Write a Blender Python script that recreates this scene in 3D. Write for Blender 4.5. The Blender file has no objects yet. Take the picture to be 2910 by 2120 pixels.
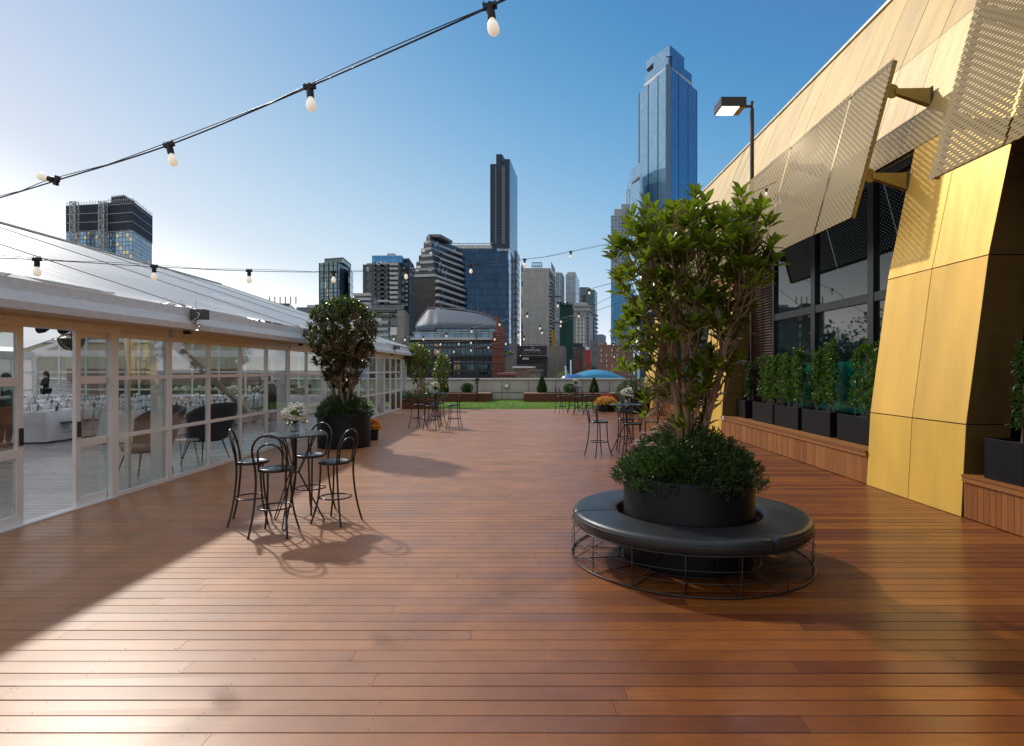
import bpy, math, random
import numpy as np
from mathutils import Vector, Matrix
R = math.radians
random.seed(7); rng = np.random.default_rng(7)
scene = bpy.context.scene
col = scene.collection

# ------------------------------------------------------------------ camera, sky, sun, exposure
CX, CY, F, H = 1502.0, 1050.0, 1692.0, 1.8      # measured on the 2910 x 2120 photograph
cam = bpy.data.cameras.new('camera'); camo = bpy.data.objects.new('camera', cam); col.objects.link(camo)
camo.location = (0, 0, H); camo.rotation_euler = (R(90), 0, 0)
cam.sensor_width = 36; cam.lens = F/2910*36
cam.shift_x = -(CX-1455)/2910; cam.shift_y = -(1060-CY)/2910
cam.clip_start = .05; cam.clip_end = 12000
scene.camera = camo
SUN = Vector((.80, -1.05, -1.0)).normalized()      # the way the light travels
el = math.asin(-SUN.z); az = math.atan2(-SUN.x, -SUN.y)
world = bpy.data.worlds.new('World'); scene.world = world; world.use_nodes = True
wn = world.node_tree.nodes; wl = world.node_tree.links
sky = wn.new('ShaderNodeTexSky'); sky.sky_type = 'NISHITA'; sky.sun_disc = False
sky.sun_elevation = el; sky.sun_rotation = az
sky.air_density = 1.0; sky.dust_density = .3; sky.ozone_density = 3.0; sky.altitude = 20
bg = wn['Background']; bg.inputs[1].default_value = .10
# clear spring sky: deep blue high on the right, whitening toward the sun side and the horizon (by world direction)
tcw = wn.new('ShaderNodeTexCoord'); spw = wn.new('ShaderNodeSeparateXYZ'); wl.new(tcw.outputs['Generated'], spw.inputs[0])
def wm(op, a, b=None, c=None):
    n = wn.new('ShaderNodeMath'); n.operation = op
    for i, x in enumerate((a, b, c)):
        if x is None: continue
        if isinstance(x, (int, float)): n.inputs[i].default_value = x
        else: wl.new(x, n.inputs[i])
    return n.outputs[0]
dx, dy, dz = spw.outputs; dz = wm('MAXIMUM', dz, 0.); dxz = wm('MULTIPLY', dx, dz)
bk = wm('MINIMUM', wm('MAXIMUM', wm('MULTIPLY_ADD', dy, -1.6, .15), 0.), 1.)   # broken white cloud behind the camera
cln = wn.new('ShaderNodeTexNoise'); cln.inputs['Scale'].default_value = 3.2; cln.inputs['Detail'].default_value = 6; wl.new(tcw.outputs['Generated'], cln.inputs[0])
clf = wm('MULTIPLY', bk, wm('MINIMUM', wm('MAXIMUM', wm('MULTIPLY_ADD', cln.outputs[0], 5., -1.9), .12), 1.))
comb = wn.new('ShaderNodeCombineColor')
for k, (a, b, c, d) in enumerate(((.1245,-.336,-4.678,-4.083),(.0285,-.356,-2.256,-1.108),(.0406,-.0855,-1.008,-.645))):
    e = wm('ADD', wm('MULTIPLY_ADD', dx, b, a), wm('MULTIPLY_ADD', dz, c, wm('MULTIPLY', dxz, d)))
    g = wm('MAXIMUM', wm('MINIMUM', wm('EXPONENT', e), 1.08), (.075,.22,.46)[k])
    if k == 0: q_ = wm('MAXIMUM', wm('SUBTRACT', g, .72), 0.); boost = wm('MULTIPLY', wm('MULTIPLY', q_, q_), 8.)   # brighter than the film can hold
    g = wm('ADD', wm('ADD', g, boost), wm('MULTIPLY', wm('MAXIMUM', wm('SUBTRACT', dz, .57), 0.), (2.0,1.85,1.7)[k]))   # added brightness overhead, out of view, to soften the light
    g = wm('ADD', wm('MULTIPLY', g, wm('MULTIPLY_ADD', clf, -1., 1.)), wm('MULTIPLY', clf, (.80,.80,.82)[k]))
    wl.new(wm('MULTIPLY', g, 10.), comb.inputs[k])
mxw = wn.new('ShaderNodeMix'); mxw.data_type = 'RGBA'; mxw.inputs[0].default_value = .88
wl.new(sky.outputs[0], mxw.inputs[6]); wl.new(comb.outputs[0], mxw.inputs[7]); wl.new(mxw.outputs[2], bg.inputs[0])
sl = bpy.data.lights.new('sun', 'SUN'); sl.energy = 2.5; sl.angle = R(1.7); sl.color = (1, .93, .82)
slo = bpy.data.objects.new('sun', sl); col.objects.link(slo); slo.rotation_euler = SUN.to_track_quat('-Z', 'Y').to_euler()
slo.location = (-20, 30, 30)
scene.view_settings.view_transform = 'Standard'; scene.view_settings.look = 'None'
scene.view_settings.exposure = 0.0; scene.view_settings.gamma = 1
scene.cycles.max_bounces = 8; scene.cycles.transparent_max_bounces = 16
scene.cycles.caustics_reflective = False; scene.cycles.caustics_refractive = False
scene.cycles.sample_clamp_indirect = 6

def P(px, py, D): return Vector(((px-CX)*D/F, D, H-(py-CY)*D/F))
def GD(py, z=0): return (H-z)*F/(py-CY)
def G(px, py, z=0):
    D = GD(py, z); return Vector(((px-CX)*D/F, D, z))

# ------------------------------------------------------------------ objects
def tag(o, label=None, cat=None, group=None, kind=None):
    if label: o['label'] = label
    if cat: o['category'] = cat
    if group: o['group'] = group
    if kind: o['kind'] = kind
    return o
def E(name, label, cat, loc=(0,0,0), rz=0, group=None):
    o = bpy.data.objects.new(name, None); col.objects.link(o)
    o.location = loc; o.rotation_euler = (0, 0, rz); o.empty_display_size = .1
    return tag(o, label, cat, group)
def copy_tree(o, parent=None):
    c = o.copy(); col.objects.link(c); c.parent = parent
    for ch in [k for k in KIDS.get(o.name, [])]:
        d = copy_tree(ch, c)
    KIDS[c.name] = [k for k in c_children(c)]
    return c
KIDS = {}
def c_children(c): return NEWKIDS.get(c.name, [])
NEWKIDS = {}
def setpar(o, p):
    o.parent = p; KIDS.setdefault(p.name, []).append(o)
def dup(o, loc=None, rz=None, label=None, group=None, scale=None):
    c = o.copy(); col.objects.link(c)
    if loc is not None: c.location = loc
    if rz is not None: c.rotation_euler = (0, 0, rz)
    if scale is not None: c.scale = (scale,)*3 if not hasattr(scale, '__len__') else scale
    if label: c['label'] = label
    if group: c['group'] = group
    for ch in KIDS.get(o.name, []):
        d = ch.copy(); col.objects.link(d); setpar(d, c)
        for g in KIDS.get(ch.name, []):
            e = g.copy(); col.objects.link(e); setpar(e, d)
    return c
def wloc(o):
    v = Vector((0,0,0))
    while o is not None: v = v+Vector(o.location); o = o.parent
    return v

class MB:
    def __init__(s): s.v = []; s.f = []; s.m = []; s.r = []; s.uv = None
    def face(s, pts, mi=0, r=0.):
        b = len(s.v); s.v += [tuple(p) for p in pts]; s.f.append(tuple(range(b, b+len(pts)))); s.m.append(mi); s.r.append(r); return s
    def box(s, x0, y0, z0, x1, y1, z1, mi=0, r=0.):
        if x0 > x1: x0, x1 = x1, x0
        if y0 > y1: y0, y1 = y1, y0
        if z0 > z1: z0, z1 = z1, z0
        b = len(s.v)
        s.v += [(x0,y0,z0),(x1,y0,z0),(x1,y1,z0),(x0,y1,z0),(x0,y0,z1),(x1,y0,z1),(x1,y1,z1),(x0,y1,z1)]
        for q in ((0,3,2,1),(4,5,6,7),(0,1,5,4),(1,2,6,5),(2,3,7,6),(3,0,4,7)):
            s.f.append(tuple(b+i for i in q)); s.m.append(mi); s.r.append(r)
        return s
    def bar(s, a, b, w, h=None, up=(0,0,1), mi=0, r=0.):
        a = Vector(a); b = Vector(b); d = (b-a).normalized(); up = Vector(up)
        if abs(d.dot(up)) > .98: up = Vector((1,0,0))
        sx = d.cross(up).normalized(); uz = sx.cross(d).normalized(); h = h or w
        k = len(s.v)
        for p in (a, b):
            for i, j in ((-1,-1),(1,-1),(1,1),(-1,1)):
                s.v.append(tuple(p+sx*(i*w/2)+uz*(j*h/2)))
        for q in ((0,1,2,3),(7,6,5,4),(0,4,5,1),(1,5,6,2),(2,6,7,3),(3,7,4,0)):
            s.f.append(tuple(k+i for i in q)); s.m.append(mi); s.r.append(r)
        return s
    def tube(s, pts, r, n=8, mi=0, closed=False, cap=True):
        pts = [Vector(p) for p in pts]; N = len(pts)
        rr = r if hasattr(r, '__len__') else [r]*N
        k = len(s.v); prev = None
        for i, p in enumerate(pts):
            if closed: t = pts[(i+1) % N]-pts[i-1]
            else: t = pts[min(i+1, N-1)]-pts[max(i-1, 0)]
            t.normalize()
            if prev is None:
                u = t.cross(Vector((0,0,1)))
                if u.length < .05: u = t.cross(Vector((1,0,0)))
            else: u = prev-t*prev.dot(t)
            if u.length < 1e-6: u = t.cross(Vector((0,1,0)))
            u.normalize(); w = t.cross(u); prev = u
            for j in range(n):
                a = 2*math.pi*j/n
                s.v.append(tuple(p+(u*math.cos(a)+w*math.sin(a))*rr[i]))
        for i in range(N if closed else N-1):
            i2 = (i+1) % N
            for j in range(n):
                j2 = (j+1) % n
                s.f.append((k+i*n+j, k+i*n+j2, k+i2*n+j2, k+i2*n+j)); s.m.append(mi); s.r.append(0.)
        if cap and not closed:
            s.f.append(tuple(k+j for j in range(n))[::-1]); s.m.append(mi); s.r.append(0.)
            s.f.append(tuple(k+(N-1)*n+j for j in range(n))); s.m.append(mi); s.r.append(0.)
        return s
    def lathe(s, prof, c=(0,0,0), n=32, mi=0, a0=0, a1=2*math.pi, sx=1, sy=1):
        k = len(s.v); full = abs(a1-a0-2*math.pi) < 1e-6; m = n if full else n+1
        for (r, z) in prof:
            for j in range(m):
                a = a0+(a1-a0)*j/n
                s.v.append((c[0]+r*math.cos(a)*sx, c[1]+r*math.sin(a)*sy, c[2]+z))
        for i in range(len(prof)-1):
            for j in range(n):
                j2 = (j+1) % m
                s.f.append((k+i*m+j, k+i*m+j2, k+(i+1)*m+j2, k+(i+1)*m+j)); s.m.append(mi); s.r.append(0.)
        return s
    def prism(s, poly, z0, z1, mi=0, mtop=None):
        n = len(poly); k = len(s.v)
        s.v += [(p[0], p[1], z0) for p in poly]+[(p[0], p[1], z1) for p in poly]
        for i in range(n):
            j = (i+1) % n; s.f.append((k+i, k+j, k+n+j, k+n+i)); s.m.append(mi); s.r.append(0.)
        s.f.append(tuple(k+n+i for i in range(n))); s.m.append(mi if mtop is None else mtop); s.r.append(0.)
        s.f.append(tuple(k+i for i in range(n))[::-1]); s.m.append(mi if mtop is None else mtop); s.r.append(0.)
        return s
    def ball(s, c, r, nu=12, nv=8, mi=0, sz=1, jit=0):
        pr = []
        for i in range(nv+1):
            a = -math.pi/2+math.pi*i/nv; pr.append((max(1e-4, r*math.cos(a)), r*sz*math.sin(a)))
        k = len(s.v); s.lathe(pr, c, nu, mi)
        if jit:
            for i in range(k, len(s.v)):
                q = s.v[i]; s.v[i] = tuple(q[t]+random.uniform(-jit, jit) for t in range(3))
        return s
    def build(s, name, mat, parent=None, smooth=False, world=True, loc=None, uvwall=False, bevel=0, merge=False, **kw):
        me = bpy.data.meshes.new(name)
        off = wloc(parent) if (parent is not None and world) else Vector((0,0,0))
        if loc is not None: off = Vector(loc)
        v = [(a-off.x, b-off.y, c-off.z) for a, b, c in s.v] if off.length else s.v
        me.from_pydata(v, [], s.f)
        mats = mat if isinstance(mat, (list, tuple)) else [mat]
        for m in mats: me.materials.append(m)
        if len(mats) > 1: me.polygons.foreach_set('material_index', s.m)
        if any(s.r):
            at = me.attributes.new('rnd', 'FLOAT', 'FACE'); at.data.foreach_set('value', s.r)
        if smooth: me.polygons.foreach_set('use_smooth', [True]*len(me.polygons))
        if uvwall:
            uv = me.uv_layers.new(name='UVMap'); me.update()
            dat = np.zeros((len(me.loops), 2))
            for p in me.polygons:
                nn = p.normal; t = Vector((-nn.y, nn.x, 0))
                if t.length < .2: t = Vector((1,0,0)); b2 = Vector((0,1,0))
                else: t.normalize(); b2 = Vector((0,0,1))
                for li in p.loop_indices:
                    q = Vector(s.v[me.loops[li].vertex_index]); dat[li] = (q.dot(t), q.dot(b2))
            uv.data.foreach_set('uv', dat.ravel())
        me.validate(); me.update()
        if merge:
            import bmesh
            bm_ = bmesh.new(); bm_.from_mesh(me); bmesh.ops.remove_doubles(bm_, verts=bm_.verts, dist=1e-4); bm_.to_mesh(me); bm_.free()
        o = bpy.data.objects.new(name, me); col.objects.link(o)
        if loc is not None: o.location = loc
        if parent is not None: setpar(o, parent)
        if bevel:
            bm = o.modifiers.new('bevel', 'BEVEL'); bm.width = bevel; bm.segments = 2; bm.limit_method = 'ANGLE'
        if kw: tag(o, **kw)
        return o

# ------------------------------------------------------------------ leaves
LEAF = (np.array([[0,0,0],[.3,-.42,.06],[.68,-.46,.05],[1,0,-.10],[.68,.46,.05],[.3,.42,.06],[.35,0,-.03],[.7,0,-.03]]),
        np.array([[0,1,6,5],[1,2,7,6],[5,6,7,4],[2,3,4,7]]))
LEAF2 = (np.array([[0,0,0],[.55,-.5,.03],[1,0,-.06],[.55,.5,.03]]), np.array([[0,1,2,3]]))
def unit(a): return a/np.maximum(np.linalg.norm(a, axis=-1, keepdims=True), 1e-9)
def leafmesh(name, pos, d, L, W, mat, parent=None, tmpl=LEAF, nrm=None, rnd=None, world=True, extra=None, **kw):
    n = len(pos); d = unit(np.asarray(d, float)); pos = np.asarray(pos, float)
    if nrm is None: nrm = np.array([0,0,1.])+rng.normal(0, .45, (n,3))
    s = unit(np.cross(d, nrm)); u = np.cross(s, d)
    T, Fq = tmpl; L = np.broadcast_to(L, (n,)); W = np.broadcast_to(W, (n,))
    V = pos[:,None,:]+T[None,:,0:1]*(L[:,None,None]*d[:,None,:])+T[None,:,1:2]*(W[:,None,None]*s[:,None,:])+T[None,:,2:3]*(L[:,None,None]*u[:,None,:])
    k = len(T); FF = (Fq[None]+(np.arange(n)*k)[:,None,None]).reshape(-1, 4)
    V = V.reshape(-1, 3)
    if parent is not None and world: V = V-np.array(wloc(parent))
    if rnd is None: rnd = rng.random(n)
    me = bpy.data.meshes.new(name)
    me.vertices.add(len(V)); me.vertices.foreach_set('co', V.ravel())
    me.loops.add(FF.size); me.loops.foreach_set('vertex_index', FF.ravel())
    me.polygons.add(len(FF)); me.polygons.foreach_set('loop_start', np.arange(len(FF))*4)
    try: me.polygons.foreach_set('loop_total', np.full(len(FF), 4))
    except Exception: pass
    at = me.attributes.new('rnd', 'FLOAT', 'FACE'); at.data.foreach_set('value', np.repeat(rnd, len(Fq)).astype('f'))
    me.materials.append(mat); me.update(calc_edges=True); me.validate()
    o = bpy.data.objects.new(name, me); col.objects.link(o)
    if parent is not None: setpar(o, parent)
    if kw: tag(o, **kw)
    return o

# ------------------------------------------------------------------ materials
def newmat(name):
    m = bpy.data.materials.new(name); m.use_nodes = True
    return m, m.node_tree.nodes, m.node_tree.links, m.node_tree.nodes['Principled BSDF']
def N(nt, t, **kw):
    n = nt.new(t)
    for k, v in kw.items(): setattr(n, k, v)
    return n
def mth(nt, lk, op, a, b=None, c=None):
    n = nt.new('ShaderNodeMath'); n.operation = op
    for i, x in enumerate((a, b, c)):
        if x is None: continue
        if isinstance(x, (int, float)): n.inputs[i].default_value = x
        else: lk.new(x, n.inputs[i])
    return n.outputs[0]
def mixc(nt, lk, f, a, b, mode='MIX'):
    n = nt.new('ShaderNodeMix'); n.data_type = 'RGBA'; n.blend_type = mode
    for s, x in ((n.inputs[0], f), (n.inputs[6], a), (n.inputs[7], b)):
        if isinstance(x, (int, float)): s.default_value = x
        elif isinstance(x, tuple): s.default_value = (*x[:3], 1)
        else: lk.new(x, s)
    return n.outputs[2]
def pm(name, c, rough=.5, metal=0., var=.15, scale=6., bump=0., bscale=40., spec=.5, coat=0., c2=None, stretch=(1,1,1), rvar=.1, emit=None, es=1., attr=0.):
    m, nt, lk, b = newmat(name)
    tc = N(nt, 'ShaderNodeTexCoord'); mp = N(nt, 'ShaderNodeMapping'); mp.inputs['Scale'].default_value = stretch
    lk.new(tc.outputs['Object'], mp.inputs[0])
    no = N(nt, 'ShaderNodeTexNoise'); no.inputs['Scale'].default_value = scale; no.inputs['Detail'].default_value = 5
    lk.new(mp.outputs[0], no.inputs[0])
    lo = c2 if c2 else tuple(x*(1-var) for x in c); hi = c if c2 else tuple(min(1, x*(1+var)) for x in c)
    rp = N(nt, 'ShaderNodeValToRGB'); rp.color_ramp.elements[0].position = .3; rp.color_ramp.elements[1].position = .7
    rp.color_ramp.elements[0].color = (*lo, 1); rp.color_ramp.elements[1].color = (*hi, 1)
    lk.new(no.outputs[0], rp.inputs[0]); out = rp.outputs[0]
    if attr:
        at = N(nt, 'ShaderNodeAttribute', attribute_name='rnd')
        f = mth(nt, lk, 'MULTIPLY_ADD', at.outputs['Fac'], 2*attr, 1-attr)
        vm = N(nt, 'ShaderNodeVectorMath', operation='SCALE'); lk.new(out, vm.inputs[0]); lk.new(f, vm.inputs['Scale']); out = vm.outputs[0]
    lk.new(out, b.inputs['Base Color'])
    rr = mth(nt, lk, 'MULTIPLY_ADD', no.outputs[0], 2*rvar, rough-rvar); lk.new(rr, b.inputs['Roughness'])
    b.inputs['Metallic'].default_value = metal; b.inputs['Specular IOR Level'].default_value = spec
    b.inputs['Coat Weight'].default_value = coat; b.inputs['Coat Roughness'].default_value = .15
    if bump:
        n2 = N(nt, 'ShaderNodeTexNoise'); n2.inputs['Scale'].default_value = bscale; n2.inputs['Detail'].default_value = 4
        lk.new(mp.outputs[0], n2.inputs[0])
        bp = N(nt, 'ShaderNodeBump'); bp.inputs['Strength'].default_value = bump; bp.inputs['Distance'].default_value = .01
        lk.new(n2.outputs[0], bp.inputs['Height']); lk.new(bp.outputs[0], b.inputs['Normal'])
    if emit: b.inputs['Emission Color'].default_value = (*emit, 1); b.inputs['Emission Strength'].default_value = es
    return m
def leafmat(name, c1, c2, c3=None, under=None, trans=.35, rough=.35, spec=.5):
    m, nt, lk, b = newmat(name)
    at = N(nt, 'ShaderNodeAttribute', attribute_name='rnd')
    rp = N(nt, 'ShaderNodeValToRGB'); e = rp.color_ramp.elements
    e[0].color = (*c1, 1); e[0].position = .1; e[1].color = (*c2, 1); e[1].position = .85
    if c3: q = e.new(.975); q.color = (*c3, 1); e[1].position = .9
    lk.new(at.outputs['Fac'], rp.inputs[0]); out = rp.outputs[0]
    if under:
        g = N(nt, 'ShaderNodeNewGeometry'); out = mixc(nt, lk, mth(nt, lk, 'MULTIPLY', g.outputs['Backfacing'], .75), out, under)
    lk.new(out, b.inputs['Base Color']); b.inputs['Roughness'].default_value = rough; b.inputs['Specular IOR Level'].default_value = spec
    tr = N(nt, 'ShaderNodeBsdfTranslucent')
    t2 = mixc(nt, lk, .5, out, (c2[0]*2.2, c2[1]*2.6, c2[2]*.8)); lk.new(t2, tr.inputs[0])
    mx = N(nt, 'ShaderNodeMixShader'); mx.inputs[0].default_value = trans
    lk.new(b.outputs[0], mx.inputs[1]); lk.new(tr.outputs[0], mx.inputs[2]); lk.new(mx.outputs[0], nt['Material Output'].inputs[0])
    return m
def glassmat(name, tint=(.9,.95,.95), refl=.12, rough=.01, dirt=.04, dirtc=(.6,.62,.6)):
    m, nt, lk, b = newmat(name); nt.remove(b)
    tr = N(nt, 'ShaderNodeBsdfTransparent'); tr.inputs[0].default_value = (*tint, 1)
    gl = N(nt, 'ShaderNodeBsdfGlossy'); gl.inputs['Roughness'].default_value = rough
    lw = N(nt, 'ShaderNodeFresnel'); lw.inputs[0].default_value = 1.5
    no = N(nt, 'ShaderNodeTexNoise'); no.inputs['Scale'].default_value = 3
    bp = N(nt, 'ShaderNodeBump'); bp.inputs['Strength'].default_value = .04; lk.new(no.outputs[0], bp.inputs['Height']); lk.new(bp.outputs[0], gl.inputs['Normal'])
    f = mth(nt, lk, 'MULTIPLY_ADD', lw.outputs[0], .32, refl); f = mth(nt, lk, 'MINIMUM', f, .85)
    mx = N(nt, 'ShaderNodeMixShader'); lk.new(f, mx.inputs[0]); lk.new(tr.outputs[0], mx.inputs[1]); lk.new(gl.outputs[0], mx.inputs[2])
    df = N(nt, 'ShaderNodeBsdfDiffuse'); df.inputs[0].default_value = (*dirtc, 1)
    n2 = N(nt, 'ShaderNodeTexNoise'); n2.inputs['Scale'].default_value = 9; n2.inputs['Detail'].default_value = 6
    m2 = N(nt, 'ShaderNodeMixShader'); lk.new(mth(nt, lk, 'MULTIPLY', n2.outputs[0], dirt*2), m2.inputs[0])
    lk.new(mx.outputs[0], m2.inputs[1]); lk.new(df.outputs[0], m2.inputs[2]); lk.new(m2.outputs[0], nt['Material Output'].inputs[0])
    return m
def facade(name, bay, flr, frame=(.05,.05,.05), ga=(.05,.09,.13), gb=(.12,.18,.22), ft=.08, fh=.1, span=0., spanc=(.1,.1,.1), metal=.5, rough=.12, blind=.0, blindc=(.5,.5,.48), frough=.5, wob=.02, v0=0.):
    """curtain wall: a grid of panes, each pane with its own tone, set in frames; metres along the wall and up it"""
    m, nt, lk, b = newmat(name)
    uv = N(nt, 'ShaderNodeUVMap'); sp = N(nt, 'ShaderNodeSeparateXYZ'); lk.new(uv.outputs[0], sp.inputs[0])
    u = mth(nt, lk, 'DIVIDE', sp.outputs[0], bay); v = mth(nt, lk, 'DIVIDE', mth(nt, lk, 'ADD', sp.outputs[1], v0), flr)
    fu = mth(nt, lk, 'FRACT', u); fv = mth(nt, lk, 'FRACT', v)
    cu = mth(nt, lk, 'FLOOR', u); cv = mth(nt, lk, 'FLOOR', v)
    cb = N(nt, 'ShaderNodeCombineXYZ'); lk.new(cu, cb.inputs[0]); lk.new(cv, cb.inputs[1])
    wnz = N(nt, 'ShaderNodeTexWhiteNoise'); wnz.noise_dimensions = '2D'; lk.new(cb.outputs[0], wnz.inputs[0])
    big = N(nt, 'ShaderNodeTexNoise'); big.inputs['Scale'].default_value = .03; lk.new(uv.outputs[0], big.inputs[0])
    t = mth(nt, lk, 'MULTIPLY_ADD', big.outputs[0], .5, mth(nt, lk, 'MULTIPLY_ADD', wnz.outputs[0], .7, -.1))
    g = mixc(nt, lk, t, ga, gb)
    if blind:
        g = mixc(nt, lk, mth(nt, lk, 'LESS_THAN', wnz.outputs[0], blind), g, blindc)
    msp = mth(nt, lk, 'LESS_THAN', fv, span) if span else None
    if span: g = mixc(nt, lk, msp, g, spanc)
    mf = mth(nt, lk, 'MAXIMUM', mth(nt, lk, 'LESS_THAN', fu, ft), mth(nt, lk, 'LESS_THAN', fv, fh))
    c = mixc(nt, lk, mf, g, frame); lk.new(c, b.inputs['Base Color'])
    notg = mth(nt, lk, 'MAXIMUM', mf, msp) if span else mf
    lk.new(mth(nt, lk, 'MULTIPLY_ADD', notg, -metal, metal), b.inputs['Metallic'])
    lk.new(mth(nt, lk, 'MULTIPLY_ADD', notg, frough-rough, rough), b.inputs['Roughness'])
    # panes never sit perfectly flat: tilt each a little
    if wob:
        sb = N(nt, 'ShaderNodeVectorMath', operation='SUBTRACT'); lk.new(wnz.outputs[1], sb.inputs[0]); sb.inputs[1].default_value = (.5,.5,.5)
        sc = N(nt, 'ShaderNodeVectorMath', operation='SCALE'); lk.new(sb.outputs[0], sc.inputs[0]); sc.inputs['Scale'].default_value = wob
        ge = N(nt, 'ShaderNodeNewGeometry'); ad = N(nt, 'ShaderNodeVectorMath', operation='ADD'); lk.new(ge.outputs['Normal'], ad.inputs[0]); lk.new(sc.outputs[0], ad.inputs[1])
        nm = N(nt, 'ShaderNodeVectorMath', operation='NORMALIZE'); lk.new(ad.outputs[0], nm.inputs[0]); lk.new(nm.outputs[0], b.inputs['Normal'])
    return m
def panelmat(name, c, pw, ph, line=(.1,.1,.1), lw=.03, rough=.7, var=.08, stain=.3, metal=0.):
    """flat panels with thin joints and weathering"""
    m, nt, lk, b = newmat(name)
    uv = N(nt, 'ShaderNodeUVMap'); sp = N(nt, 'ShaderNodeSeparateXYZ'); lk.new(uv.outputs[0], sp.inputs[0])
    u = mth(nt, lk, 'DIVIDE', sp.outputs[0], pw); v = mth(nt, lk, 'DIVIDE', sp.outputs[1], ph)
    cb = N(nt, 'ShaderNodeCombineXYZ'); lk.new(mth(nt, lk, 'FLOOR', u), cb.inputs[0]); lk.new(mth(nt, lk, 'FLOOR', v), cb.inputs[1])
    wz = N(nt, 'ShaderNodeTexWhiteNoise'); wz.noise_dimensions = '2D'; lk.new(cb.outputs[0], wz.inputs[0])
    mp = N(nt, 'ShaderNodeMapping'); mp.inputs['Scale'].default_value = (1.3, .25, 1); lk.new(uv.outputs[0], mp.inputs[0])
    no = N(nt, 'ShaderNodeTexNoise'); no.inputs['Scale'].default_value = 1.; no.inputs['Detail'].default_value = 6; lk.new(mp.outputs[0], no.inputs[0])
    f = mth(nt, lk, 'MULTIPLY_ADD', wz.outputs[0], 2*var, 1-var)
    f = mth(nt, lk, 'MULTIPLY', f, mth(nt, lk, 'MULTIPLY_ADD', no.outputs[0], 2*stain, 1-stain))
    vm = N(nt, 'ShaderNodeVectorMath', operation='SCALE'); vm.inputs[0].default_value = c; lk.new(f, vm.inputs['Scale'])
    mf = mth(nt, lk, 'MAXIMUM', mth(nt, lk, 'LESS_THAN', mth(nt, lk, 'FRACT', u), lw/pw), mth(nt, lk, 'LESS_THAN', mth(nt, lk, 'FRACT', v), lw/ph))
    lk.new(mixc(nt, lk, mf, vm.outputs[0], line), b.inputs['Base Color']); b.inputs['Roughness'].default_value = rough; b.inputs['Metallic'].default_value = metal
    return m

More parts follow.
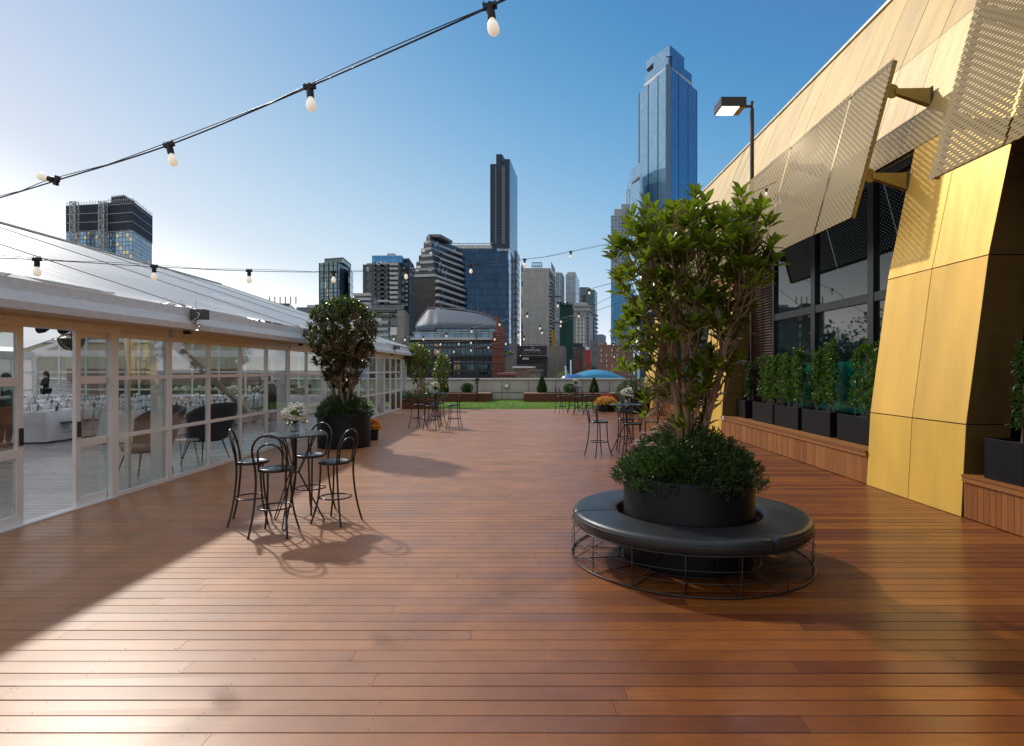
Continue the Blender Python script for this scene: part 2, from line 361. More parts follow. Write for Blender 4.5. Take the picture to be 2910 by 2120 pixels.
# ------------------------------------------------------------------ deck boards
def boardmat(name, c1, c2, rough, wet, spec=.5, bump=.12, coat=0., cr=.22, cior=1.6, glare_tone=None):
    m, nt, lk, b = newmat(name)
    at = N(nt, 'ShaderNodeAttribute', attribute_name='rnd'); r = at.outputs['Fac']
    tc = N(nt, 'ShaderNodeTexCoord'); mp = N(nt, 'ShaderNodeMapping'); mp.inputs['Scale'].default_value = (1.2, 22, 1)
    lk.new(tc.outputs['Object'], mp.inputs[0]); off = N(nt, 'ShaderNodeCombineXYZ'); lk.new(mth(nt, lk, 'MULTIPLY', r, 40), off.inputs[0]); lk.new(off.outputs[0], mp.inputs['Location'])
    gr = N(nt, 'ShaderNodeTexNoise'); gr.inputs['Scale'].default_value = 3; gr.inputs['Detail'].default_value = 7; lk.new(mp.outputs[0], gr.inputs[0])
    c = mixc(nt, lk, r, c1, c2)
    g = mth(nt, lk, 'MULTIPLY_ADD', gr.outputs[0], .9, .55)
    vm = N(nt, 'ShaderNodeVectorMath', operation='SCALE'); lk.new(c, vm.inputs[0]); lk.new(g, vm.inputs['Scale'])
    pt = N(nt, 'ShaderNodeTexNoise'); pt.inputs['Scale'].default_value = .55; pt.inputs['Detail'].default_value = 3; lk.new(tc.outputs['Object'], pt.inputs[0])
    outc = vm.outputs[0]; glare_m = None
    if glare_tone:
        # deck glare painted in: boards left of a slanted line paler, more coated
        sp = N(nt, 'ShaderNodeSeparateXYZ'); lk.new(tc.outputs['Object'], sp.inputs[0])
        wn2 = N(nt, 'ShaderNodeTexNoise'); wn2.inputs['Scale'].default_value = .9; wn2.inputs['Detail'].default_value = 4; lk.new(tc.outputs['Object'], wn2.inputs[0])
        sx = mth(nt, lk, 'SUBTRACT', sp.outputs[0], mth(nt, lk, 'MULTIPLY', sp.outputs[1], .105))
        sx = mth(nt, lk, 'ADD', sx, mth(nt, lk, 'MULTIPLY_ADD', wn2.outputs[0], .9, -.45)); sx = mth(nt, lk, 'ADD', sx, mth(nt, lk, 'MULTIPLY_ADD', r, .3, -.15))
        mr = N(nt, 'ShaderNodeMapRange'); mr.interpolation_type = 'SMOOTHSTEP'; mr.inputs[1].default_value = .9; mr.inputs[2].default_value = -1.6; lk.new(sx, mr.inputs[0]); glare_m = mr.outputs[0]
        outc = mixc(nt, lk, mth(nt, lk, 'MULTIPLY', glare_m, .54), outc, glare_tone)
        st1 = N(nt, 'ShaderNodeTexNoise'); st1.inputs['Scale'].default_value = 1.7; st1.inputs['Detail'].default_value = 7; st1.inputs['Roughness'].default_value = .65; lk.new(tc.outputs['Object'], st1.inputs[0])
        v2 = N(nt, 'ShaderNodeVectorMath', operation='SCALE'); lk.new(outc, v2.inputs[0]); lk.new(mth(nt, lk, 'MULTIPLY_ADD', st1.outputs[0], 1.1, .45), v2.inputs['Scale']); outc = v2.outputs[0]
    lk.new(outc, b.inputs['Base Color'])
    # wet film: patches of smoother and rougher finish, small dried drops
    dn = N(nt, 'ShaderNodeTexNoise'); dn.inputs['Scale'].default_value = 85; dn.inputs['Detail'].default_value = 2; lk.new(tc.outputs['Object'], dn.inputs[0])
    dr = mth(nt, lk, 'GREATER_THAN', mth(nt, lk, 'MULTIPLY_ADD', pt.outputs[0], .25, dn.outputs[0]), .80)
    rg = mth(nt, lk, 'MULTIPLY_ADD', pt.outputs[0], wet, rough-wet/2); rg = mth(nt, lk, 'MULTIPLY_ADD', gr.outputs[0], .12, rg)
    rg = mth(nt, lk, 'ADD', rg, mth(nt, lk, 'MULTIPLY', r, .06)); rg = mth(nt, lk, 'SUBTRACT', rg, mth(nt, lk, 'MULTIPLY', dr, .12))
    lk.new(rg, b.inputs['Roughness']); b.inputs['Specular IOR Level'].default_value = spec
    b.inputs['Coat Weight'].default_value = coat
    if glare_m is not None: lk.new(mth(nt, lk, 'MULTIPLY_ADD', glare_m, .30*coat, .32*coat), b.inputs['Coat Weight'])
    b.inputs['Coat IOR'].default_value = cior
    crs = mth(nt, lk, 'MULTIPLY_ADD', pt.outputs[0], .16, mth(nt, lk, 'MULTIPLY_ADD', r, .05, cr-.105))
    if glare_m is not None: crs = mth(nt, lk, 'MULTIPLY_ADD', glare_m, .15, crs)
    lk.new(crs, b.inputs['Coat Roughness'])
    bp = N(nt, 'ShaderNodeBump'); bp.inputs['Strength'].default_value = bump; bp.inputs['Distance'].default_value = .004
    lk.new(mth(nt, lk, 'MULTIPLY_ADD', dr, .8, gr.outputs[0]), bp.inputs['Height']); lk.new(bp.outputs[0], b.inputs['Normal'])
    b2_ = N(nt, 'ShaderNodeBump'); b2_.inputs['Strength'].default_value = bump*.35; b2_.inputs['Distance'].default_value = .004; lk.new(mth(nt, lk, 'MULTIPLY_ADD', dr, .8, gr.outputs[0]), b2_.inputs['Height']); lk.new(b2_.outputs[0], b.inputs['Coat Normal'])
    return m
M = {}
M['deck'] = boardmat('red_deck_boards', (.108,.019,.001), (.240,.068,.003), .55, .2, spec=.3, coat=1., cr=.21, cior=1.7, glare_tone=(.52,.215,.070))
M['greydeck'] = boardmat('grey_boards', (.20,.19,.18), (.30,.29,.275), .45, .2, spec=.5, coat=1., cr=.26, cior=1.6)
M['gap'] = pm('dark_gap', (.012,.009,.008), .9)
M['screw'] = pm('screw', (.06,.04,.035), .4, metal=.7)

def boards(name, x0, x1, y0, y1, mat, pitch=.1448, gap=.0052, lmin=2.2, lmax=5.4, z=0., screws=None, seed=1):
    rnd = random.Random(seed); mb = MB(); n = int((y1-y0)/pitch)
    for i in range(n):
        ya = y0+i*pitch+gap/2+rnd.uniform(-.0009,.0009); yb = y0+(i+1)*pitch-gap/2+rnd.uniform(-.0009,.0009); x = x0-rnd.uniform(0, 3)
        while x < x1:
            L = rnd.uniform(lmin, lmax); xa = max(x, x0); xb = min(x+L-.0025, x1)
            if xb > xa+.02:
                r = rnd.random(); j = [z+rnd.uniform(-.0012, .0012) for _ in range(4)]; ch = .003; k = len(mb.v)
                mb.v += [(xa,ya+ch,j[0]),(xb,ya+ch,j[1]),(xb,yb-ch,j[2]),(xa,yb-ch,j[3]),
                         (xa,ya,j[0]-ch),(xb,ya,j[1]-ch),(xb,yb,j[2]-ch),(xa,yb,j[3]-ch),
                         (xa,ya,z-.03),(xb,ya,z-.03),(xb,yb,z-.03),(xa,yb,z-.03)]
                for q in ((0,1,2,3),(4,5,1,0),(3,2,6,7),(8,9,5,4),(7,6,10,11),(5,9,10,6),(8,4,7,11),(1,5,6,2),(4,0,3,7)):
                    mb.f.append(tuple(k+t for t in q)); mb.m.append(0); mb.r.append(r)
                if screws and ya < screws:
                    for xs in [xa+.018, xb-.018]+[q*.9+.1 for q in range(int(xa/.9)+1, int(xb/.9))]:
                        for ys in (ya+.022, yb-.022):
                            if xa < xs < xb:
                                mb.lathe([(.0001,.0012),(.0030,.0012),(.0030,-.001)], (xs, ys, z), 6, 1)
            x += L
    mb.box(x0, y0, z-.06, x1, y1, z-.03, 2)
    return mb.build(name, [mat, M['screw'], M['gap']], kind='structure')
WALLX = -5.8; FX = 5.27; DEND = 27.2
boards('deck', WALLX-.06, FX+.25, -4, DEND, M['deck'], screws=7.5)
boards('marquee_floor', -24.2, WALLX-.06, -4, 28.4, M['greydeck'], z=-.004, seed=5)

# ------------------------------------------------------------------ ground, lawn, parapet wall
M['city_ground'] = pm('city_ground', (.06,.06,.06), .9, scale=.02, var=.3)
mb = MB(); mb.face([(-6000,-3000,-14),(6000,-3000,-14),(6000,9000,-14),(-6000,9000,-14)]); mb.build('ground', M['city_ground'], kind='structure')
M['podium'] = pm('podium_concrete', (.25,.24,.22), .85)
mb = MB(); mb.box(-30,-8,-14,16,37,-.07); mb.build('roof_terrace', M['podium'], kind='structure')
M['turf'] = pm('turf', (.12,.22,.016), .8, var=.25, scale=30, bump=.8, bscale=180, spec=.2)
mb = MB(); mb.box(-24, DEND, -.06, FX+1, 35.8, -.008); mb.build('lawn', M['turf'], kind='structure')
GRASS = pm('grass_blades', (.15,.27,.02), .6, var=.3, scale=50, spec=.2)
n = 26000; gp = np.column_stack([rng.uniform(-7, 5.2, n), DEND+.02+rng.random(n)**1.5*8.4, np.full(n, -.01)])
leafmesh('grass', gp, rng.normal(0,.35,(n,3))+np.array([0,0,1.]), .035, .012, GRASS, tmpl=LEAF2, kind='stuff', label='short bright green artificial grass between deck and concrete wall', cat='grass')

M['conc'] = panelmat('old_concrete_wall', (.50,.47,.41), 1.62, 3.0, line=(.07,.065,.06), lw=.03, rough=.85, var=.07, stain=.42)
M['coping'] = pm('coping', (.62,.62,.60), .5, var=.08)
M['dark'] = pm('matt_black', (.012,.012,.013), .45, var=.2)
pw = E('parapet_wall', 'long low concrete parapet wall with pale coping behind the lawn', 'wall', (0,36,0))
mb = MB(); mb.box(-30, 35.8, -.07, 13, 36.1, 1.19); mb.build('wall_panel', M['conc'], pw, uvwall=True)
mb = MB(); mb.box(-30, 35.70, 1.19, 13, 36.2, 1.27); mb.build('coping', M['coping'], pw, bevel=.01)
mb = MB(); mb.tube([(-12, 35.77, .43), (4.8, 35.77, .43)], .012, 6)
for x in np.arange(-11.6, 4.9, 1.62): mb.box(x-.02, 35.76, .40, x+.02, 35.8, .46)
mb.build('conduit', M['dark'], pw)
# round bulkhead light on the wall
bp = P(1440, 1098, 35.7); t = E('bulkhead_light', 'round white bulkhead light fixed on the concrete parapet wall', 'light', tuple(bp))
M['opal'] = pm('opal_glass', (.75,.75,.72), .3, var=.03)
mb = MB(); pr = [(.0001,0),(.14,0),(.155,.02),(.155,.06),(.14,.07)]; mb.lathe(pr, (0,0,0), 24)
o = mb.build('housing', M['dark'], t, world=False); o.rotation_euler = (R(90),0,0); o.location = (0,.1,0)
mb = MB(); mb.lathe([(.14,0),(.13,.04),(.08,.075),(.0001,.09)], (0,0,0), 24); o = mb.build('lens', M['opal'], t, world=False, smooth=True); o.rotation_euler = (R(90),0,0); o.location = (0,.03,0)

# timber planter boxes against the wall, and the topiary in them
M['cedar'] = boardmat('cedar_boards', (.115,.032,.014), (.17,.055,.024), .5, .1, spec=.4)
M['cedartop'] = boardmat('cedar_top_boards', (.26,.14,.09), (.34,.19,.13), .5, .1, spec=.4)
M['soil'] = pm('soil', (.03,.02,.014), .95, var=.4, scale=30, bump=1)
def timber_box(name, x0, x1, y0, y1, h, label, slot):
    t = E(name, label, 'planter box', ((x0+x1)/2, y0, 0))
    mb = MB(); nb = 3
    for i in range(nb):
        z0 = i*h/nb+.004; z1 = (i+1)*h/nb-.004
        mb.box(x0, y0, z0, x1, y0+.03, z1, 0, random.random()); mb.box(x0, y0+.03, z0, x0+.03, y1, z1, 0, random.random()); mb.box(x1-.03, y0+.03, z0, x1, y1, z1, 0, random.random())
    mb.box(x0+.04, y0+.035, .0, x1-.04, y1, h-.03, 1)
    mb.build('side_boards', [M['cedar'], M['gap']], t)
    mb = MB(); y = y0-.02
    a, b = slot
    while y < y1-.05:
        yb = min(y+.09, y1)
        if y0+.35 < y < y1-.45:
            mb.box(x0-.02, y, h, a, yb-.006, h+.028, 0, random.random()); mb.box(b, y, h, x1+.02, yb-.006, h+.028, 0, random.random())
        else: mb.box(x0-.02, y, h, x1+.02, yb-.006, h+.028, 0, random.random())
        y += .09
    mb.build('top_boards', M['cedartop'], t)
    mb = MB(); mb.box(a, y0+.35, h-.06, b, y1-.45, h-.025); mb.build('soil', M['soil'], t)
    return t
bl = G(1232,1142).x; YB = 33.3
timber_box('timber_planter', -8.2, (1392-CX)*YB/F, YB, 35.65, .44, 'long dark timber planter box on the lawn left of the wall light', (-7.8, -2.9))
timber_box('timber_planter', (1489-CX)*YB/F, 5.1, YB, 35.65, .44, 'long dark timber planter box on the lawn right of the wall light', (.9, 4.7))
M['box'] = leafmat('box_leaf', (.02,.055,.008), (.07,.16,.02), trans=.2, rough=.5)
M['twig'] = pm('twig', (.09,.055,.035), .8, var=.3, scale=30)
def topiary(px, y, h, w, kind, label):
    x = (px-CX)*y/F; z0 = .45
    t = E('topiary', label, 'topiary', (x, y, z0))
    n = 5200; v = rng.random(n)
    th = rng.uniform(0, 2*math.pi, n)
    if kind == 'cone':
        zz = .02+v*(h-.02); q = zz/h; rr = w/2*np.where(q < .22, .80+q/.22*.20, (1-((q-.22)/.78))**.72)
        nx = np.cos(th); ny = np.sin(th); nz = np.full(n, .45)
    else:
        cz = rng.uniform(-.95, 1, n); zz = h/2*(1+cz); rr = w/2*np.sqrt(1-cz**2); nx = np.cos(th)*rr/(w/2); ny = np.sin(th)*rr/(w/2); nz = cz
    rr = rr*(1-.12*rng.random(n))*(1+.03*np.sin(th*5+zz*20))
    pos = np.column_stack([x+rr*np.cos(th), y+rr*np.sin(th), z0+zz])
    d = np.column_stack([nx, ny, nz])+rng.normal(0, .55, (n,3))
    leafmesh('foliage', pos, d, .034, .024, M['box'], t, tmpl=LEAF2)
    mb = MB()
    if kind == 'cone': mb.lathe([(w*.38,.03),(w*.44,h*.2),(w*.30,h*.55),(w*.1,h*.86),(.001,h*.95)], (x,y,z0), 14)
    else: mb.ball((x,y,z0+h/2), h*.44, 14, 9)
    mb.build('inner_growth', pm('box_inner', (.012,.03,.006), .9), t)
    mb = MB(); mb.tube([(x,y,z0-.05),(x,y,z0+h*.4)], .02, 6); mb.build('stem', M['twig'], t)
YT = 34.4
topiary(1262, YT, .92, .56, 'cone', 'clipped cone topiary in the left timber planter')
topiary(1327, YT, .56, .72, 'ball', 'clipped ball topiary alone at the right end of the left timber planter')
topiary(1540, YT, .98, .62, 'cone', 'tallest clipped cone topiary at the left end of the right timber planter')
topiary(1619, YT, .52, .72, 'ball', 'clipped ball topiary in the right timber planter behind a bar table')
topiary(1688, YT, .88, .58, 'cone', 'clipped cone topiary near the right end of the right timber planter')

# ------------------------------------------------------------------ white marquee
M['alu'] = pm('painted_aluminium', (.87,.85,.82), .4, var=.05, scale=3, spec=.5)
M['aluin'] = pm('raw_aluminium', (.74,.74,.73), .4, metal=0., var=.08, scale=8)
m, nt, lk, b = newmat('roof_fabric'); b.inputs['Base Color'].default_value = (.80,.80,.79,1); b.inputs['Roughness'].default_value = .32; b.inputs['Coat Weight'].default_value = .5; b.inputs['Coat Roughness'].default_value = .3
tr = N(nt,'ShaderNodeBsdfTranslucent'); tr.inputs[0].default_value = (.95,.95,.94,1)
tp = N(nt,'ShaderNodeBsdfTransparent'); tp.inputs[0].default_value = (.92,.94,.95,1)
mx = N(nt,'ShaderNodeMixShader'); mx.inputs[0].default_value = .48; lk.new(b.outputs[0], mx.inputs[1]); lk.new(tr.outputs[0], mx.inputs[2])
mx2 = N(nt,'ShaderNodeMixShader'); mx2.inputs[0].default_value = .05; lk.new(mx.outputs[0], mx2.inputs[1]); lk.new(tp.outputs[0], mx2.inputs[2])
lk.new(mx2.outputs[0], nt['Material Output'].inputs[0])
tc = N(nt,'ShaderNodeTexCoord'); mp = N(nt,'ShaderNodeMapping'); mp.inputs['Scale'].default_value = (.35,3.2,1); lk.new(tc.outputs['Object'], mp.inputs[0])
no = N(nt,'ShaderNodeTexNoise'); no.inputs['Scale'].default_value = 1.3; no.inputs['Detail'].default_value = 6; lk.new(mp.outputs[0], no.inputs[0])
bp = N(nt,'ShaderNodeBump'); bp.inputs['Strength'].default_value = .5; bp.inputs['Distance'].default_value = .05; lk.new(no.outputs[0], bp.inputs['Height']); lk.new(bp.outputs[0], b.inputs['Normal'])
rp = N(nt,'ShaderNodeValToRGB'); rp.color_ramp.elements[0].color = (.76,.76,.75,1); rp.color_ramp.elements[1].color = (.90,.90,.89,1); rp.color_ramp.elements[0].position = .3; rp.color_ramp.elements[1].position = .65
lk.new(no.outputs[0], rp.inputs[0]); lk.new(rp.outputs[0], b.inputs['Base Color'])
M['roof'] = m
M['val'] = pm('valance_fabric', (.63,.60,.55), .5, var=.10, scale=14, stretch=(3,.6,1), bump=.5, bscale=18)
M['lining'], nt, lk, b = newmat('pale_lining'); b.inputs['Base Color'].default_value = (.68,.67,.66,1); b.inputs['Roughness'].default_value = .8; tr = N(nt,'ShaderNodeBsdfTranslucent'); tr.inputs[0].default_value = (.9,.9,.9,1); mx = N(nt,'ShaderNodeMixShader'); lk.new(b.outputs[0], mx.inputs[1]); lk.new(tr.outputs[0], mx.inputs[2]); lk.new(mx.outputs[0], nt['Material Output'].inputs[0])
M['seam'] = pm('seam_strip', (.30,.30,.30), .5)
M['glass'] = glassmat('window_glass', (.93,.96,.95), .0, .01, .025)
M['darkbox'] = pm('dark_grey_housing', (.07,.07,.072), .45, bump=.2)
A0, AR, A2 = 5.8, 14.7, 23.6; ZE, ZR = 2.83, 5.86; ZB = 2.43
FR = [-4.77, .03, 4.83, 9.63, 14.42, 19.22, 24.02, 28.3]
mq = E('marquee', 'long white marquee with clear gridded glass walls beside the deck', 'marquee', (WALLX, 9.63, 0))
for i in range(len(FR)-1):
    a, b_ = FR[i], FR[i+1]
    mb = MB(); NY, NX = 10, 14
    for side in (0, 1):
        for iy in range(NY):
            for ix in range(NX):
                q = []
                for (dx, dy) in ((0,0),(1,0),(1,1),(0,1)):
                    u = (ix+dx)/NX; v = (iy+dy)/NY
                    x = (-A0+.25)+(-AR-(-A0+.25))*u if side == 0 else -A2-.25+(-AR+A2+.25)*u
                    z = ZE+(ZR-ZE)*u-.05*math.sin(math.pi*v)*math.sin(math.pi*min(1,u*1.02))
                    q.append((x, a+.05+(b_-a-.1)*v, z))
                mb.face(q if side == 1 else q[::-1])
    mb.build('roof_panel', M['roof'], mq, smooth=True, merge=True)
    # valance of this bay: outward fold, lit strip, lower band and its underside
    mb = MB(); prof = [(-.02, ZE+.012), (.25, ZE-.03), (.31, 2.66), (.44, 2.53), (.45, 2.44), (.43, 2.425), (.0, 2.43)]
    nn = 12
    for k in range(nn):
        for (p, q) in zip(prof[:-1], prof[1:]):
            def off(o, kk): return WALLX+o-(.05*math.sin(math.pi*kk/nn) if o > .2 else 0)
            y0 = a+.06+(b_-a-.12)*k/nn; y1 = a+.06+(b_-a-.12)*(k+1)/nn
            mb.face([(off(p[0],k),y0,p[1]),(off(p[0],k+1),y1,p[1]),(off(q[0],k+1),y1,q[1]),(off(q[0],k),y0,q[1])])
    mb.build('valance', M['val'], mq)
    MB().box(-A0-.10, a+.06, ZB-.12, -A0+.02, b_-.06, ZB+.05).build('eave_beam', M['aluin'], mq); mb = MB(); mb.box(-A2+.1, a+.06, ZB-.12, -A2-.02, b_-.06, ZB+.2)
    mb.build('eave_beam', M['aluin'], mq)
    for u in (.33, .66):
        for s in (0, 1):
            x = -A0+(-AR+A0)*u if s == 0 else -A2+(A2-AR)*u; z = ZE-.12+(ZR-ZE)*u; MB().box(x-.04, a+.06, z-.05, x+.04, b_-.06, z+.03).build('purlin', M['aluin'], mq)
for i, y in enumerate(FR):
    mb = MB()
    mb.box(-A0-.27, y-.07, 0, -A0-.07, y+.07, 2.5); mb.box(-A2+.07, y-.07, 0, -A2+.27, y+.07, 2.5)
    mb.box(-A0-.32, y-.12, -.003, -A0-.06, y+.12, .02)
    mb.build('column', M['aluin'], mq)
    mb = MB(); e = .13
    mb.bar((-A0-.15, y, ZE-e-.05), (-AR, y, ZR-e-.05), .10, .18); mb.bar((-A2+.15, y, ZE-e-.05), (-AR, y, ZR-e-.05), .10, .18)
    mb.bar((-A0-.17, y, 2.2), (-A0-.9, y, 2.95), .06, .08); mb.bar((-A2+.17, y, 2.2), (-A2+.9, y, 2.95), .06, .08)
    mb.build('rafter', M['aluin'], mq)
    mb = MB(); mb.bar((-A0+.24, y, ZE+.0), (-AR, y, ZR+.01), .06, .03); mb.bar((-A2-.24, y, ZE+.0), (-AR, y, ZR+.01), .06, .03)
    mb.build('roof_seam', M['seam'], mq)
    # end plate with ring at each valance joint
    mb = MB(); mb.box(WALLX-.02, y-.055, 2.44, WALLX+.30, y+.055, ZE-.02); mb.bar((WALLX+.28, y, ZE-.05), (WALLX+.42, y, 2.45), .1, .05, up=(0,1,0))
    mb.tube([(WALLX+.2+.028*math.cos(t_), y, ZE+.06+.028*math.sin(t_)) for t_ in np.linspace(0, 6.28, 12, endpoint=False)], .005, 5, closed=True)
    mb.tube([(WALLX+.2, y, ZE-.03),(WALLX+.2, y, ZE+.035)], .006, 5)
    mb.build('joint_plate', M['val'], mq)
mb = MB(); mb.box(-AR-.12, FR[0], ZR-.01, -AR+.12, FR[-1], ZR+.035); mb.build('ridge_cap', M['val'], mq)
# the glazed side: posts, rails, panes
R1, R2 = 1.68, .85
def post(y, w=.07, x=WALLX, top=ZB-.12, d=.06, nm='post', base=0.): return MB().box(x-d, y-w/2, base, x, y+w/2, top).build(nm, M['alu'], mq)
def pane(y0, y1, z0, z1, x=WALLX-.03): return MB().box(x-.004, y0, z0, x+.004, y1, z1).build('glass_pane', M['glass'], mq)
for i in range(3, len(FR)-1):
    a, b_ = FR[i], FR[i+1]; st = (b_-a)/4
    for k in range(4):
        y = a+k*st; post(y, .12 if k == 0 else .065)
        wa = .06 if k == 0 else .033; wb = .06 if k == 3 else .033
        for z, h in ((.03, .06), (R2, .055), (R1, .055), (ZB-.15, .06)): MB().box(WALLX-.05, y+wa, z-h/2, WALLX-.006, y+st-wb, z+h/2).build('rail', M['alu'], mq)
        for z0, z1 in ((.06, R2-.028), (R2+.028, R1-.028), (R1+.028, ZB-.18)): pane(y+wa, y+st-wb, z0, z1)
post(FR[-1], .12)
# bay with the doors: fixed pane, sliding door, opening, left door
post(8.36, .13)
for z, h in ((.03, .06), (R2, .055), (R1, .055), (ZB-.15, .06)): MB().box(WALLX-.05, 8.425, z-h/2, WALLX-.006, 9.57, z+h/2).build('rail', M['alu'], mq)
for z0, z1 in ((.06, R2-.028), (R2+.028, R1-.028), (R1+.028, ZB-.18)): pane(8.425, 9.57, z0, z1)
def sliding_door(y0, y1, x, label=None):
    d = E('sliding_door', None, None, (x, y0, 0)); d.location = Vector((x, y0, 0))-mq.location; setpar(d, mq)
    if label: d['label'] = label
    w = .085; mb = MB(); mb.box(x-.045, y0, .02, x, y0+w, ZB-.13); mb.box(x-.045, y1-w, .02, x, y1, ZB-.13)
    for z, h in ((.07, .10), (R2-.02, .10), (R1-.02, .10), (ZB-.17, .08)): mb.box(x-.045, y0+w, z-h/2, x, y1-w, z+h/2)
    mb.build('door_frame', M['alu'], d)
    for z0, z1 in ((.12, R2-.07), (R2+.03, R1-.07), (R1+.03, ZB-.21)): MB().box(x-.026, y0+w, z0, x-.018, y1-w, z1).build('glass_pane', M['glass'], d)
    mb = MB(); mb.box(x, y1-.06 if y0 < 6 else y0+.025, .92, x+.03, y1-.03 if y0 < 6 else y0+.055, 1.12); mb.build('door_handle', M['dark'], d)
    return d
sliding_door(7.72, 8.42, WALLX-.07)
sliding_door(5.75, 6.92, WALLX-.07)
post(8.9, .06, WALLX-.16, nm='door_stile')
MB().box(WALLX-.13, 4.83, ZB-.13, WALLX+.03, 8.4, ZB-.03).build('door_track', M['alu'], mq); MB().box(WALLX-.13, 4.83, -.002, WALLX+.01, 8.4, .018).build('door_track', M['alu'], mq)
# bays in front of the photographed doors
for i in range(0, 3):
    a, b_ = FR[i], FR[i+1]; st = (b_-a)/4
    for k in range(4):
        y = a+k*st
        if i == 2 and y > 5.6: continue
        post(y, .12 if k == 0 else .065)
        for z0, z1 in ((.06, R2-.028), (R2+.028, R1-.028), (R1+.028, ZB-.18)): pane(y+.04, min(y+st-.04, 5.7 if i == 2 else 99), z0, z1)
        for z, h in ((.03, .06), (R2, .055), (R1, .055), (ZB-.15, .06)): MB().box(WALLX-.05, y+.04, z-h/2, WALLX-.006, min(y+st-.04, 5.7 if i == 2 else 99), z+h/2).build('rail', M['alu'], mq)
# diagonal brace behind the glass, bolts on it
mb = MB(); mb.bar((WALLX-.16, 9.78, 2.33), (WALLX-.16, 14.3, .12), .07, .10, up=(1,0,0)); mb.build('brace', M['aluin'], mq)
mb = MB(); mb.bar((WALLX-.16, 19.3, 2.33), (WALLX-.16, 23.9, .12), .07, .10, up=(1,0,0)); mb.build('brace', M['aluin'], mq)
# far side and the two gables
for y0, y1, n in ((FR[0], FR[-1], 28),):
    st = (y1-y0)/n; mb = MB()
    for k in range(n+1): mb.box(-A2, y0+k*st-.035, 0, -A2+.06, y0+k*st+.035, ZB)
    for z in (.04, R2, R1): mb.box(-A2+.005, y0, z-.03, -A2+.05, y1, z+.03)
    mb.build('far_side_frame', M['alu'], mq)
    MB().box(-A2+.02, y0, 0, -A2+.028, y1, ZB).build('far_side_lining', M['lining'], mq)
yg = FR[-1]; mb = MB(); xs = np.linspace(-A2+.04, -A0-.06, 15)
for x in xs:
    zt = ZE-.15+(ZR-ZE)*(1-abs(x+AR)/(AR-A0)); mb.box(x-.035, yg-.03, 0, x+.035, yg+.03, zt)
for z in (.04, R2, R1, ZB): mb.box(-A2+.04, yg-.025, z-.035, -A0-.06, yg+.025, z+.035)
mb.build('gable_frame', M['aluin'], mq)
mb = MB(); mb.box(-A2+.1, yg-.06, ZB-.02, -A0-.1, yg-.032, ZB+.28); mb.build('gable_beam', M['aluin'], mq)
for x0, x1 in zip(xs[:-1], xs[1:]):
    MB().box(x0+.035, yg-.004, .07, x1-.035, yg+.004, R2-.04).build('gable_pane', M['glass'], mq)
    MB().box(x0+.035, yg-.004, R2+.04, x1-.035, yg+.004, R1-.04).build('gable_pane', M['glass'], mq)
    MB().box(x0+.035, yg-.004, R1+.04, x1-.035, yg+.004, ZB-.04).build('gable_pane', M['glass'], mq)
# pale lining hung under the first bays, and a draught-free start wall out of view
mb = MB(); nx = 30
for k in range(nx):
    def lz(u): return 3.0+1.0*math.sin(math.pi*min(u*1.15, 1))**.6+.1*math.sin(u*26)
    u0 = k/nx; u1 = (k+1)/nx; xa = -A0-3.4-(A2-A0-3.9)*u0; xb = -A0-3.4-(A2-A0-3.9)*u1
    mb.face([(xa,-4.6,lz(u0)),(xb,-4.6,lz(u1)),(xb,14.2,lz(u1)),(xa,14.2,lz(u0))])
mb.build('ceiling_lining', M['lining'], mq, smooth=True, merge=True)
# floodlights on the eave at each frame
for i, y in enumerate(FR[2:-1]):
    t = E('floodlight', ['dark grey floodlight on the marquee eave, left of the photo', 'largest dark grey floodlight on the marquee eave above the glass post', 'dark grey floodlight on the marquee eave just left of the tall potted tree', 'dark grey floodlight on the marquee eave hidden by the tall potted tree', 'small dark grey floodlight on the far end of the marquee eave'][i], 'floodlight', (WALLX+.40, y-.02, ZE-.12), 0, 'floodlights along the marquee eave')
    mb = MB(); mb.box(-.02,-.10,-.10,.20,.10,.06); mb.box(.0,-.11,-.11,.015,.11,.07); mb.build('housing', M['darkbox'], t, world=False, bevel=.012)
    mb = MB(); mb.bar((-.02,0,-.05),(-.12,0,-.28),.03,.05); mb.box(-.16,-.03,-.34,-.06,.03,-.24); mb.build('bracket', M['dark'], t, world=False)
    mb = MB(); mb.tube([(.12,-.105,.0),(.16,-.13,-.03),(.14,-.14,-.09),(.06,-.12,-.12),(-.06,-.05,-.2)], .007, 6); mb.tube([(.03,0,.05),(.03,0,.22)], .006, 5); mb.build('cable', M['aluin'], t, world=False)

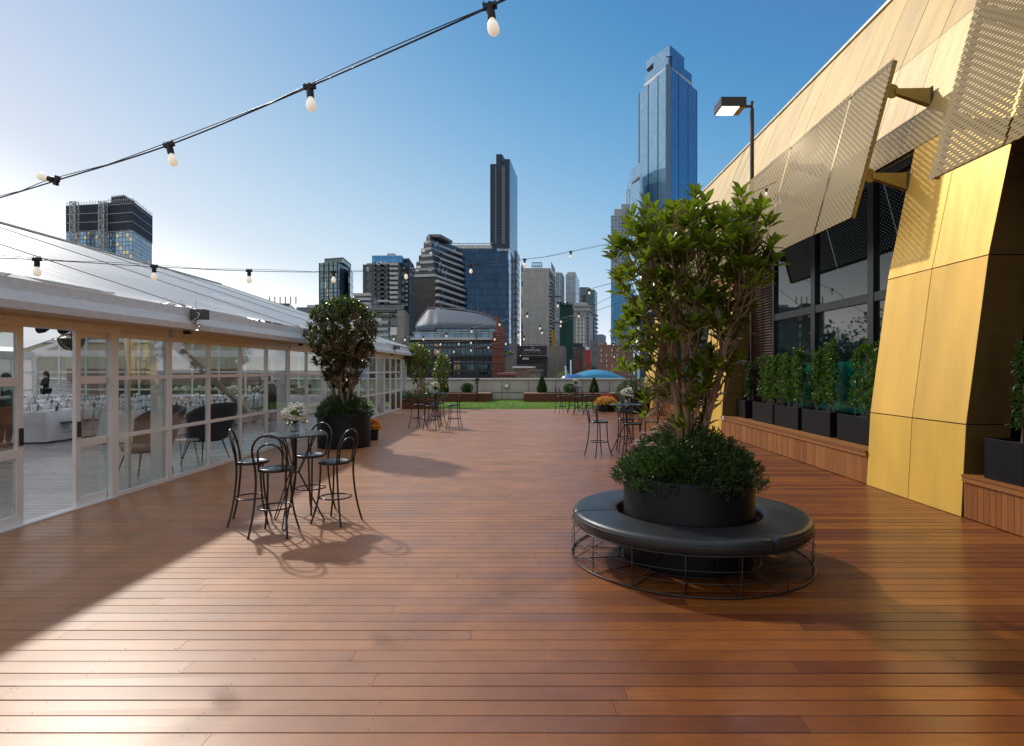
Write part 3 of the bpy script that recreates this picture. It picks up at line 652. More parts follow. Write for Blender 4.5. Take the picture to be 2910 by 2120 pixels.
# ------------------------------------------------------------------ golden building
PROF = [(0,5.27),(1.13,5.33),(3.2,5.605),(4.43,5.86),(5.25,6.03),(7.21,6.68),(9.6,7.69)]
def skinx(z):
    for (z0,x0),(z1,x1) in zip(PROF[:-1], PROF[1:]):
        if z <= z1: return x0+(x1-x0)*(z-z0)/(z1-z0)
    return PROF[-1][1]
def goldmat(name, c, rough, metal, stain=.26):
    m, nt, lk, b = newmat(name)
    at = N(nt, 'ShaderNodeAttribute', attribute_name='rnd')
    tc = N(nt, 'ShaderNodeTexCoord'); mp = N(nt, 'ShaderNodeMapping'); mp.inputs['Scale'].default_value = (1,2.2,.5); lk.new(tc.outputs['Object'], mp.inputs[0])
    no = N(nt, 'ShaderNodeTexNoise'); no.inputs['Scale'].default_value = 1.1; no.inputs['Detail'].default_value = 5; lk.new(mp.outputs[0], no.inputs[0])
    f = mth(nt, lk, 'MULTIPLY_ADD', at.outputs['Fac'], .22, .86); f = mth(nt, lk, 'MULTIPLY', f, mth(nt, lk, 'MULTIPLY_ADD', no.outputs[0], 2*stain, 1-stain))
    vm = N(nt, 'ShaderNodeVectorMath', operation='SCALE'); vm.inputs[0].default_value = c; lk.new(f, vm.inputs['Scale'])
    hs = mixc(nt, lk, mth(nt, lk, 'MULTIPLY', no.outputs[0], .35), vm.outputs[0], (c[0]*.92, c[1]*.72, c[2]*.45)); lk.new(hs, b.inputs['Base Color'])
    b.inputs['Metallic'].default_value = metal; lk.new(mth(nt, lk, 'MULTIPLY_ADD', no.outputs[0], .25, rough-.12), b.inputs['Roughness'])
    mp2 = N(nt, 'ShaderNodeMapping'); mp2.inputs['Scale'].default_value = (2,3,.7); lk.new(tc.outputs['Object'], mp2.inputs[0])
    n2 = N(nt, 'ShaderNodeTexNoise'); n2.inputs['Scale'].default_value = 1.2; lk.new(mp2.outputs[0], n2.inputs[0])
    bp_ = N(nt, 'ShaderNodeBump'); bp_.inputs['Strength'].default_value = .4; bp_.inputs['Distance'].default_value = .03; lk.new(n2.outputs[0], bp_.inputs['Height']); lk.new(bp_.outputs[0], b.inputs['Normal'])
    return m
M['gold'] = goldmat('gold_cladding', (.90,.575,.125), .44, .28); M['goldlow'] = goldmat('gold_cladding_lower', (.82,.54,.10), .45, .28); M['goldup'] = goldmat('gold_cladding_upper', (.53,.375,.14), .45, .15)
M['bronze'] = pm('bronze_reveal', (.125,.072,.016), .5, metal=.2, var=.12)
M['louvre'] = pm('brown_louvre', (.055,.024,.014), .5, var=.2, scale=3)
M['frame'] = pm('window_frame_black', (.012,.011,.011), .35)
gb = E('gold_building', 'gold panelled building with leaning fins and dark windows along the right of the deck', 'building', (FX, 8.3, 0))
def skin(y0, y1, z0, z1, ny=1, g=.007, r=None, mb=None, mi=0):
    """curved panel following the leaning profile"""
    mb = mb or MB(); r = random.random() if r is None else r; zs = [z0+g]; 
    for z, _ in PROF:
        if z0+g < z < z1-g: zs.append(z)
    zs.append(z1-g); sm = []
    for a, b_ in zip(zs[:-1], zs[1:]):
        for t in (0, .5): sm.append(a+(b_-a)*t)
    sm.append(zs[-1]); tl = random.uniform(-.004, .004)
    for a, b_ in zip(sm[:-1], sm[1:]):
        mb.face([(skinx(a)-tl, y0+g, a), (skinx(b_)-tl, y0+g, b_), (skinx(b_)+tl, y1-g, b_), (skinx(a)+tl, y1-g, a)][::-1], mi, r)
    for y, s in ((y0+g, 1), (y1-g, -1)):
        for a, b_ in zip(sm[:-1], sm[1:]): mb.face([(skinx(a), y, a), (skinx(a)+.05, y, a), (skinx(b_)+.05, y, b_), (skinx(b_), y, b_)][::s], mi, r)
    return mb
fins = [(7.25, 9.29), (16.3, 18.4), (25.35, 27.4)]
for (a, b_) in fins:
    mid = (a+b_)/2; mb = MB()
    for y0, y1 in ((a, mid), (mid, b_)):
        for z0, z1, mi in ((.0, 1.13, 1), (1.13, 3.2, 0), (3.2, 5.25, 0)): skin(y0, y1, z0, z1, mb=mb, mi=mi)
    f = mb.build('fin', [M['gold'], M['goldlow']], gb)
    mb = MB()
    for z0, z1 in zip([0,1.13,3.2,4.43], [1.13,3.2,4.43,5.25]):
        g = .006
        for y, s in ((a+.004, 1), (b_-.004, -1)):
            mb.face([(skinx(z0)+.004, y, z0+g), (skinx(z0)+.55+.0*z0, y, z0+g), (skinx(z1)+.55, y, z1-g), (skinx(z1)+.004, y, z1-g)][::s])
        mb.face([(skinx(z0)+.03, a+.01, z0), (skinx(z0)+.03, b_-.01, z0), (skinx(z1)+.03, b_-.01, z1), (skinx(z1)+.03, a+.01, z1)])
    mb.build('fin_reveal', M['bronze'], gb)
ys = []; y = -6.0
while y < 27.3: ys.append(y); y += 1.03 if not any(abs(y-q) < .01 for q in []) else 1.03
ys = [-6+i*(33.4/32) for i in range(33)]
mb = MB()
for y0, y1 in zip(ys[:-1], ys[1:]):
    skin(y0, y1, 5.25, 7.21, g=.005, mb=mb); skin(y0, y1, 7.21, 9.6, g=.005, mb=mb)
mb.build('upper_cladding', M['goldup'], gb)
mb = MB()
for z0, z1 in ((5.25, 7.21), (7.21, 9.6)): mb.face([(skinx(z0)+.03, -6, z0), (skinx(z1)+.03, -6, z1), (skinx(z1)+.03, 27.38, z1), (skinx(z0)+.03, 27.38, z0)])
mb.box(6.06, -6, 5.18, 7.3, 27.38, 5.245); mb.build('soffit', M['bronze'], gb)
M['coping2'] = pm('pale_roof_edge', (.7,.66,.5), .45, metal=.3)
mb = MB(); mb.box(7.64, -6, 9.6, 7.95, 27.4, 9.66); mb.build('roof_edge', M['coping2'], gb)
mb = MB(); mb.box(7.75, -6, -.07, 16, 27.38, 9.58); mb.box(6.3, 27.3, 0, 16, 27.39, 9.55); mb.build('wall', M['bronze'], gb)
# back plane of the openings: louvres, windows
def louvres(y0, y1, z0, z1, x):
    mb = MB(); z = z0
    while z < z1:
        mb.face([(x, y0, z), (x, y1, z), (x-.045, y1, z+.025), (x-.045, y0, z+.025)][::-1]); mb.face([(x-.045, y0, z+.025), (x-.045, y1, z+.025), (x-.045, y1, z+.04), (x-.045, y0, z+.04)][::-1]); mb.face([(x-.045, y0, z+.04), (x-.045, y1, z+.04), (x, y1, z+.068), (x, y0, z+.068)][::-1]); z += .07
    mb.box(x, y0, z0, x+.04, y1, z1); return mb.build('louvre_wall', M['louvre'], gb)
XG = 6.12
m, nt, lk, b = newmat('dark_window_glass'); b.inputs['Base Color'].default_value = (.004,.012,.012,1); b.inputs['Roughness'].default_value = .02; b.inputs['Specular IOR Level'].default_value = .38; b.inputs['IOR'].default_value = 1.5
no = N(nt,'ShaderNodeTexNoise'); no.inputs['Scale'].default_value = .8; bq = N(nt,'ShaderNodeBump'); bq.inputs['Strength'].default_value = .03; lk.new(no.outputs[0], bq.inputs['Height']); lk.new(bq.outputs[0], b.inputs['Normal']); M['dglass'] = m
M['teal'] = pm('teal_film', (.0,.115,.075), .12, var=.25, scale=1.2, spec=.8)
def window(y0, y1, film=True):
    w = E('window', None, None); w.location = Vector((XG, (y0+y1)/2, .53))-gb.location; setpar(w, gb)
    mb = MB(); t = .09
    mb.box(XG-.06, y0, .5, XG+.05, y0+t, 5.18); mb.box(XG-.06, y1-t, .5, XG+.05, y1, 5.18)
    mb.box(XG-.05, y0+t, 3.0, XG+.04, y1-t, 3.16); mb.box(XG-.05, y0+t, .5, XG+.04, y1-t, .62); mb.box(XG-.05, y0+t, 5.06, XG+.04, y1-t, 5.18)
    mb.build('frame', M['frame'], w)
    MB().box(XG, y0+t, 1.95 if film else .62, XG+.02, y1-t, 3.0).build('pane', M['dglass'], w)
    MB().box(XG, y0+t, 3.16, XG+.02, y1-t, 5.06).build('pane', M['dglass'], w)
    if film: MB().box(XG, y0+t, .62, XG+.02, y1-t, 1.95).build('frosted_pane', M['teal'], w)
for k, (y0, y1) in enumerate(((9.3,10.56),(10.56,12.7),(12.7,14.8))): window(y0, y1)
louvres(14.8, 16.3, .5, 5.18, XG)
louvres(3.6, 7.24, .5, 5.18, XG); window(1.4, 3.6); window(-.8, 1.4)
louvres(18.4, 20.2, .5, 5.18, XG)
for y0 in (20.2, 22.3): window(y0, y0+2.1)
louvres(24.4, 25.35, .5, 5.18, XG); louvres(-6, -.8, .5, 5.18, XG)
# perforated sun screens standing off the wall on brackets
m, nt, lk, b = newmat('perforated_gold_sheet')
uv = N(nt,'ShaderNodeUVMap'); sp = N(nt,'ShaderNodeSeparateXYZ'); lk.new(uv.outputs[0], sp.inputs[0])
row = mth(nt, lk, 'DIVIDE', sp.outputs[1], .044); rf = mth(nt, lk, 'FRACT', row); ri = mth(nt, lk, 'FLOOR', row)
cu = mth(nt, lk, 'FRACT', mth(nt, lk, 'ADD', mth(nt, lk, 'DIVIDE', sp.outputs[0], .115), mth(nt, lk, 'MULTIPLY', ri, .5)))
hole = mth(nt, lk, 'MULTIPLY', mth(nt, lk, 'LESS_THAN', rf, .22), mth(nt, lk, 'LESS_THAN', cu, .44))
b.inputs['Metallic'].default_value = .15; b.inputs['Roughness'].default_value = .5; b.inputs['Specular IOR Level'].default_value = .15
tp = N(nt,'ShaderNodeBsdfTransparent'); mx = N(nt,'ShaderNodeMixShader'); lk.new(hole, mx.inputs[0]); lk.new(b.outputs[0], mx.inputs[1]); lk.new(tp.outputs[0], mx.inputs[2]); lk.new(mx.outputs[0], nt['Material Output'].inputs[0])
bh = mth(nt, lk, 'MULTIPLY', rf, 1.); bq = N(nt,'ShaderNodeBump'); bq.inputs['Strength'].default_value = .55; bq.inputs['Distance'].default_value = .01; lk.new(bh, bq.inputs['Height']); lk.new(bq.outputs[0], b.inputs['Normal'])
tcx = N(nt,'ShaderNodeTexNoise'); tcx.inputs['Scale'].default_value = 1.5; lk.new(uv.outputs[0], tcx.inputs[0])
lk.new(mixc(nt, lk, tcx.outputs[0], (.115,.074,.014), (.165,.108,.023)), b.inputs['Base Color'])
M['perf'] = m
M['bracket'] = pm('ochre_bracket', (.30,.20,.04), .45, metal=.2); M['steel'] = pm('grey_steel', (.09,.09,.10), .4, metal=.5)
ZS0, XS0, ZS1, XS1 = 4.15, 4.99, 6.63, 5.66
SL = math.hypot(ZS1-ZS0, XS1-XS0); tv = Vector((XS1-XS0, 0, ZS1-ZS0))/SL; nv = Vector((-tv.z, 0, tv.x))   # outward (to -x)
def screen(y0, y1, pw=1.19):
    s = E('sun_screen', None, None); s.location = Vector((XS0, y0, ZS0))-gb.location; setpar(s, gb)
    n = max(1, round((y1-y0)/pw)); pw = (y1-y0)/n
    for k in range(n):
        a = y0+k*pw; b_ = a+pw-.014; mb = MB(); me_uv = []; step = .1; m_ = int(SL/step); o = .012*((k % 2))
        def pt(s_, yy): return Vector((XS0, yy, ZS0))+tv*s_+nv*o
        for i in range(m_+1):
            s0 = i*SL/(m_+1); s1 = (i+1)*SL/(m_+1)
            q = [pt(s0, a+.035), pt(s1, a), pt(s1, b_), pt(s0, b_+.031)]
            mb.face(q[::-1]); me_uv += [(b_+.031, s0), (b_, s1), (a, s1), (a+.035, s0)]
        ob = mb.build('screen_panel', M['perf'], s)
        me = ob.data; uvl = me.uv_layers.new(name='UVMap')
        for p_ in me.polygons:
            for li in p_.loop_indices: uvl.data[li].uv = me_uv[me.loops[li].vertex_index]
    mb = MB()
    for s_ in (.04, SL-.04): 
        q = Vector((XS0,0,ZS0))+tv*s_-nv*.03; mb.bar((q.x, y0+.04, q.z), (q.x, y1-.01, q.z), .03, .03)
    for yy in (y0+.06, y1-.06): 
        qa = Vector((XS0,yy,ZS0))-nv*.05+tv*.02; mb.bar(qa, qa+tv*(SL-.04), .05, .05, up=(0,1,0))
    mb.build('screen_frame', M['bracket'], s)
    ny = max(2, round((y1-y0)/3.2)+1)
    for j in range(ny):
        yy = y0+.12+(y1-y0-.24)*j/(ny-1)
        for s_ in (.75, SL-.45):
            if s_ < 1 and 4.15+s_ < 5.2 and not any(a-.1 < yy < b_+.1 for a, b_ in fins): s_ = 1.42
            p0 = Vector((XS0, yy, ZS0))+tv*s_-nv*.15; zz = p0.z-.10
            p1 = Vector((skinx(zz)-.03, yy, zz)); 
            br = E('bracket', None, None); br.location = p0-wloc(s); setpar(br, s)
            mb = MB(); k = len(mb.v)
            for w_, (pp, hh) in enumerate(((p0-nv*.04, .04), (p1, .13))):
                for sy_ in (-.035*(1+w_*.6), .035*(1+w_*.6)): mb.v += [(pp.x, pp.y+sy_, pp.z+hh), (pp.x, pp.y+sy_, pp.z-hh)]
            for q in ((0,4,5,1),(2,3,7,6),(0,2,6,4),(1,5,7,3),(0,1,3,2),(4,6,7,5)): mb.f.append(q); mb.m.append(0); mb.r.append(0.)
            c = p0; ring = [(c.x+.11*math.cos(t_), c.y, c.z+.11*math.sin(t_)) for t_ in np.linspace(0, 2*math.pi, 16, endpoint=False)]
            mb.face([(x, yy-.012, z) for x, _, z in ring]); mb.face([(x, yy+.012, z) for x, _, z in ring][::-1])
            for i in range(16): j2 = (i+1) % 16; mb.face([(ring[i][0],yy-.012,ring[i][2]),(ring[i][0],yy+.012,ring[i][2]),(ring[j2][0],yy+.012,ring[j2][2]),(ring[j2][0],yy-.012,ring[j2][2])])
            mb.box(p1.x-.005, yy-.075, p1.z-.15, p1.x+.02, yy+.075, p1.z+.15, 1)
            for bz in (-.1, .1): mb.box(p1.x-.02, yy-.05, p1.z+bz-.015, p1.x-.005, yy-.02, p1.z+bz+.015, 1)
            o_ = mb.build('arm', [M['bracket'], M['steel']], br)
screen(9.2, 16.35); screen(.25, 7.42); screen(18.25, 25.4); screen(-6, -1.6)

# timber bench plinths along the openings
M['bench'] = boardmat('warm_timber', (.24,.080,.016), (.36,.145,.034), .42, .12, spec=.45)
BH = .53
def plinth(y0, y1, label):
    t = E('timber_plinth', label, 'bench', (FX, (y0+y1)/2, 0)); mb = MB(); y = y0
    while y < y1:
        yb = min(y+.088, y1); mb.box(FX+.02, y+.003, .012, FX+.045, yb-.003, BH-.09, 0, random.random())
        for zz in (.06, BH-.14): mb.lathe([(.004,-.001),(.004,.001),(.0001,.001)], (FX+.02, (y+yb)/2, zz), 5, 1)
        y += .088
    mb.box(FX+.05, y0, 0, FX+.06, y1, BH-.09, 2); mb.build('front_slats', [M['bench'], M['screw'], M['gap']], t)
    mb = MB(); mb.box(FX-.005, y0, BH-.088, FX+.03, y1, BH-.03, 0, .6); mb.build('fascia_board', M['bench'], t)
    mb = MB(); x = FX-.015
    while x < XG-.05: mb.box(x, y0, BH-.026, x+.085, y1, BH, 0, random.random()); x += .09
    mb.build('seat_slats', M['bench'], t)
plinth(9.30, 16.29, 'long slatted timber bench plinth under the black planter boxes')
plinth(.5, 7.235, 'slatted timber bench plinth at the right edge beyond the golden fin')
plinth(18.42, 25.33, 'distant timber bench plinth behind the large potted tree')
# small white junction box at the end of the bench
t = tag(MB().box(FX-.03, 16.02, .44, FX+.02, 16.12, .54).build('junction_box', M['opal'], bevel=.008), 'small white junction box at the far corner of the timber bench', 'junction box')

# shrubs in black boxes on the bench
M['pot'] = pm('black_planter', (.005,.005,.006), .5, var=.2, bump=.1, spec=.2)
M['laurel'] = leafmat('laurel', (.018,.05,.008), (.085,.17,.02), (.20,.32,.03), trans=.3, rough=.35)
M['laureldk'] = leafmat('laurel_dark', (.012,.035,.008), (.04,.09,.018), trans=.25, rough=.35)
M['bark'] = pm('grey_brown_bark', (.13,.085,.055), .8, var=.35, scale=18, bump=.6, bscale=50)
def box_shrub(y0, y1, x0, hgt, nst, label, mat, seed, thick=.2, nl=44):
    r_ = np.random.default_rng(seed); t = E('potted_shrub', label, 'potted shrub', ((x0+.22), (y0+y1)/2, BH), 0, 'shrubs in black boxes on the timber bench')
    x1 = x0+.42; mb = MB(); w = .025
    mb.box(x0, y0, BH+.001, x1, y0+w, BH+.47); mb.box(x0, y1-w, BH+.001, x1, y1, BH+.47); mb.box(x0, y0+w, BH+.001, x0+w, y1-w, BH+.47); mb.box(x1-w, y0+w, BH+.001, x1, y1-w, BH+.47)
    mb.build('planter_box', M['pot'], t, bevel=.004)
    MB().box(x0+w, y0+w, BH+.01, x1-w, y1-w, BH+.43).build('soil', M['soil'], t)
    ps = []; ds = []; mb = MB()
    for s in range(nst):
        yy = y0+.12+(y1-y0-.24)*(s+.5)/nst+r_.normal(0,.03); xx = x0+.21+r_.normal(0,.04); h = hgt*r_.uniform(.8, 1.05)
        bx, by = r_.normal(0,.03), r_.normal(0,.04)
        stem = [(xx, yy, BH+.42)]+[(xx+bx*q+r_.normal(0,.008), yy+by*q, BH+.42+h*q) for q in (.25,.5,.75,1)]
        mb.tube(stem, [.009,.008,.006,.004,.002], 5)
        for k in range(nl):
            q = r_.uniform(.05, 1)**.85; base = np.array([xx+bx*q, yy+by*q, BH+.42+h*q]); th = r_.uniform(0, 2*math.pi); out = thick*(1-.45*q**2)*r_.uniform(.3, 1)
            d = np.array([math.cos(th)*.8, math.sin(th)*.8, r_.uniform(.5,1.4)]); d /= np.linalg.norm(d)
            tip = base+d*out; 
            if k % 3 == 0: mb.tube([base, tip], .0025, 3, cap=False)
            for j in range(9):
                pp = base+(tip-base)*r_.uniform(.35,1.05)
                ps.append(pp); ds.append(d*.7+r_.normal(0,.6,3))
    mb.build('stems', M['bark'], t)
    leafmesh('foliage', np.array(ps), np.array(ds), r_.uniform(.05,.085,len(ps)), r_.uniform(.018,.028,len(ps)), mat, t)
    return t
XB = 5.62
box_shrub(15.45, 16.1, XB, 1.05, 4, 'dark potted shrub in a black box in the shade behind the lamp post', M['laureldk'], 11)
box_shrub(13.7, 14.95, XB, 1.15, 10, 'leafy shrub in a black box just right of the lamp post', M['laurel'], 12)
box_shrub(12.42, 13.62, XB, 1.25, 10, 'leafy shrub in a black box second right of the lamp post', M['laurel'], 13)
box_shrub(11.1, 12.25, XB, 1.32, 8, 'leafy shrub in a black box below the middle window', M['laurel'], 14)
box_shrub(9.65, 10.85, XB, 1.38, 6, 'tall thin shrub in a black box half hidden by the golden fin', M['laurel'], 15, thick=.16)
box_shrub(6.42, 6.98, XB-.28, 1.25, 3, 'sparse dark shrub in a black box at the right edge of the photo', M['laureldk'], 16, thick=.17)

# street lamp behind the first screen
lp = Vector((5.90, 15.72, BH)); t = E('lamp_post', 'tall dark lamp post with lit square head rising behind the gold screen', 'street lamp', tuple(lp))
M['brownmetal'] = pm('dark_bronze_metal', (.035,.025,.022), .4, metal=.3)
mb = MB(); mb.box(-.04,-.04,.0,.04,.04,8.15); mb.box(-.11,-.11,0,.11,.11,.03); mb.build('pole', M['brownmetal'], t, world=False)
mb = MB(); mb.lathe([(.03,8.15),(.03,8.3),(.038,8.3),(.038,8.35),(.0001,8.36)], (0,0,0), 12); mb.bar((-.03,0,8.22),(-.25,0,8.2),.05,.06); mb.build('arm', M['brownmetal'], t, world=False)
M['lit'] = pm('lit_diffuser', (.9,.85,.7), .5, emit=(1,.86,.58), es=5.)
hd = E('lamp_head', None, None); hd.location = (-.55, 0, 8.2); setpar(hd, t)
mb = MB(); mb.box(-.36,-.30,-.10,.30,.30,.14); mb.build('housing', M['brownmetal'], hd, world=False, bevel=.01)
mb = MB(); mb.box(-.32,-.26,-.112,.12,.26,-.102); mb.build('diffuser', M['lit'], hd, world=False)
mb = MB(); mb.box(.13,-.26,-.115,.28,.26,-.102); mb.build('reflector', M['bracket'], hd, world=False)
ll = bpy.data.lights.new('lamp_glow', 'SPOT'); ll.energy = 120; ll.color = (1,.8,.55); ll.spot_size = R(140); ll.shadow_soft_size = .2
llo = bpy.data.objects.new('lamp_glow', ll); col.objects.link(llo); llo.location = (-.1,0,-.2); llo.parent = hd

# ------------------------------------------------------------------ bar stools and tables
M['steelblk'] = pm('black_lacquered_steel', (.010,.010,.012), .22, var=.1, spec=.6)
M['seatblk'] = pm('black_moulded_seat', (.012,.013,.014), .27, var=.3, scale=8, spec=.6)
M['seatwood'] = pm('brown_wood_seat', (.20,.11,.05), .4, var=.2, stretch=(8,1,1))
def smooth_path(pts, n=5):
    pts = [Vector(p) for p in pts]; out = []
    for i in range(len(pts)-1):
        p0 = pts[max(i-1,0)]; p1 = pts[i]; p2 = pts[i+1]; p3 = pts[min(i+2,len(pts)-1)]
        for k in range(n):
            t = k/n; out.append(.5*((2*p1)+(p2-p0)*t+(2*p0-5*p1+4*p2-p3)*t*t+(3*p1-p0-3*p2+p3)*t**3))
    out.append(pts[-1]); return out
def make_stool(label, loc, rz, group, wood=False):
    """faces +Y; back at -Y"""
    t = E('bar_stool', label, 'bar stool', loc, rz, group); zs = .72
    mb = MB(); mb.lathe([(.0001,zs-.012),(.10,zs-.010),(.145,zs-.001),(.162,zs+.006),(.180,zs+.004),(.187,zs-.006),(.186,zs-.024),(.178,zs-.03),(.0001,zs-.028)], (0,0,0), 36)
    mb.build('seat', M['seatwood'] if wood else M['seatblk'], t, smooth=True, world=False)
    def arch(w, zb, top, y0, y1, pre=[]):
        pts = []
        for k in range(13):
            a = math.pi*k/12; pts.append((-w*math.cos(a), y0+(y1-y0)*math.sin(a)**.8 if False else y1-(y1-y0)*(1-math.sin(a)), zb+(top-zb)*math.sin(a)))
        return pts
    left = [(-.205,-.235,.0),(-.185,-.20,.15),(-.168,-.172,.32),(-.158,-.152,.52),(-.160,-.148,.66),(-.170,-.158,.78),(-.182,-.178,.88)]
    top = arch(.182, .90, 1.10, -.182, -.235)
    right = [(-x,y,z) for x,y,z in left[::-1]]
    mb = MB(); mb.tube(smooth_path(left+top[1:-1]+right, 4), .0118, 8)
    mb.build('back_hoop', M['steelblk'], t, smooth=True, world=False)
    l2 = [(-.125,-.150,.70),(-.128,-.158,.80),(-.130,-.168,.87)]
    mb = MB(); mb.tube(smooth_path(l2+arch(.130,.89,1.0,-.172,-.205)[1:-1]+[(-x,y,z) for x,y,z in l2[::-1]], 4), .0105, 8)
    mb.build('inner_hoop', M['steelblk'], t, smooth=True, world=False)
    for s in (-1, 1):
        mb = MB(); mb.tube(smooth_path([(s*.125,.10,.70),(s*.128,.108,.5),(s*.142,.125,.28),(s*.168,.165,.10),(s*.190,.19,0)], 4), .0115, 8)
        mb.build('leg', M['steelblk'], t, smooth=True, world=False)
    mb = MB(); mb.tube([(.178*math.cos(a), -.012+.178*math.sin(a)*1.02, .295) for a in np.linspace(0, 2*math.pi, 36, endpoint=False)], .009, 8, closed=True)
    mb.build('foot_ring', M['steelblk'], t, smooth=True, world=False)
    return t
m, nt, lk, b = newmat('speckled_table_top'); b.inputs['Roughness'].default_value = .2
tc = N(nt,'ShaderNodeTexCoord'); no = N(nt,'ShaderNodeTexNoise'); no.inputs['Scale'].default_value = 9; no.inputs['Detail'].default_value = 8; lk.new(tc.outputs['Object'], no.inputs[0])
rp = N(nt,'ShaderNodeValToRGB'); rp.color_ramp.elements[0].position = .45; rp.color_ramp.elements[0].color = (.012,.014,.015,1); rp.color_ramp.elements[1].position = .72; rp.color_ramp.elements[1].color = (.07,.08,.085,1)
lk.new(no.outputs[0], rp.inputs[0]); lk.new(rp.outputs[0], b.inputs['Base Color']); M['tabletop'] = m
def make_table(label, loc, rz, group):
    t = E('bar_table', label, 'bar table', loc, rz, group)
    mb = MB(); mb.lathe([(.0001,1.05),(.345,1.05),(.352,1.045),(.352,1.034),(.345,1.03),(.0001,1.03)], (0,0,0), 48)
    mb.build('tabletop', M['tabletop'], t, smooth=False, world=False)
    for k in range(3):
        a = 2*math.pi*k/3+.35; c, s = math.cos(a), math.sin(a); mb = MB(); px_, py_ = -s, c
        for sg in (-1, 1):
            w1, w2, w3 = .045*sg, .028*sg, .018*sg
            mb.tube([(.24*c+w1*px_,.24*s+w1*py_,1.03),(.045*c+w2*px_,.045*s+w2*py_,.60),(.33*c+w3*px_,.33*s+w3*py_,.012)], .0075, 7)
        mb.tube([(.33*c+.018*px_,.33*s+.018*py_,.012),(.34*c,.34*s,.008),(.33*c-.018*px_,.33*s-.018*py_,.012)], .0075, 7)
        mb.build('leg', M['steelblk'], t, smooth=True, world=False)
    mb = MB(); mb.tube([(.055*math.cos(a), .055*math.sin(a), .60) for a in np.linspace(0, 2*math.pi, 12, endpoint=False)], .007, 6, closed=True)
    mb.build('waist_ring', M['steelblk'], t, smooth=True, world=False)
    mb = MB(); mb.lathe([(.16,1.028),(.16,1.015),(.03,1.01),(.022,.62),(.0001,.6)], (0,0,0), 16); mb.build('under_plate', M['steelblk'], t, world=False)
    return t
def ang(src, dst): return math.atan2(dst[1]-src[1], dst[0]-src[0])-math.pi/2
def T_(px, py): v = G(px, py, 1.05); return v
def S_(px, py): v = G(px, py, .72); return v
tabs = []; stools = []
tA = T_(837, 1232); tB = T_(1239, 1117); tC = T_(1636, 1098.5); tD = T_(1780, 1149)
for v, lb in ((tA, 'round black hairpin-leg bar table in the group beside the glass marquee doors'), (tB, 'round black bar table at the far left near the lawn edge'), (tC, 'round black bar table farthest away right in front of the right timber planter'), (tD, 'round black bar table behind the big potted tree on the right')):
    tabs.append(v)
t0 = make_table('', (tA.x, tA.y, 0), .2, 'round black bar tables'); t0['label'] = 'nearest round black hairpin-leg bar table with white roses, beside the marquee'
for v, lb in ((tB, 'round black bar table at the far left near the lawn edge'), (tC, 'farthest round black bar table, in front of the right timber planter'), (tD, 'round black bar table left of the large potted tree')):
    dup(t0, (v.x, v.y, 0), .7, lb)
gs = 'black bentwood style bar stools around the bar tables'
s0 = make_stool('', (0,0,0), 0, gs)
plan = [ # seat pixel, facing (deg, 0 = away from camera), label
 (784,1329, 3, 'front black bar stool nearest the camera, back toward the camera'),
 (717,1309,-72, 'left black bar stool of the nearest group, seen side on before the glass'),
 (881,1291, 158, 'rear black bar stool of the nearest group, before the round planter'),
 (951,1309, 72, 'right black bar stool of the nearest group, its back turned to the deck'),
 (1190,1149,-40, 'leftmost black bar stool of the far left group'),
 (1227,1152.5,-8, 'black bar stool with back to camera in the far left group'),
 (1243,1145, 170, 'black bar stool behind the table of the far left group'),
 (1289,1150, 84, 'rightmost black bar stool of the far left group, standing apart'),
 (1596,1125,-62, 'leftmost black bar stool of the farthest group before the right timber planter'),
 (1644,1126.5,-6, 'black bar stool with back to camera in the farthest group'),
 (1627,1122.5, 165, 'black bar stool behind the table of the farthest group'),
 (1673,1124, 76, 'rightmost black bar stool of the farthest group'),
 (1703,1197,-62, 'black bar stool standing clear of the large potted tree on its left'),
 (1799,1202,-14, 'black bar stool with back to camera left of the large potted tree'),
 (1780,1189, 175, 'black bar stool on the far side of the table behind the flowering shrub')]
for i, (px, py, a, lb) in enumerate(plan):
    v = S_(px, py); o = s0 if i == 0 else dup(s0)
    o.location = (v.x, v.y, 0); o.rotation_euler = (0, 0, R(a)); o['label'] = lb
v = S_(1848, 1195); make_stool('black framed bar stool with a brown wooden seat behind the large potted tree', (v.x, v.y, 0), R(80), gs, wood=True)

# white flowers in clear vases
M['petal'] = pm('white_petal', (.80,.80,.70), .6, var=.08, scale=20); M['petalcream'] = pm('cream_petal', (.78,.74,.55), .6, var=.08, scale=20)
M['clear'] = glassmat('clear_glass', (.93,.96,.95), .10, .01, .02)
M['stemgrn'] = pm('green_stems', (.05,.11,.02), .5, var=.3); M['fillgrn'] = leafmat('vase_leaf', (.03,.07,.01), (.12,.2,.04), trans=.3)
def rose(mb, c, r, mi=0, ax=(0,0,1)):
    c = Vector(c); ax = Vector(ax).normalized(); u = ax.orthogonal().normalized(); w = ax.cross(u)
    for L, (rr, hh, n) in enumerate(((1.0,.25,6),(.78,.5,5),(.5,.7,4),(.26,.8,3))):
        for k in range(n):
            a = 2*math.pi*k/n+L*.7+random.uniform(-.1,.1); wd = 2*math.pi/n*.62
            row = []
            for (q, zq) in ((.15,-.5),(.75,-.25),(1.0,.35*1),(.86,.95)):
                row.append([c+(u*math.cos(a+d_*wd*(1 if q > .5 else .5))+w*math.sin(a+d_*wd*(1 if q > .5 else .5)))*(r*rr*q)+ax*(r*(hh*zq+.15*L)-(abs(d_)*r*.12)) for d_ in (-1,0,1)])
            for i in range(3):
                for j in range(2): mb.face([row[i][j], row[i][j+1], row[i+1][j+1], row[i+1][j]], mi)
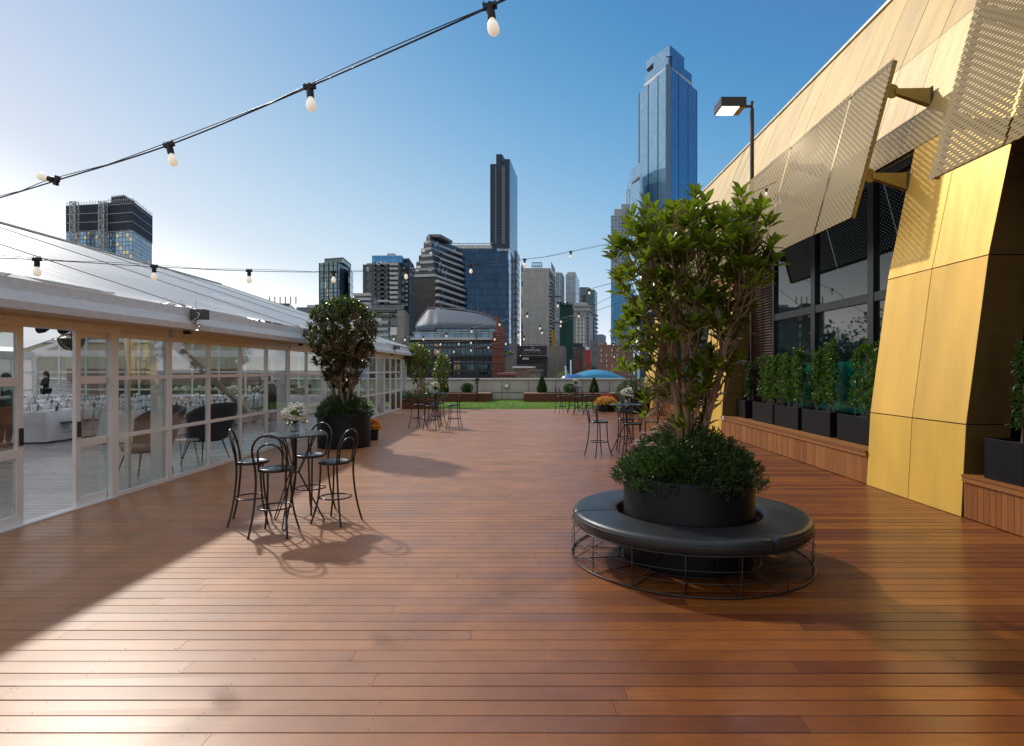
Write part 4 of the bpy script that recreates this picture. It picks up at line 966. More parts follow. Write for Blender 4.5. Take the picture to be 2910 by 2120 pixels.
def make_vase(label, loc, seed, n=17, group='white flower arrangements on the bar tables'):
    random.seed(seed); t = E('flower_vase', label, 'flower vase', loc, 0, group)
    mb = MB(); mb.lathe([(.0001,.0),(.050,.0),(.055,.01),(.055,.12),(.052,.12),(.051,.015),(.0001,.012)], (0,0,0), 24); mb.build('glass_vase', M['clear'], t, smooth=True, world=False)
    mb = MB()
    for k in range(22):
        a = random.uniform(0,6.28); r0 = random.uniform(0,.04); a2 = a+random.uniform(2.2,4); r1 = random.uniform(.02,.09)
        mb.tube([(r0*math.cos(a), r0*math.sin(a), .015), (.2*r0, .1*r0, .10), (r1*math.cos(a2), r1*math.sin(a2), .2)], .003, 5)
    mb.build('stems', M['stemgrn'], t, world=False)
    mb = MB()
    for k in range(n):
        z = .16+.17*((k*.618) % 1); a = k*2.4; rr = .115*math.sqrt(max(.05, 1-((z-.22)/.13)**2)) if k > 2 else .03
        rose(mb, (rr*math.cos(a), rr*math.sin(a), z), random.uniform(.030,.045), k % 2, (math.cos(a)*rr*6, math.sin(a)*rr*6, .35+z))
    for k in range(70):
        a = random.uniform(0,6.28); q = random.random(); rr = .14*math.sqrt(q); z = .19+.17*math.sqrt(1-q)*random.uniform(.8,1.1)
        c = (rr*math.cos(a), rr*math.sin(a), z); mb.ball(c, random.uniform(.007,.013), 5, 4, 0)
    mb.build('blossoms', [M['petal'], M['petalcream']], t, world=False)
    k = 90; r_ = np.random.default_rng(seed); d = r_.normal(0,1,(k,3)); d[:,2] = d[:,2]*.6+.2
    leafmesh('greenery', np.column_stack([r_.normal(0,.03,k), r_.normal(0,.03,k), r_.uniform(.12,.26,k)]), d, r_.uniform(.06,.12,k), .02, M['fillgrn'], t, world=False)
    return t
make_vase('largest white rose arrangement in a clear vase on the nearest bar table', (tA.x+0.0, tA.y, 1.051), 3)
v2 = make_vase('white flowers in a clear vase on the bar table left of the large tree', (tD.x+.02, tD.y, 1.051), 5)
dup(v2, (tB.x-.02, tB.y, 1.051), 1.2, 'white flower arrangement on the far left bar table'); dup(v2, (tC.x+.0, tC.y, 1.051), 2.2, 'white flower arrangement on the farthest bar table')

# ------------------------------------------------------------------ round planters, trees, ground cover
M['drum'] = pm('black_drum', (.004,.004,.004), .5, var=.2, scale=2, spec=.25)
def round_planter(label, c, r=.613, h=.80):
    t = E('round_planter', label, 'planter', (c[0], c[1], 0), 0, 'large round black planters')
    mb = MB(); mb.lathe([(r,0),(r,h-.006),(r-.004,h),(r-.022,h),(r-.026,h-.006),(r-.026,h-.1)], (0,0,0), 72); mb.build('drum', M['drum'], t, smooth=True, world=False)
    mb = MB(); mb.lathe([(.0001,h-.06),(r-.026,h-.07)], (0,0,0), 40); mb.build('soil', M['soil'], t, world=False); return t
M['mag'] = leafmat('magnolia_leaf', (.014,.042,.006), (.140,.170,.020), (.32,.17,.02), under=(.12,.075,.015), trans=.55, rough=.24, spec=.6)
M['mag2'] = leafmat('magnolia_leaf_bronzed', (.013,.032,.006), (.06,.10,.012), (.26,.13,.02), under=(.13,.058,.018), trans=.3, rough=.25, spec=.6)
M['trunk'] = pm('tree_bark', (.26,.17,.10), .75, var=.35, scale=14, bump=.7, bscale=40, stretch=(1,1,.3))
def tree(name, label, c, zb, env, nst, ntip, nleaf, L, W, mat, seed, lean=(0,0), twigs=1., trunk_r=.035, group=None, tip_up=.55, basr=.09, lowd=.4):
    """env: list of (z, centre shift x, half width x, half depth y); whorls of leaves on twigs on splayed stems"""
    r_ = np.random.default_rng(seed); t = E(name, label, 'tree', (c[0], c[1], zb), 0, group)
    zs = [e[0] for e in env]
    def en(z): return [float(np.interp(z, zs, [e[i] for e in env])) for i in (1,2,3)]
    mb = MB(); stems = []
    for s in range(nst):
        a = 2*math.pi*s/nst+r_.uniform(-.4,.4); zt = zs[-1]-r_.uniform(.15,.7); sx, wx, wy = en(zt)
        rt = r_.uniform(.25,.85); ex = sx+wx*rt*math.cos(a); ey = wy*rt*math.sin(a)
        bx = basr*math.cos(a)*r_.uniform(.3,1); by = basr*math.sin(a)
        pts = []
        nn = 9
        for k in range(nn+1):
            q = k/nn; zz = zb-.05+(zt-zb+.05)*q; g = q**1.25
            pts.append(np.array([c[0]+bx+(ex-bx)*g+r_.normal(0,.018)*(q > 0), c[1]+by+(ey-by)*g+r_.normal(0,.018)*(q > 0), zz]))
        rad = [trunk_r*(1-.72*k/nn)*r_.uniform(.9,1.1) for k in range(nn+1)]
        sp_ = smooth_path(pts, 3); rr = np.interp(np.linspace(0,1,len(sp_)), np.linspace(0,1,nn+1), rad)
        mb.tube(sp_, list(rr), 8); stems.append((np.array([tuple(p) for p in sp_]), rr))
    mb.build('trunk', M['trunk'], t, smooth=True)
    allp = np.concatenate([s[0] for s in stems]); allr = np.concatenate([s[1] for s in stems])
    tips = []
    z0, z1 = zs[0], zs[-1]
    while len(tips) < ntip:
        z = r_.uniform(z0, z1); sx, wx, wy = en(z)
        if r_.random() > (wx/max(e[2] for e in env))**1.2*(lowd+(1-lowd)*(z-z0)/(z1-z0))+.06: continue
        a = r_.uniform(0, 2*math.pi); q = r_.random()**.42
        x = sx+wx*q*math.cos(a); y = wy*q*math.sin(a); p = np.array([c[0]+x, c[1]+y, z+r_.normal(0,.03)])
        if len(tips) > 3 and min(np.linalg.norm(p-tq) for tq in tips) < .055: continue
        tips.append(p)
    ps = []; ds = []; ns = []; Ls = []; rn = []; tw = MB()
    # bare forks: medium branches joining stems to tips
    for p in tips:
        dz = p[2]-allp[:,2]; hd = np.linalg.norm(allp[:,:2]-p[:2], axis=1); cost = np.where(dz > .06, hd+.55*np.abs(dz-.35), 9)
        j = int(np.argmin(cost)); b_ = allp[j]; ln = np.linalg.norm(p-b_)
        mid = (b_+p)/2+np.array([0,0,-.10*ln])+np.append((p-b_)[:2]*.12,0)+r_.normal(0,.02,3)
        if r_.random() < twigs: tw.tube(smooth_path([b_, mid, p], 3), list(np.linspace(min(.009, allr[j]*.7), .003, 7)), 5, cap=False)
        tip_r = r_.random()
        dd = p-mid; dd /= np.linalg.norm(dd)+1e-6; dd = dd*.5+np.array([0,0,tip_up]); dd /= np.linalg.norm(dd)
        u = np.cross(dd, [0,0,1.]) if abs(dd[2]) < .95 else np.cross(dd, [1.,0,0]); u /= np.linalg.norm(u); w = np.cross(dd, u)
        nl = int(nleaf*r_.uniform(.7,1.3))
        for k in range(nl):
            a = k*2.399+r_.uniform(-.3,.3); f = k/nl; op = 1.25-.95*f+r_.normal(0,.12)      # outer leaves droop, inner ones rise
            rad = u*math.cos(a)+w*math.sin(a); d = rad*math.sin(op)+dd*math.cos(op)
            ps.append(p+dd*(-.05+.07*f)+rad*.006); ds.append(d); ns.append(dd*.9-rad*.35+r_.normal(0,.18,3)); Ls.append(r_.uniform(.7,1.12)*(1-.3*f)); rn.append(np.clip(.35*tip_r+.55*r_.random()+.10*f, 0, 1))
    tw.build('twigs', M['trunk'], t)
    ps = np.array(ps); rn = np.array(rn); far = r_.random(len(ps)); rn[far > .022] *= .93
    leafmesh('crown', ps, np.array(ds), L*np.array(Ls), W*np.array(Ls), mat, t, nrm=np.array(ns), rnd=rn)
    return t
def groundcover(name, label, c, zr, r, h, nsh, mat, seed, L=.032, W=.012, bloom=None, nper=13, over=.10):
    r_ = np.random.default_rng(seed); t = E(name, label, 'shrub', (c[0], c[1], zr), 0)
    ps = []; ds = []; st = MB()
    for s in range(nsh):
        a = r_.uniform(0, 2*math.pi); q = math.sqrt(r_.random()); lump = 1+.05*math.sin(a*3+seed)+.05*math.sin(a*7+1.3*seed)
        R0 = (r+over)*q*lump; hz = h*(1-q**3.2)*(.62+.5*r_.random())*(1+.25*math.sin(a*2+seed)) - (.10 if q > .93 else 0)*r_.random()
        tip = np.array([c[0]+R0*math.cos(a), c[1]+R0*math.sin(a), zr+.02+hz]); outw = np.array([math.cos(a)*q*1.1, math.sin(a)*q*1.1, 1-.35*q]); outw += r_.normal(0,.28,3); outw /= np.linalg.norm(outw)
        ln = r_.uniform(.10,.17); b_ = tip-outw*ln
        if s % 3 == 0: st.tube([b_-outw*.08, tip], .002, 3, cap=False)
        for k in range(nper):
            f = k/nper; rd = r_.normal(0,1,3); rd -= outw*rd.dot(outw); rd /= np.linalg.norm(rd)+1e-6
            ps.append(b_+outw*ln*f); ds.append(rd*(1-.6*f)+outw*(.55+.5*f))
    leafmesh('foliage', np.array(ps), np.array(ds), L*r_.uniform(.75,1.2,len(ps)), W, mat, t)
    st.build('stems', M['bark'], t)
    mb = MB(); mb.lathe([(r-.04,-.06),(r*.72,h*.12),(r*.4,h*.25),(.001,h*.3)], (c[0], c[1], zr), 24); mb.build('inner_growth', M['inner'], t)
    if bloom:
        mb = MB(); random.seed(seed)
        for (a, q) in bloom:
            bx, by = c[0]+r*q*math.cos(a), c[1]+r*q*math.sin(a); bz = zr+.10+h*(1-q**3.2)*1.02
            for k in range(26):
                d = Vector(r_.normal(0,1,3)).normalized()*r_.uniform(.015,.05); rose_ = (bx+d.x, by+d.y, bz+abs(d.z)*.8)
                for j in range(4):
                    aa = j*1.57+k; mb.face([rose_, (rose_[0]+.018*math.cos(aa), rose_[1]+.018*math.sin(aa), rose_[2]+.004), (rose_[0]+.024*math.cos(aa+.5), rose_[1]+.024*math.sin(aa+.5), rose_[2]+.006), (rose_[0]+.018*math.cos(aa+1), rose_[1]+.018*math.sin(aa+1), rose_[2]+.004)], 0 if k % 3 else 1)
        mb.build('blossom_heads', [M['pinkish'], M['rusty']], t)
    return t
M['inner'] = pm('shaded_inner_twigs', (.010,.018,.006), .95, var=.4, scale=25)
M['pinkish'] = pm('faded_pink_petal', (.62,.50,.42), .7, var=.15); M['rusty'] = pm('rusty_petal', (.36,.18,.07), .7, var=.2)
M['cover'] = leafmat('small_dark_leaf', (.014,.042,.010), (.065,.125,.026), trans=.22, rough=.28, spec=.55)
BC = (1.541, 5.765)
round_planter('large round black planter inside the ring bench', BC)
groundcover('shrub', 'spreading dark green shrub with faded pink blooms filling the ring bench planter', BC, .80, .60, .36, 2300, M['cover'], 4, bloom=[(2.4,.55),(2.75,.72),(3.2,.55),(2.1,.75),(2.9,.35),(3.5,.62),(2.6,.85),(1.9,.5),(3.0,.86),(3.7,.8)], over=.10)
env = [(1.2,-.12,.22,.2),(1.5,-.14,.46,.4),(1.85,-.14,.60,.55),(2.2,-.06,.66,.6),(2.6,.0,.76,.66),(2.95,.03,.80,.70),(3.2,.04,.72,.6),(3.4,.10,.42,.4)]
tree('magnolia_tree', 'tall multi-stemmed magnolia tree with large glossy leaves growing out of the ring bench planter', (BC[0]+.02, BC[1]), .76, env, 6, 320, 10, .176, .072, M['mag'], 21, trunk_r=.042, basr=.11, lowd=.25)
LC = (-4.32, 13.95)
round_planter('large round black planter beside the marquee glass wall', LC, .60)
groundcover('shrub', 'low dense dark shrub filling the planter beside the marquee', LC, .80, .58, .34, 1000, M['cover'], 8, L=.04, W=.016, nper=10)
env2 = [(1.25,0,.10,.1),(1.6,-.02,.42,.4),(2.0,-.04,.66,.58),(2.4,-.02,.80,.68),(2.8,.0,.82,.7),(3.15,.0,.70,.6),(3.42,-.05,.45,.4)]
tree('magnolia_tree', 'bronze leaved multi-stemmed tree in the black planter beside the marquee', (LC[0], LC[1]), .76, env2, 7, 560, 9, .150, .066, M['mag2'], 33, trunk_r=.03, twigs=.7, basr=.16, lowd=.9)
v = G(1800, 1172); RC = (v.x-.0, 24.6)
round_planter('large round black planter far off between gold building and lawn', RC)
groundcover('shrub', 'rounded dark shrub in the far planter near the gold building', RC, .80, .60, .62, 520, M['cover'], 9, L=.05, W=.02, nper=9, over=.25)
env3 = [(1.5,-.2,.2,.2),(2.0,-.3,.5,.4),(2.6,-.35,.75,.6),(3.4,-.3,.8,.6),(3.9,-.2,.6,.5),(4.3,-.1,.3,.3)]
tree('small_tree', 'loose leafed tree in the far planter, seen behind the large potted tree', RC, .76, env3, 6, 200, 8, .12, .045, M['mag2'], 41, trunk_r=.025, twigs=.6)
FC = ((1195-CX)*27.9/F, 27.9)
env4 = [(.75,.02,.35,.35),(1.1,0,.42,.4),(1.4,-.05,.34,.32),(1.9,-.1,.60,.5),(2.4,-.1,.68,.5),(2.75,-.15,.5,.45),(2.98,-.2,.25,.25)]
tree('small_tree', 'slender bushy tree at the end of the marquee, left of the lawn', FC, .35, env4, 5, 420, 9, .11, .05, M['mag'], 47, trunk_r=.025, twigs=.5)
tree('small_tree', 'shorter bushy tree right behind the slender one beside the lawn', (FC[0]+.75, 29.2), .2, [(.4,0,.3,.3),(1.2,0,.35,.3),(1.8,.05,.45,.4),(2.3,.08,.38,.35),(2.55,.05,.2,.2)], 4, 300, 9, .11, .05, M['mag'], 48, trunk_r=.02, twigs=.4)
# low timber bed with red flowers under it
t = E('timber_bed', 'low timber garden bed with red flowers at the marquee corner', 'garden bed', (FC[0]-.3, 27.25, 0))
mb = MB(); mb.box(FC[0]-1.25, 27.22, 0, FC[0]+.75, 27.26, .3, 0, .4); mb.box(FC[0]+.71, 27.26, 0, FC[0]+.75, 28.6, .3, 0, .6); mb.box(FC[0]-1.25, 27.26, 0, FC[0]-1.21, 28.6, .3, 0, .3); mb.build('side_boards', M['cedar'], t)
MB().box(FC[0]-1.21, 27.26, .02, FC[0]+.71, 28.6, .26).build('soil', M['soil'], t)
k = 5200; lx = rng.uniform(FC[0]-1.2, FC[0]+.6, k); ly = 27.3+rng.random(k)*1.2; hz = .24+rng.random(k)*.55*np.clip((ly-27.2)*1.2, .12, 1)
leafmesh('greenery', np.column_stack([lx, ly, hz]), rng.normal(0,.6,(k,3))+np.array([0,-.3,.8]), .06, .022, M['cover'], t, tmpl=LEAF2)
M['redpetal'] = pm('red_petal', (.45,.012,.03), .6, var=.25, scale=20); M['yelpetal'] = pm('yellow_petal', (.85,.42,.008), .6, var=.12, scale=20); M['orapetal'] = pm('orange_petal', (.72,.17,.008), .6, var=.15, scale=20)
def flowerheads(mb, pts, r, mis):
    for i, p in enumerate(pts):
        mi = mis[i % len(mis)]; ax = Vector((random.gauss(0,.5), random.gauss(0,.5)-.4, 1)).normalized(); u = ax.orthogonal(); u.normalize(); w = ax.cross(u); p = Vector(p)
        for k in range(8):
            a = 2*math.pi*k/8; a2 = a+.62; d1 = (u*math.cos(a)+w*math.sin(a))*r; d2 = (u*math.cos(a2)+w*math.sin(a2))*r
            mb.face([p, p+d1*.8+ax*r*.1, p+(d1+d2)*.55-ax*r*.1, p+d2*.8+ax*r*.1], mi)
mb = MB(); random.seed(4); flowerheads(mb, [(FC[0]+random.uniform(-1.15,.65), 27.3+random.random()*.25, .30+random.random()*.14) for _ in range(90)], .045, [0]); mb.build('red_flowers', M['redpetal'], t)
def mums(name, label, c, r, hp, hr, n, mis, sy=1., fr=.035):
    t = E(name, label, 'flower pot', (c[0], c[1], 0)); mb = MB(); mb.lathe([(r*.86,0),(r,hp),(r-.015,hp),(r-.03,hp-.05)], (0,0,0), 40, sx=1, sy=sy); mb.build('pot', M['drum'], t, smooth=True, world=False)
    mb = MB(); mb.lathe([(.0001,hp-.03),(r-.02,hp-.04)], (0,0,0), 24, sy=sy); mb.build('soil', M['soil'], t, world=False)
    pts = []; 
    for k in range(n):
        a = random.uniform(0,6.28); cz = random.random(); q = math.sqrt(1-cz*cz*.95); rr = (r+.05)*q*random.uniform(.85,1.04); pts.append((rr*math.cos(a), rr*math.sin(a)*sy, hp-.02+hr*cz*random.uniform(.8,1.1)))
    mb = MB(); flowerheads(mb, pts, fr, mis); mb.build('flower_heads', [M['yelpetal'], M['orapetal'], M['redpetal']], t, world=False)
    k = n*3; a = rng.uniform(0,6.28,k); q = np.sqrt(rng.random(k)); hh = hp-.03+hr*.85*np.sqrt(np.maximum(0,1-q*q))*rng.random(k)
    leafmesh('greenery', np.column_stack([(r+.02)*q*np.cos(a), (r+.02)*q*np.sin(a)*sy, hh]), rng.normal(0,.7,(k,3))+np.array([0,0,.5]), .05, .02, M['cover'], t, tmpl=LEAF2, world=False); return t
random.seed(9)
v = G(1050, 1252); mums('chrysanthemum_pot', 'black pot of yellow and orange chrysanthemums beside the planter at the marquee', (v.x, v.y+.17), .19, .30, .26, 260, [0,0,1,0,0,1,0])
v = G(1733, 1170); mums('chrysanthemum_pot', 'wide black bowl of yellow chrysanthemums near the lawn on the right', (v.x-.10, v.y+.5), .47, .30, .34, 520, [0,0,0,0,1,0,0])
mums('chrysanthemum_pot', 'dark bowl of red chrysanthemums just behind the yellow ones', (v.x+.05, v.y+1.45), .40, .36, .34, 300, [2,2,2])

# ------------------------------------------------------------------ ring bench round the big planter
M['vinyl'] = pm('dark_grey_vinyl', (.018,.020,.021), .40, var=.12, scale=2, bump=.15, bscale=120, spec=.5)
M['wire'] = pm('dark_wire', (.05,.045,.042), .38, metal=.7, var=.15)
t = E('ring_bench', 'round dark grey upholstered bench on a wire cage encircling the large planter', 'bench', (BC[0], BC[1], 0))
RO, RI = 1.105, .675
seams = [R(184), R(292), R(38), R(112)]
def arcs(a0, a1, parent):
    if a1 < a0: a1 += 2*math.pi
    g = .006/RO; a0 += g; a1 -= g; n = 40
    prof = [(RI+.012,.335),(RI,.345),(RI,.430),(RI+.010,.446),(RI+.028,.454),(RI+.10,.457),(RO-.13,.457),(RO-.045,.454),(RO-.016,.444),(RO-.001,.424),(RO,.35),(RO-.012,.335)]
    mb = MB(); k = len(prof)
    for j in range(n+1):
        e = min(j, n-j); sh = {0:.020,1:.006}.get(e, 0)
        a = a0+(a1-a0)*(j/n)
        if e == 0: a = a0 if j == 0 else a1
        if e == 1: a = a0+.006 if j == 1 else a1-.006
        for (r_, z_) in prof:
            mb.v.append((r_*math.cos(a), r_*math.sin(a), z_-(sh if z_ > .44 else 0)+.0025*math.sin(a*9)*(z_ > .45)))
    for j in range(n):
        for i in range(k):
            i2 = (i+1) % k; mb.f.append((j*k+i, j*k+i2, (j+1)*k+i2, (j+1)*k+i)[::-1]); mb.m.append(0); mb.r.append(0.)
    mb.f.append(tuple(range(k))); mb.f.append(tuple(n*k+i for i in range(k))[::-1]); mb.m += [0,0]; mb.r += [0.,0.]
    c = mb.build('cushion', M['vinyl'], parent, smooth=True, world=False)
    md = c.modifiers.new('es', 'EDGE_SPLIT'); md.split_angle = R(50)
    # welt seam under the top edge
    mb = MB(); mb.tube([((RO+.001)*math.cos(a), (RO+.001)*math.sin(a), .415) for a in np.linspace(a0+.01, a1-.01, n)], .004, 5); mb.build('piping', M['vinyl'], c, smooth=True, world=False)
for a0, a1 in zip(sorted(seams), sorted(seams)[1:]+[sorted(seams)[0]]): arcs(a0, a1, t)
mb = MB(); cir = lambda r_, z_, n=96: [(r_*math.cos(a), r_*math.sin(a), z_) for a in np.linspace(0, 2*math.pi, n, endpoint=False)]
RW = RO+.012
for z_, rr in ((.012,.008),(.12,.0035),(.215,.0035),(.335,.0045)): mb.tube(cir(RW, z_), rr, 6, closed=True)
mb.tube(cir(RI-.01, .012), .006, 6, closed=True); mb.tube(cir(RI-.01, .325), .005, 6, closed=True)
for k in range(16):
    a = 2*math.pi*(k+.3)/16; c_, s_ = math.cos(a), math.sin(a)
    mb.tube([(RW*c_, RW*s_, .012), (RW*c_, RW*s_, .335)], .0038, 6); mb.tube([((RI-.01)*c_, (RI-.01)*s_, .012), ((RI-.01)*c_, (RI-.01)*s_, .325)], .004, 6)
    mb.tube([(RW*c_, RW*s_, .012), ((RI-.01)*c_, (RI-.01)*s_, .012)], .005, 6); mb.tube([(RW*c_, RW*s_, .325), ((RI-.01)*c_, (RI-.01)*s_, .325)], .005, 6)
    if k % 2 == 0: mb.tube([(RW*c_, RW*s_, .015), ((RI+.02)*math.cos(a+.25), (RI+.02)*math.sin(a+.25), .32)], .004, 6)
mb.build('wire_frame', M['wire'], t, smooth=True, world=False)
mb = MB(); mb.lathe([(RI,.322),(RO-.02,.322),(RO-.02,.334),(RI,.334),(RI,.322)], (0,0,0), 64); mb.build('seat_board', M['dark'], t, world=False)

# ------------------------------------------------------------------ festoon lights
M['bulb'] = pm('frosted_bulb', (.9,.88,.8), .25, var=.02, emit=(1,.86,.66), es=.45)
M['cord'] = pm('black_rubber', (.008,.008,.009), .5)
ORDB = ['first','second','third','fourth','fifth','sixth','seventh','eighth','ninth','tenth','eleventh','twelfth']
def festoon(label, pts, bulbs, r=.006, second=True, tilt=None, gname=None, blab=None, rb=.030, sag=True, step=.5):
    t = E('festoon_lights', label, 'string lights', tuple(pts[0])); path = smooth_path(pts, 8)
    mb = MB(); mb.tube(path, r, 6)
    if second:
        q = [p+Vector((0,0,.018*abs(math.sin(i*math.pi/10))+.004)) for i, p in enumerate(path)]; mb.tube(q, r*.6, 5)
    mb.build('cable', M['cord'], t, smooth=True)
    for i, p in enumerate(bulbs):
        p = Vector(p); b_ = E('festoon_bulb', (blab[i] if blab and i < len(blab) else ORDB[i]+' round bulb from the left on the '+gname), 'light bulb', tuple(p), 0, None if blab else 'bulbs on the '+gname)
        if not blab: b_['group'] = 'bulbs on the '+gname
        k = rb/.030; mb = MB()
        mb.lathe([(.0001,.020*k),(.012*k,.020*k),(.016*k,.012*k),(.016*k,-.012*k),(.021*k,-.016*k),(.021*k,-.058*k),(.016*k,-.062*k)], (0,0,0), 12); mb.box(-.035*k,-.012*k,-.012*k,.035*k,.012*k,.014*k)
        for sx in (-1,1): mb.tube([(sx*.028*k,0,-.01*k),(sx*.030*k,0,.025*k),(sx*.022*k,0,.030*k)], .003*k, 4)
        mb.build('socket', M['cord'], b_, world=False)
        mb = MB(); mb.lathe([(.013*k,-.060*k),(.016*k,-.072*k),(.026*k,-.088*k),(.030*k,-.108*k),(.027*k,-.128*k),(.016*k,-.141*k),(.0001,-.145*k)], (0,0,0), 16); mb.build('glass_bulb', M['bulb'], b_, smooth=True, world=False)
        if tilt and tilt[i] is not None: b_.rotation_euler = tilt[i]
    return t
festoon('nearest festoon cord sweeping across the sky from left to top centre', [P(-420,690,5.6),P(0,562,4.85),P(160,513,4.5),P(480,412,4.1),P(880,246,3.62),P(1390,20,3.0),P(1720,-150,2.6)],
        [P(160,513,4.5),P(480,412,4.1),P(880,247,3.62),P(1392,18,3.0)], r=.0052, tilt=[(0,R(105),0),(0,R(-14),0),(0,R(-5),0),(0,R(-9),0)], rb=.031,
        blab=['leftmost bulb of the nearest cord, turned on its side','second bulb from the left on the nearest cord','third bulb from the left on the nearest cord, before open sky','largest bulb, at the top centre of the photo'])
d2 = [4.4,5.1,6.2,7.0,8.0,9.2,10.5,12.0,13.2,14.2]
c2 = [P(-200,727,4.4),P(105,738,5.1),P(438,758,6.2),P(708,770,7.0),P(948,773,8.0),P(1154,767,9.2),P(1338,754,10.5),P(1491,738,11.8),P(1622,716,12.8),P(1900,650,13.4),Vector((5.42,13.0,5.9))]
festoon('long thin festoon cord running across the middle to the gold screen', c2, c2[1:9]+[P(2178,538,13.1)], r=.004, rb=.030,
        blab=['bulb above the marquee roof at the far left of the middle cord','bulb lying against the marquee roof on the middle cord','bulb in open sky just right of the marquee ridge','bulb in front of the slim glass apartment tower','bulb in front of the charcoal apartment tower','bulb in front of the dark blue office block','bulb right of the dark blue office block','bulb left of the large potted tree in open sky','bulb beside the gold screen at the end of the middle cord'])
def px7(l): return [(880+x*.3968, 680+y*.3968) for x, y in l]
def far_string(label, gname, l, D0, D1, ext0, ext1, blab=None):
    q = px7(l); n = len(q); pts = [P(x, y-3, D0+(D1-D0)*i/(n-1)) for i, (x, y) in enumerate(q)]
    path = [P(*ext0)]+pts+[P(*ext1)]; festoon(label, path, pts, r=.008, second=False, gname=gname, rb=.036)
far_string('festoon cord rising over the curved roof office to the right', 'cord rising over the curved roof office', [(602,703),(683,707),(815,703),(980,680),(1160,645),(1360,596),(1558,536),(1778,460),(2003,366)], 27, 20, (1090,950,28.5), (1800,790,19.5))
far_string('lower festoon cord rising past the billboard', 'lower cord rising past the billboard', [(680,752),(787,747),(938,741),(1068,738),(1155,730),(1325,703),(1495,670),(1650,624),(1800,576),(1928,535)], 29, 22, (1135,960,28.5), (1780,820,21))
far_string('lowest festoon cord ending above the billboard', 'lowest cord above the lawn', [(740,768),(828,784),(918,794),(1033,795),(1155,785),(1280,763),(1405,737),(1535,703),(1665,657),(1797,607)], 30, 24, (1135,985,28.6), (1790,850,22.5))
# festoon pole
v = P(1356, 1112, 33.0); t = E('festoon_pole', 'thin black pole standing behind the left timber planter', 'pole', (v.x, v.y, .0))
mb = MB(); mb.tube([(0,0,0),(0,0,2.1)], .045, 10); mb.tube([(-.02,0,2.1),(-.05,0,3.9)], .035, 10); mb.build('pole', M['steelblk'], t, world=False)
mb = MB(); mb.box(-.12,-.06,1.18,.14,.06,1.30); mb.box(-.1,-.05,1.02,.08,.05,1.08); mb.build('clamp', M['dark'], t, world=False)

# ------------------------------------------------------------------ inside the marquee: banquet tables
M['cloth'] = pm('white_linen', (.80,.80,.82), .8, var=.05, scale=3, bump=.2, bscale=8)
M['chairgrey'] = pm('silver_grey_chair', (.44,.44,.44), .35, metal=.2, var=.05)
M['cushion'] = pm('dark_grey_seat', (.035,.035,.04), .6)
TX = [-9.98, -12.26, -14.5, -16.75, -19.0, -21.2]; TY0, TY1 = 14.55, 22.3
def long_table(x, y0, y1, w, label, across=False):
    t = E('banquet_table', label, 'table', (x, (y0+y1)/2, 0), 0, 'long banquet tables inside the marquee')
    mb = MB(); mb.box(x-w/2+.02, y0+.02, .70, x+w/2-.02, y1-.02, .735); mb.build('tabletop', M['aluin'], t)
    for yy in (y0+.3, y1-.3):
        for xx in (x-w/2+.12, x+w/2-.12): MB().tube([(xx, yy, 0), (xx, yy, .70)], .015, 6).build('leg', M['aluin'], t)
    per = []
    def edge(a, b_, nrm, n):
        for i in range(n):
            q = i/n; per.append((Vector(a)+(Vector(b_)-Vector(a))*q, Vector(nrm), 0 < i))
    ln = y1-y0; wn_ = max(4, int(w/.12)); lnn = max(8, int(ln/.14))
    edge((x-w/2,y0,0),(x+w/2,y0,0),(0,-1,0),wn_); edge((x+w/2,y0,0),(x+w/2,y1,0),(1,0,0),lnn); edge((x+w/2,y1,0),(x-w/2,y1,0),(0,1,0),wn_); edge((x-w/2,y1,0),(x-w/2,y0,0),(-1,0,0),lnn)
    mb = MB(); n = len(per); rows = []
    for li, (z, o) in enumerate(((.742,0),(.735,.012),(.5,.03),(.25,.05),(.03,.07))):
        row = []
        for i, (p, nr, mid) in enumerate(per):
            f = math.sin(i*1.9+x)*.018*li/4+math.sin(i*.73)*.012*li/4
            q = p+nr*(o+f)
            if not mid: q += (per[i-1][1])*(o+f); q += (nr+per[i-1][1])*(.03*li/4)
            row.append((q.x, q.y, z+.004*math.sin(i)))
        rows.append(row)
    for a, b_ in zip(rows[:-1], rows[1:]):
        for i in range(n): j = (i+1) % n; mb.face([a[i], b_[i], b_[j], a[j]])
    mb.box(x-w/2, y0, .738, x+w/2, y1, .742)
    tag(mb.build('tablecloth', M['cloth'], smooth=True, merge=True), label.replace('long table', 'white floor-length cloth on the long table').replace('head table', 'white floor-length cloth on the head table'), 'tablecloth', 'white cloths on the banquet tables')
    return t
names = ['long table nearest the glass wall inside the marquee', 'long table second from the glass wall inside the marquee', 'long table third from the glass wall inside the marquee', 'long table fourth from the glass wall inside the marquee', 'long table fifth from the glass wall inside the marquee', 'long table farthest from the glass wall inside the marquee']
for x, nm in zip(TX, names): long_table(x, TY0, TY1, .86, nm)
long_table(-12.2, 24.0, 24.9, 7.0, 'wide head table carrying white flowers before the marquee end wall')
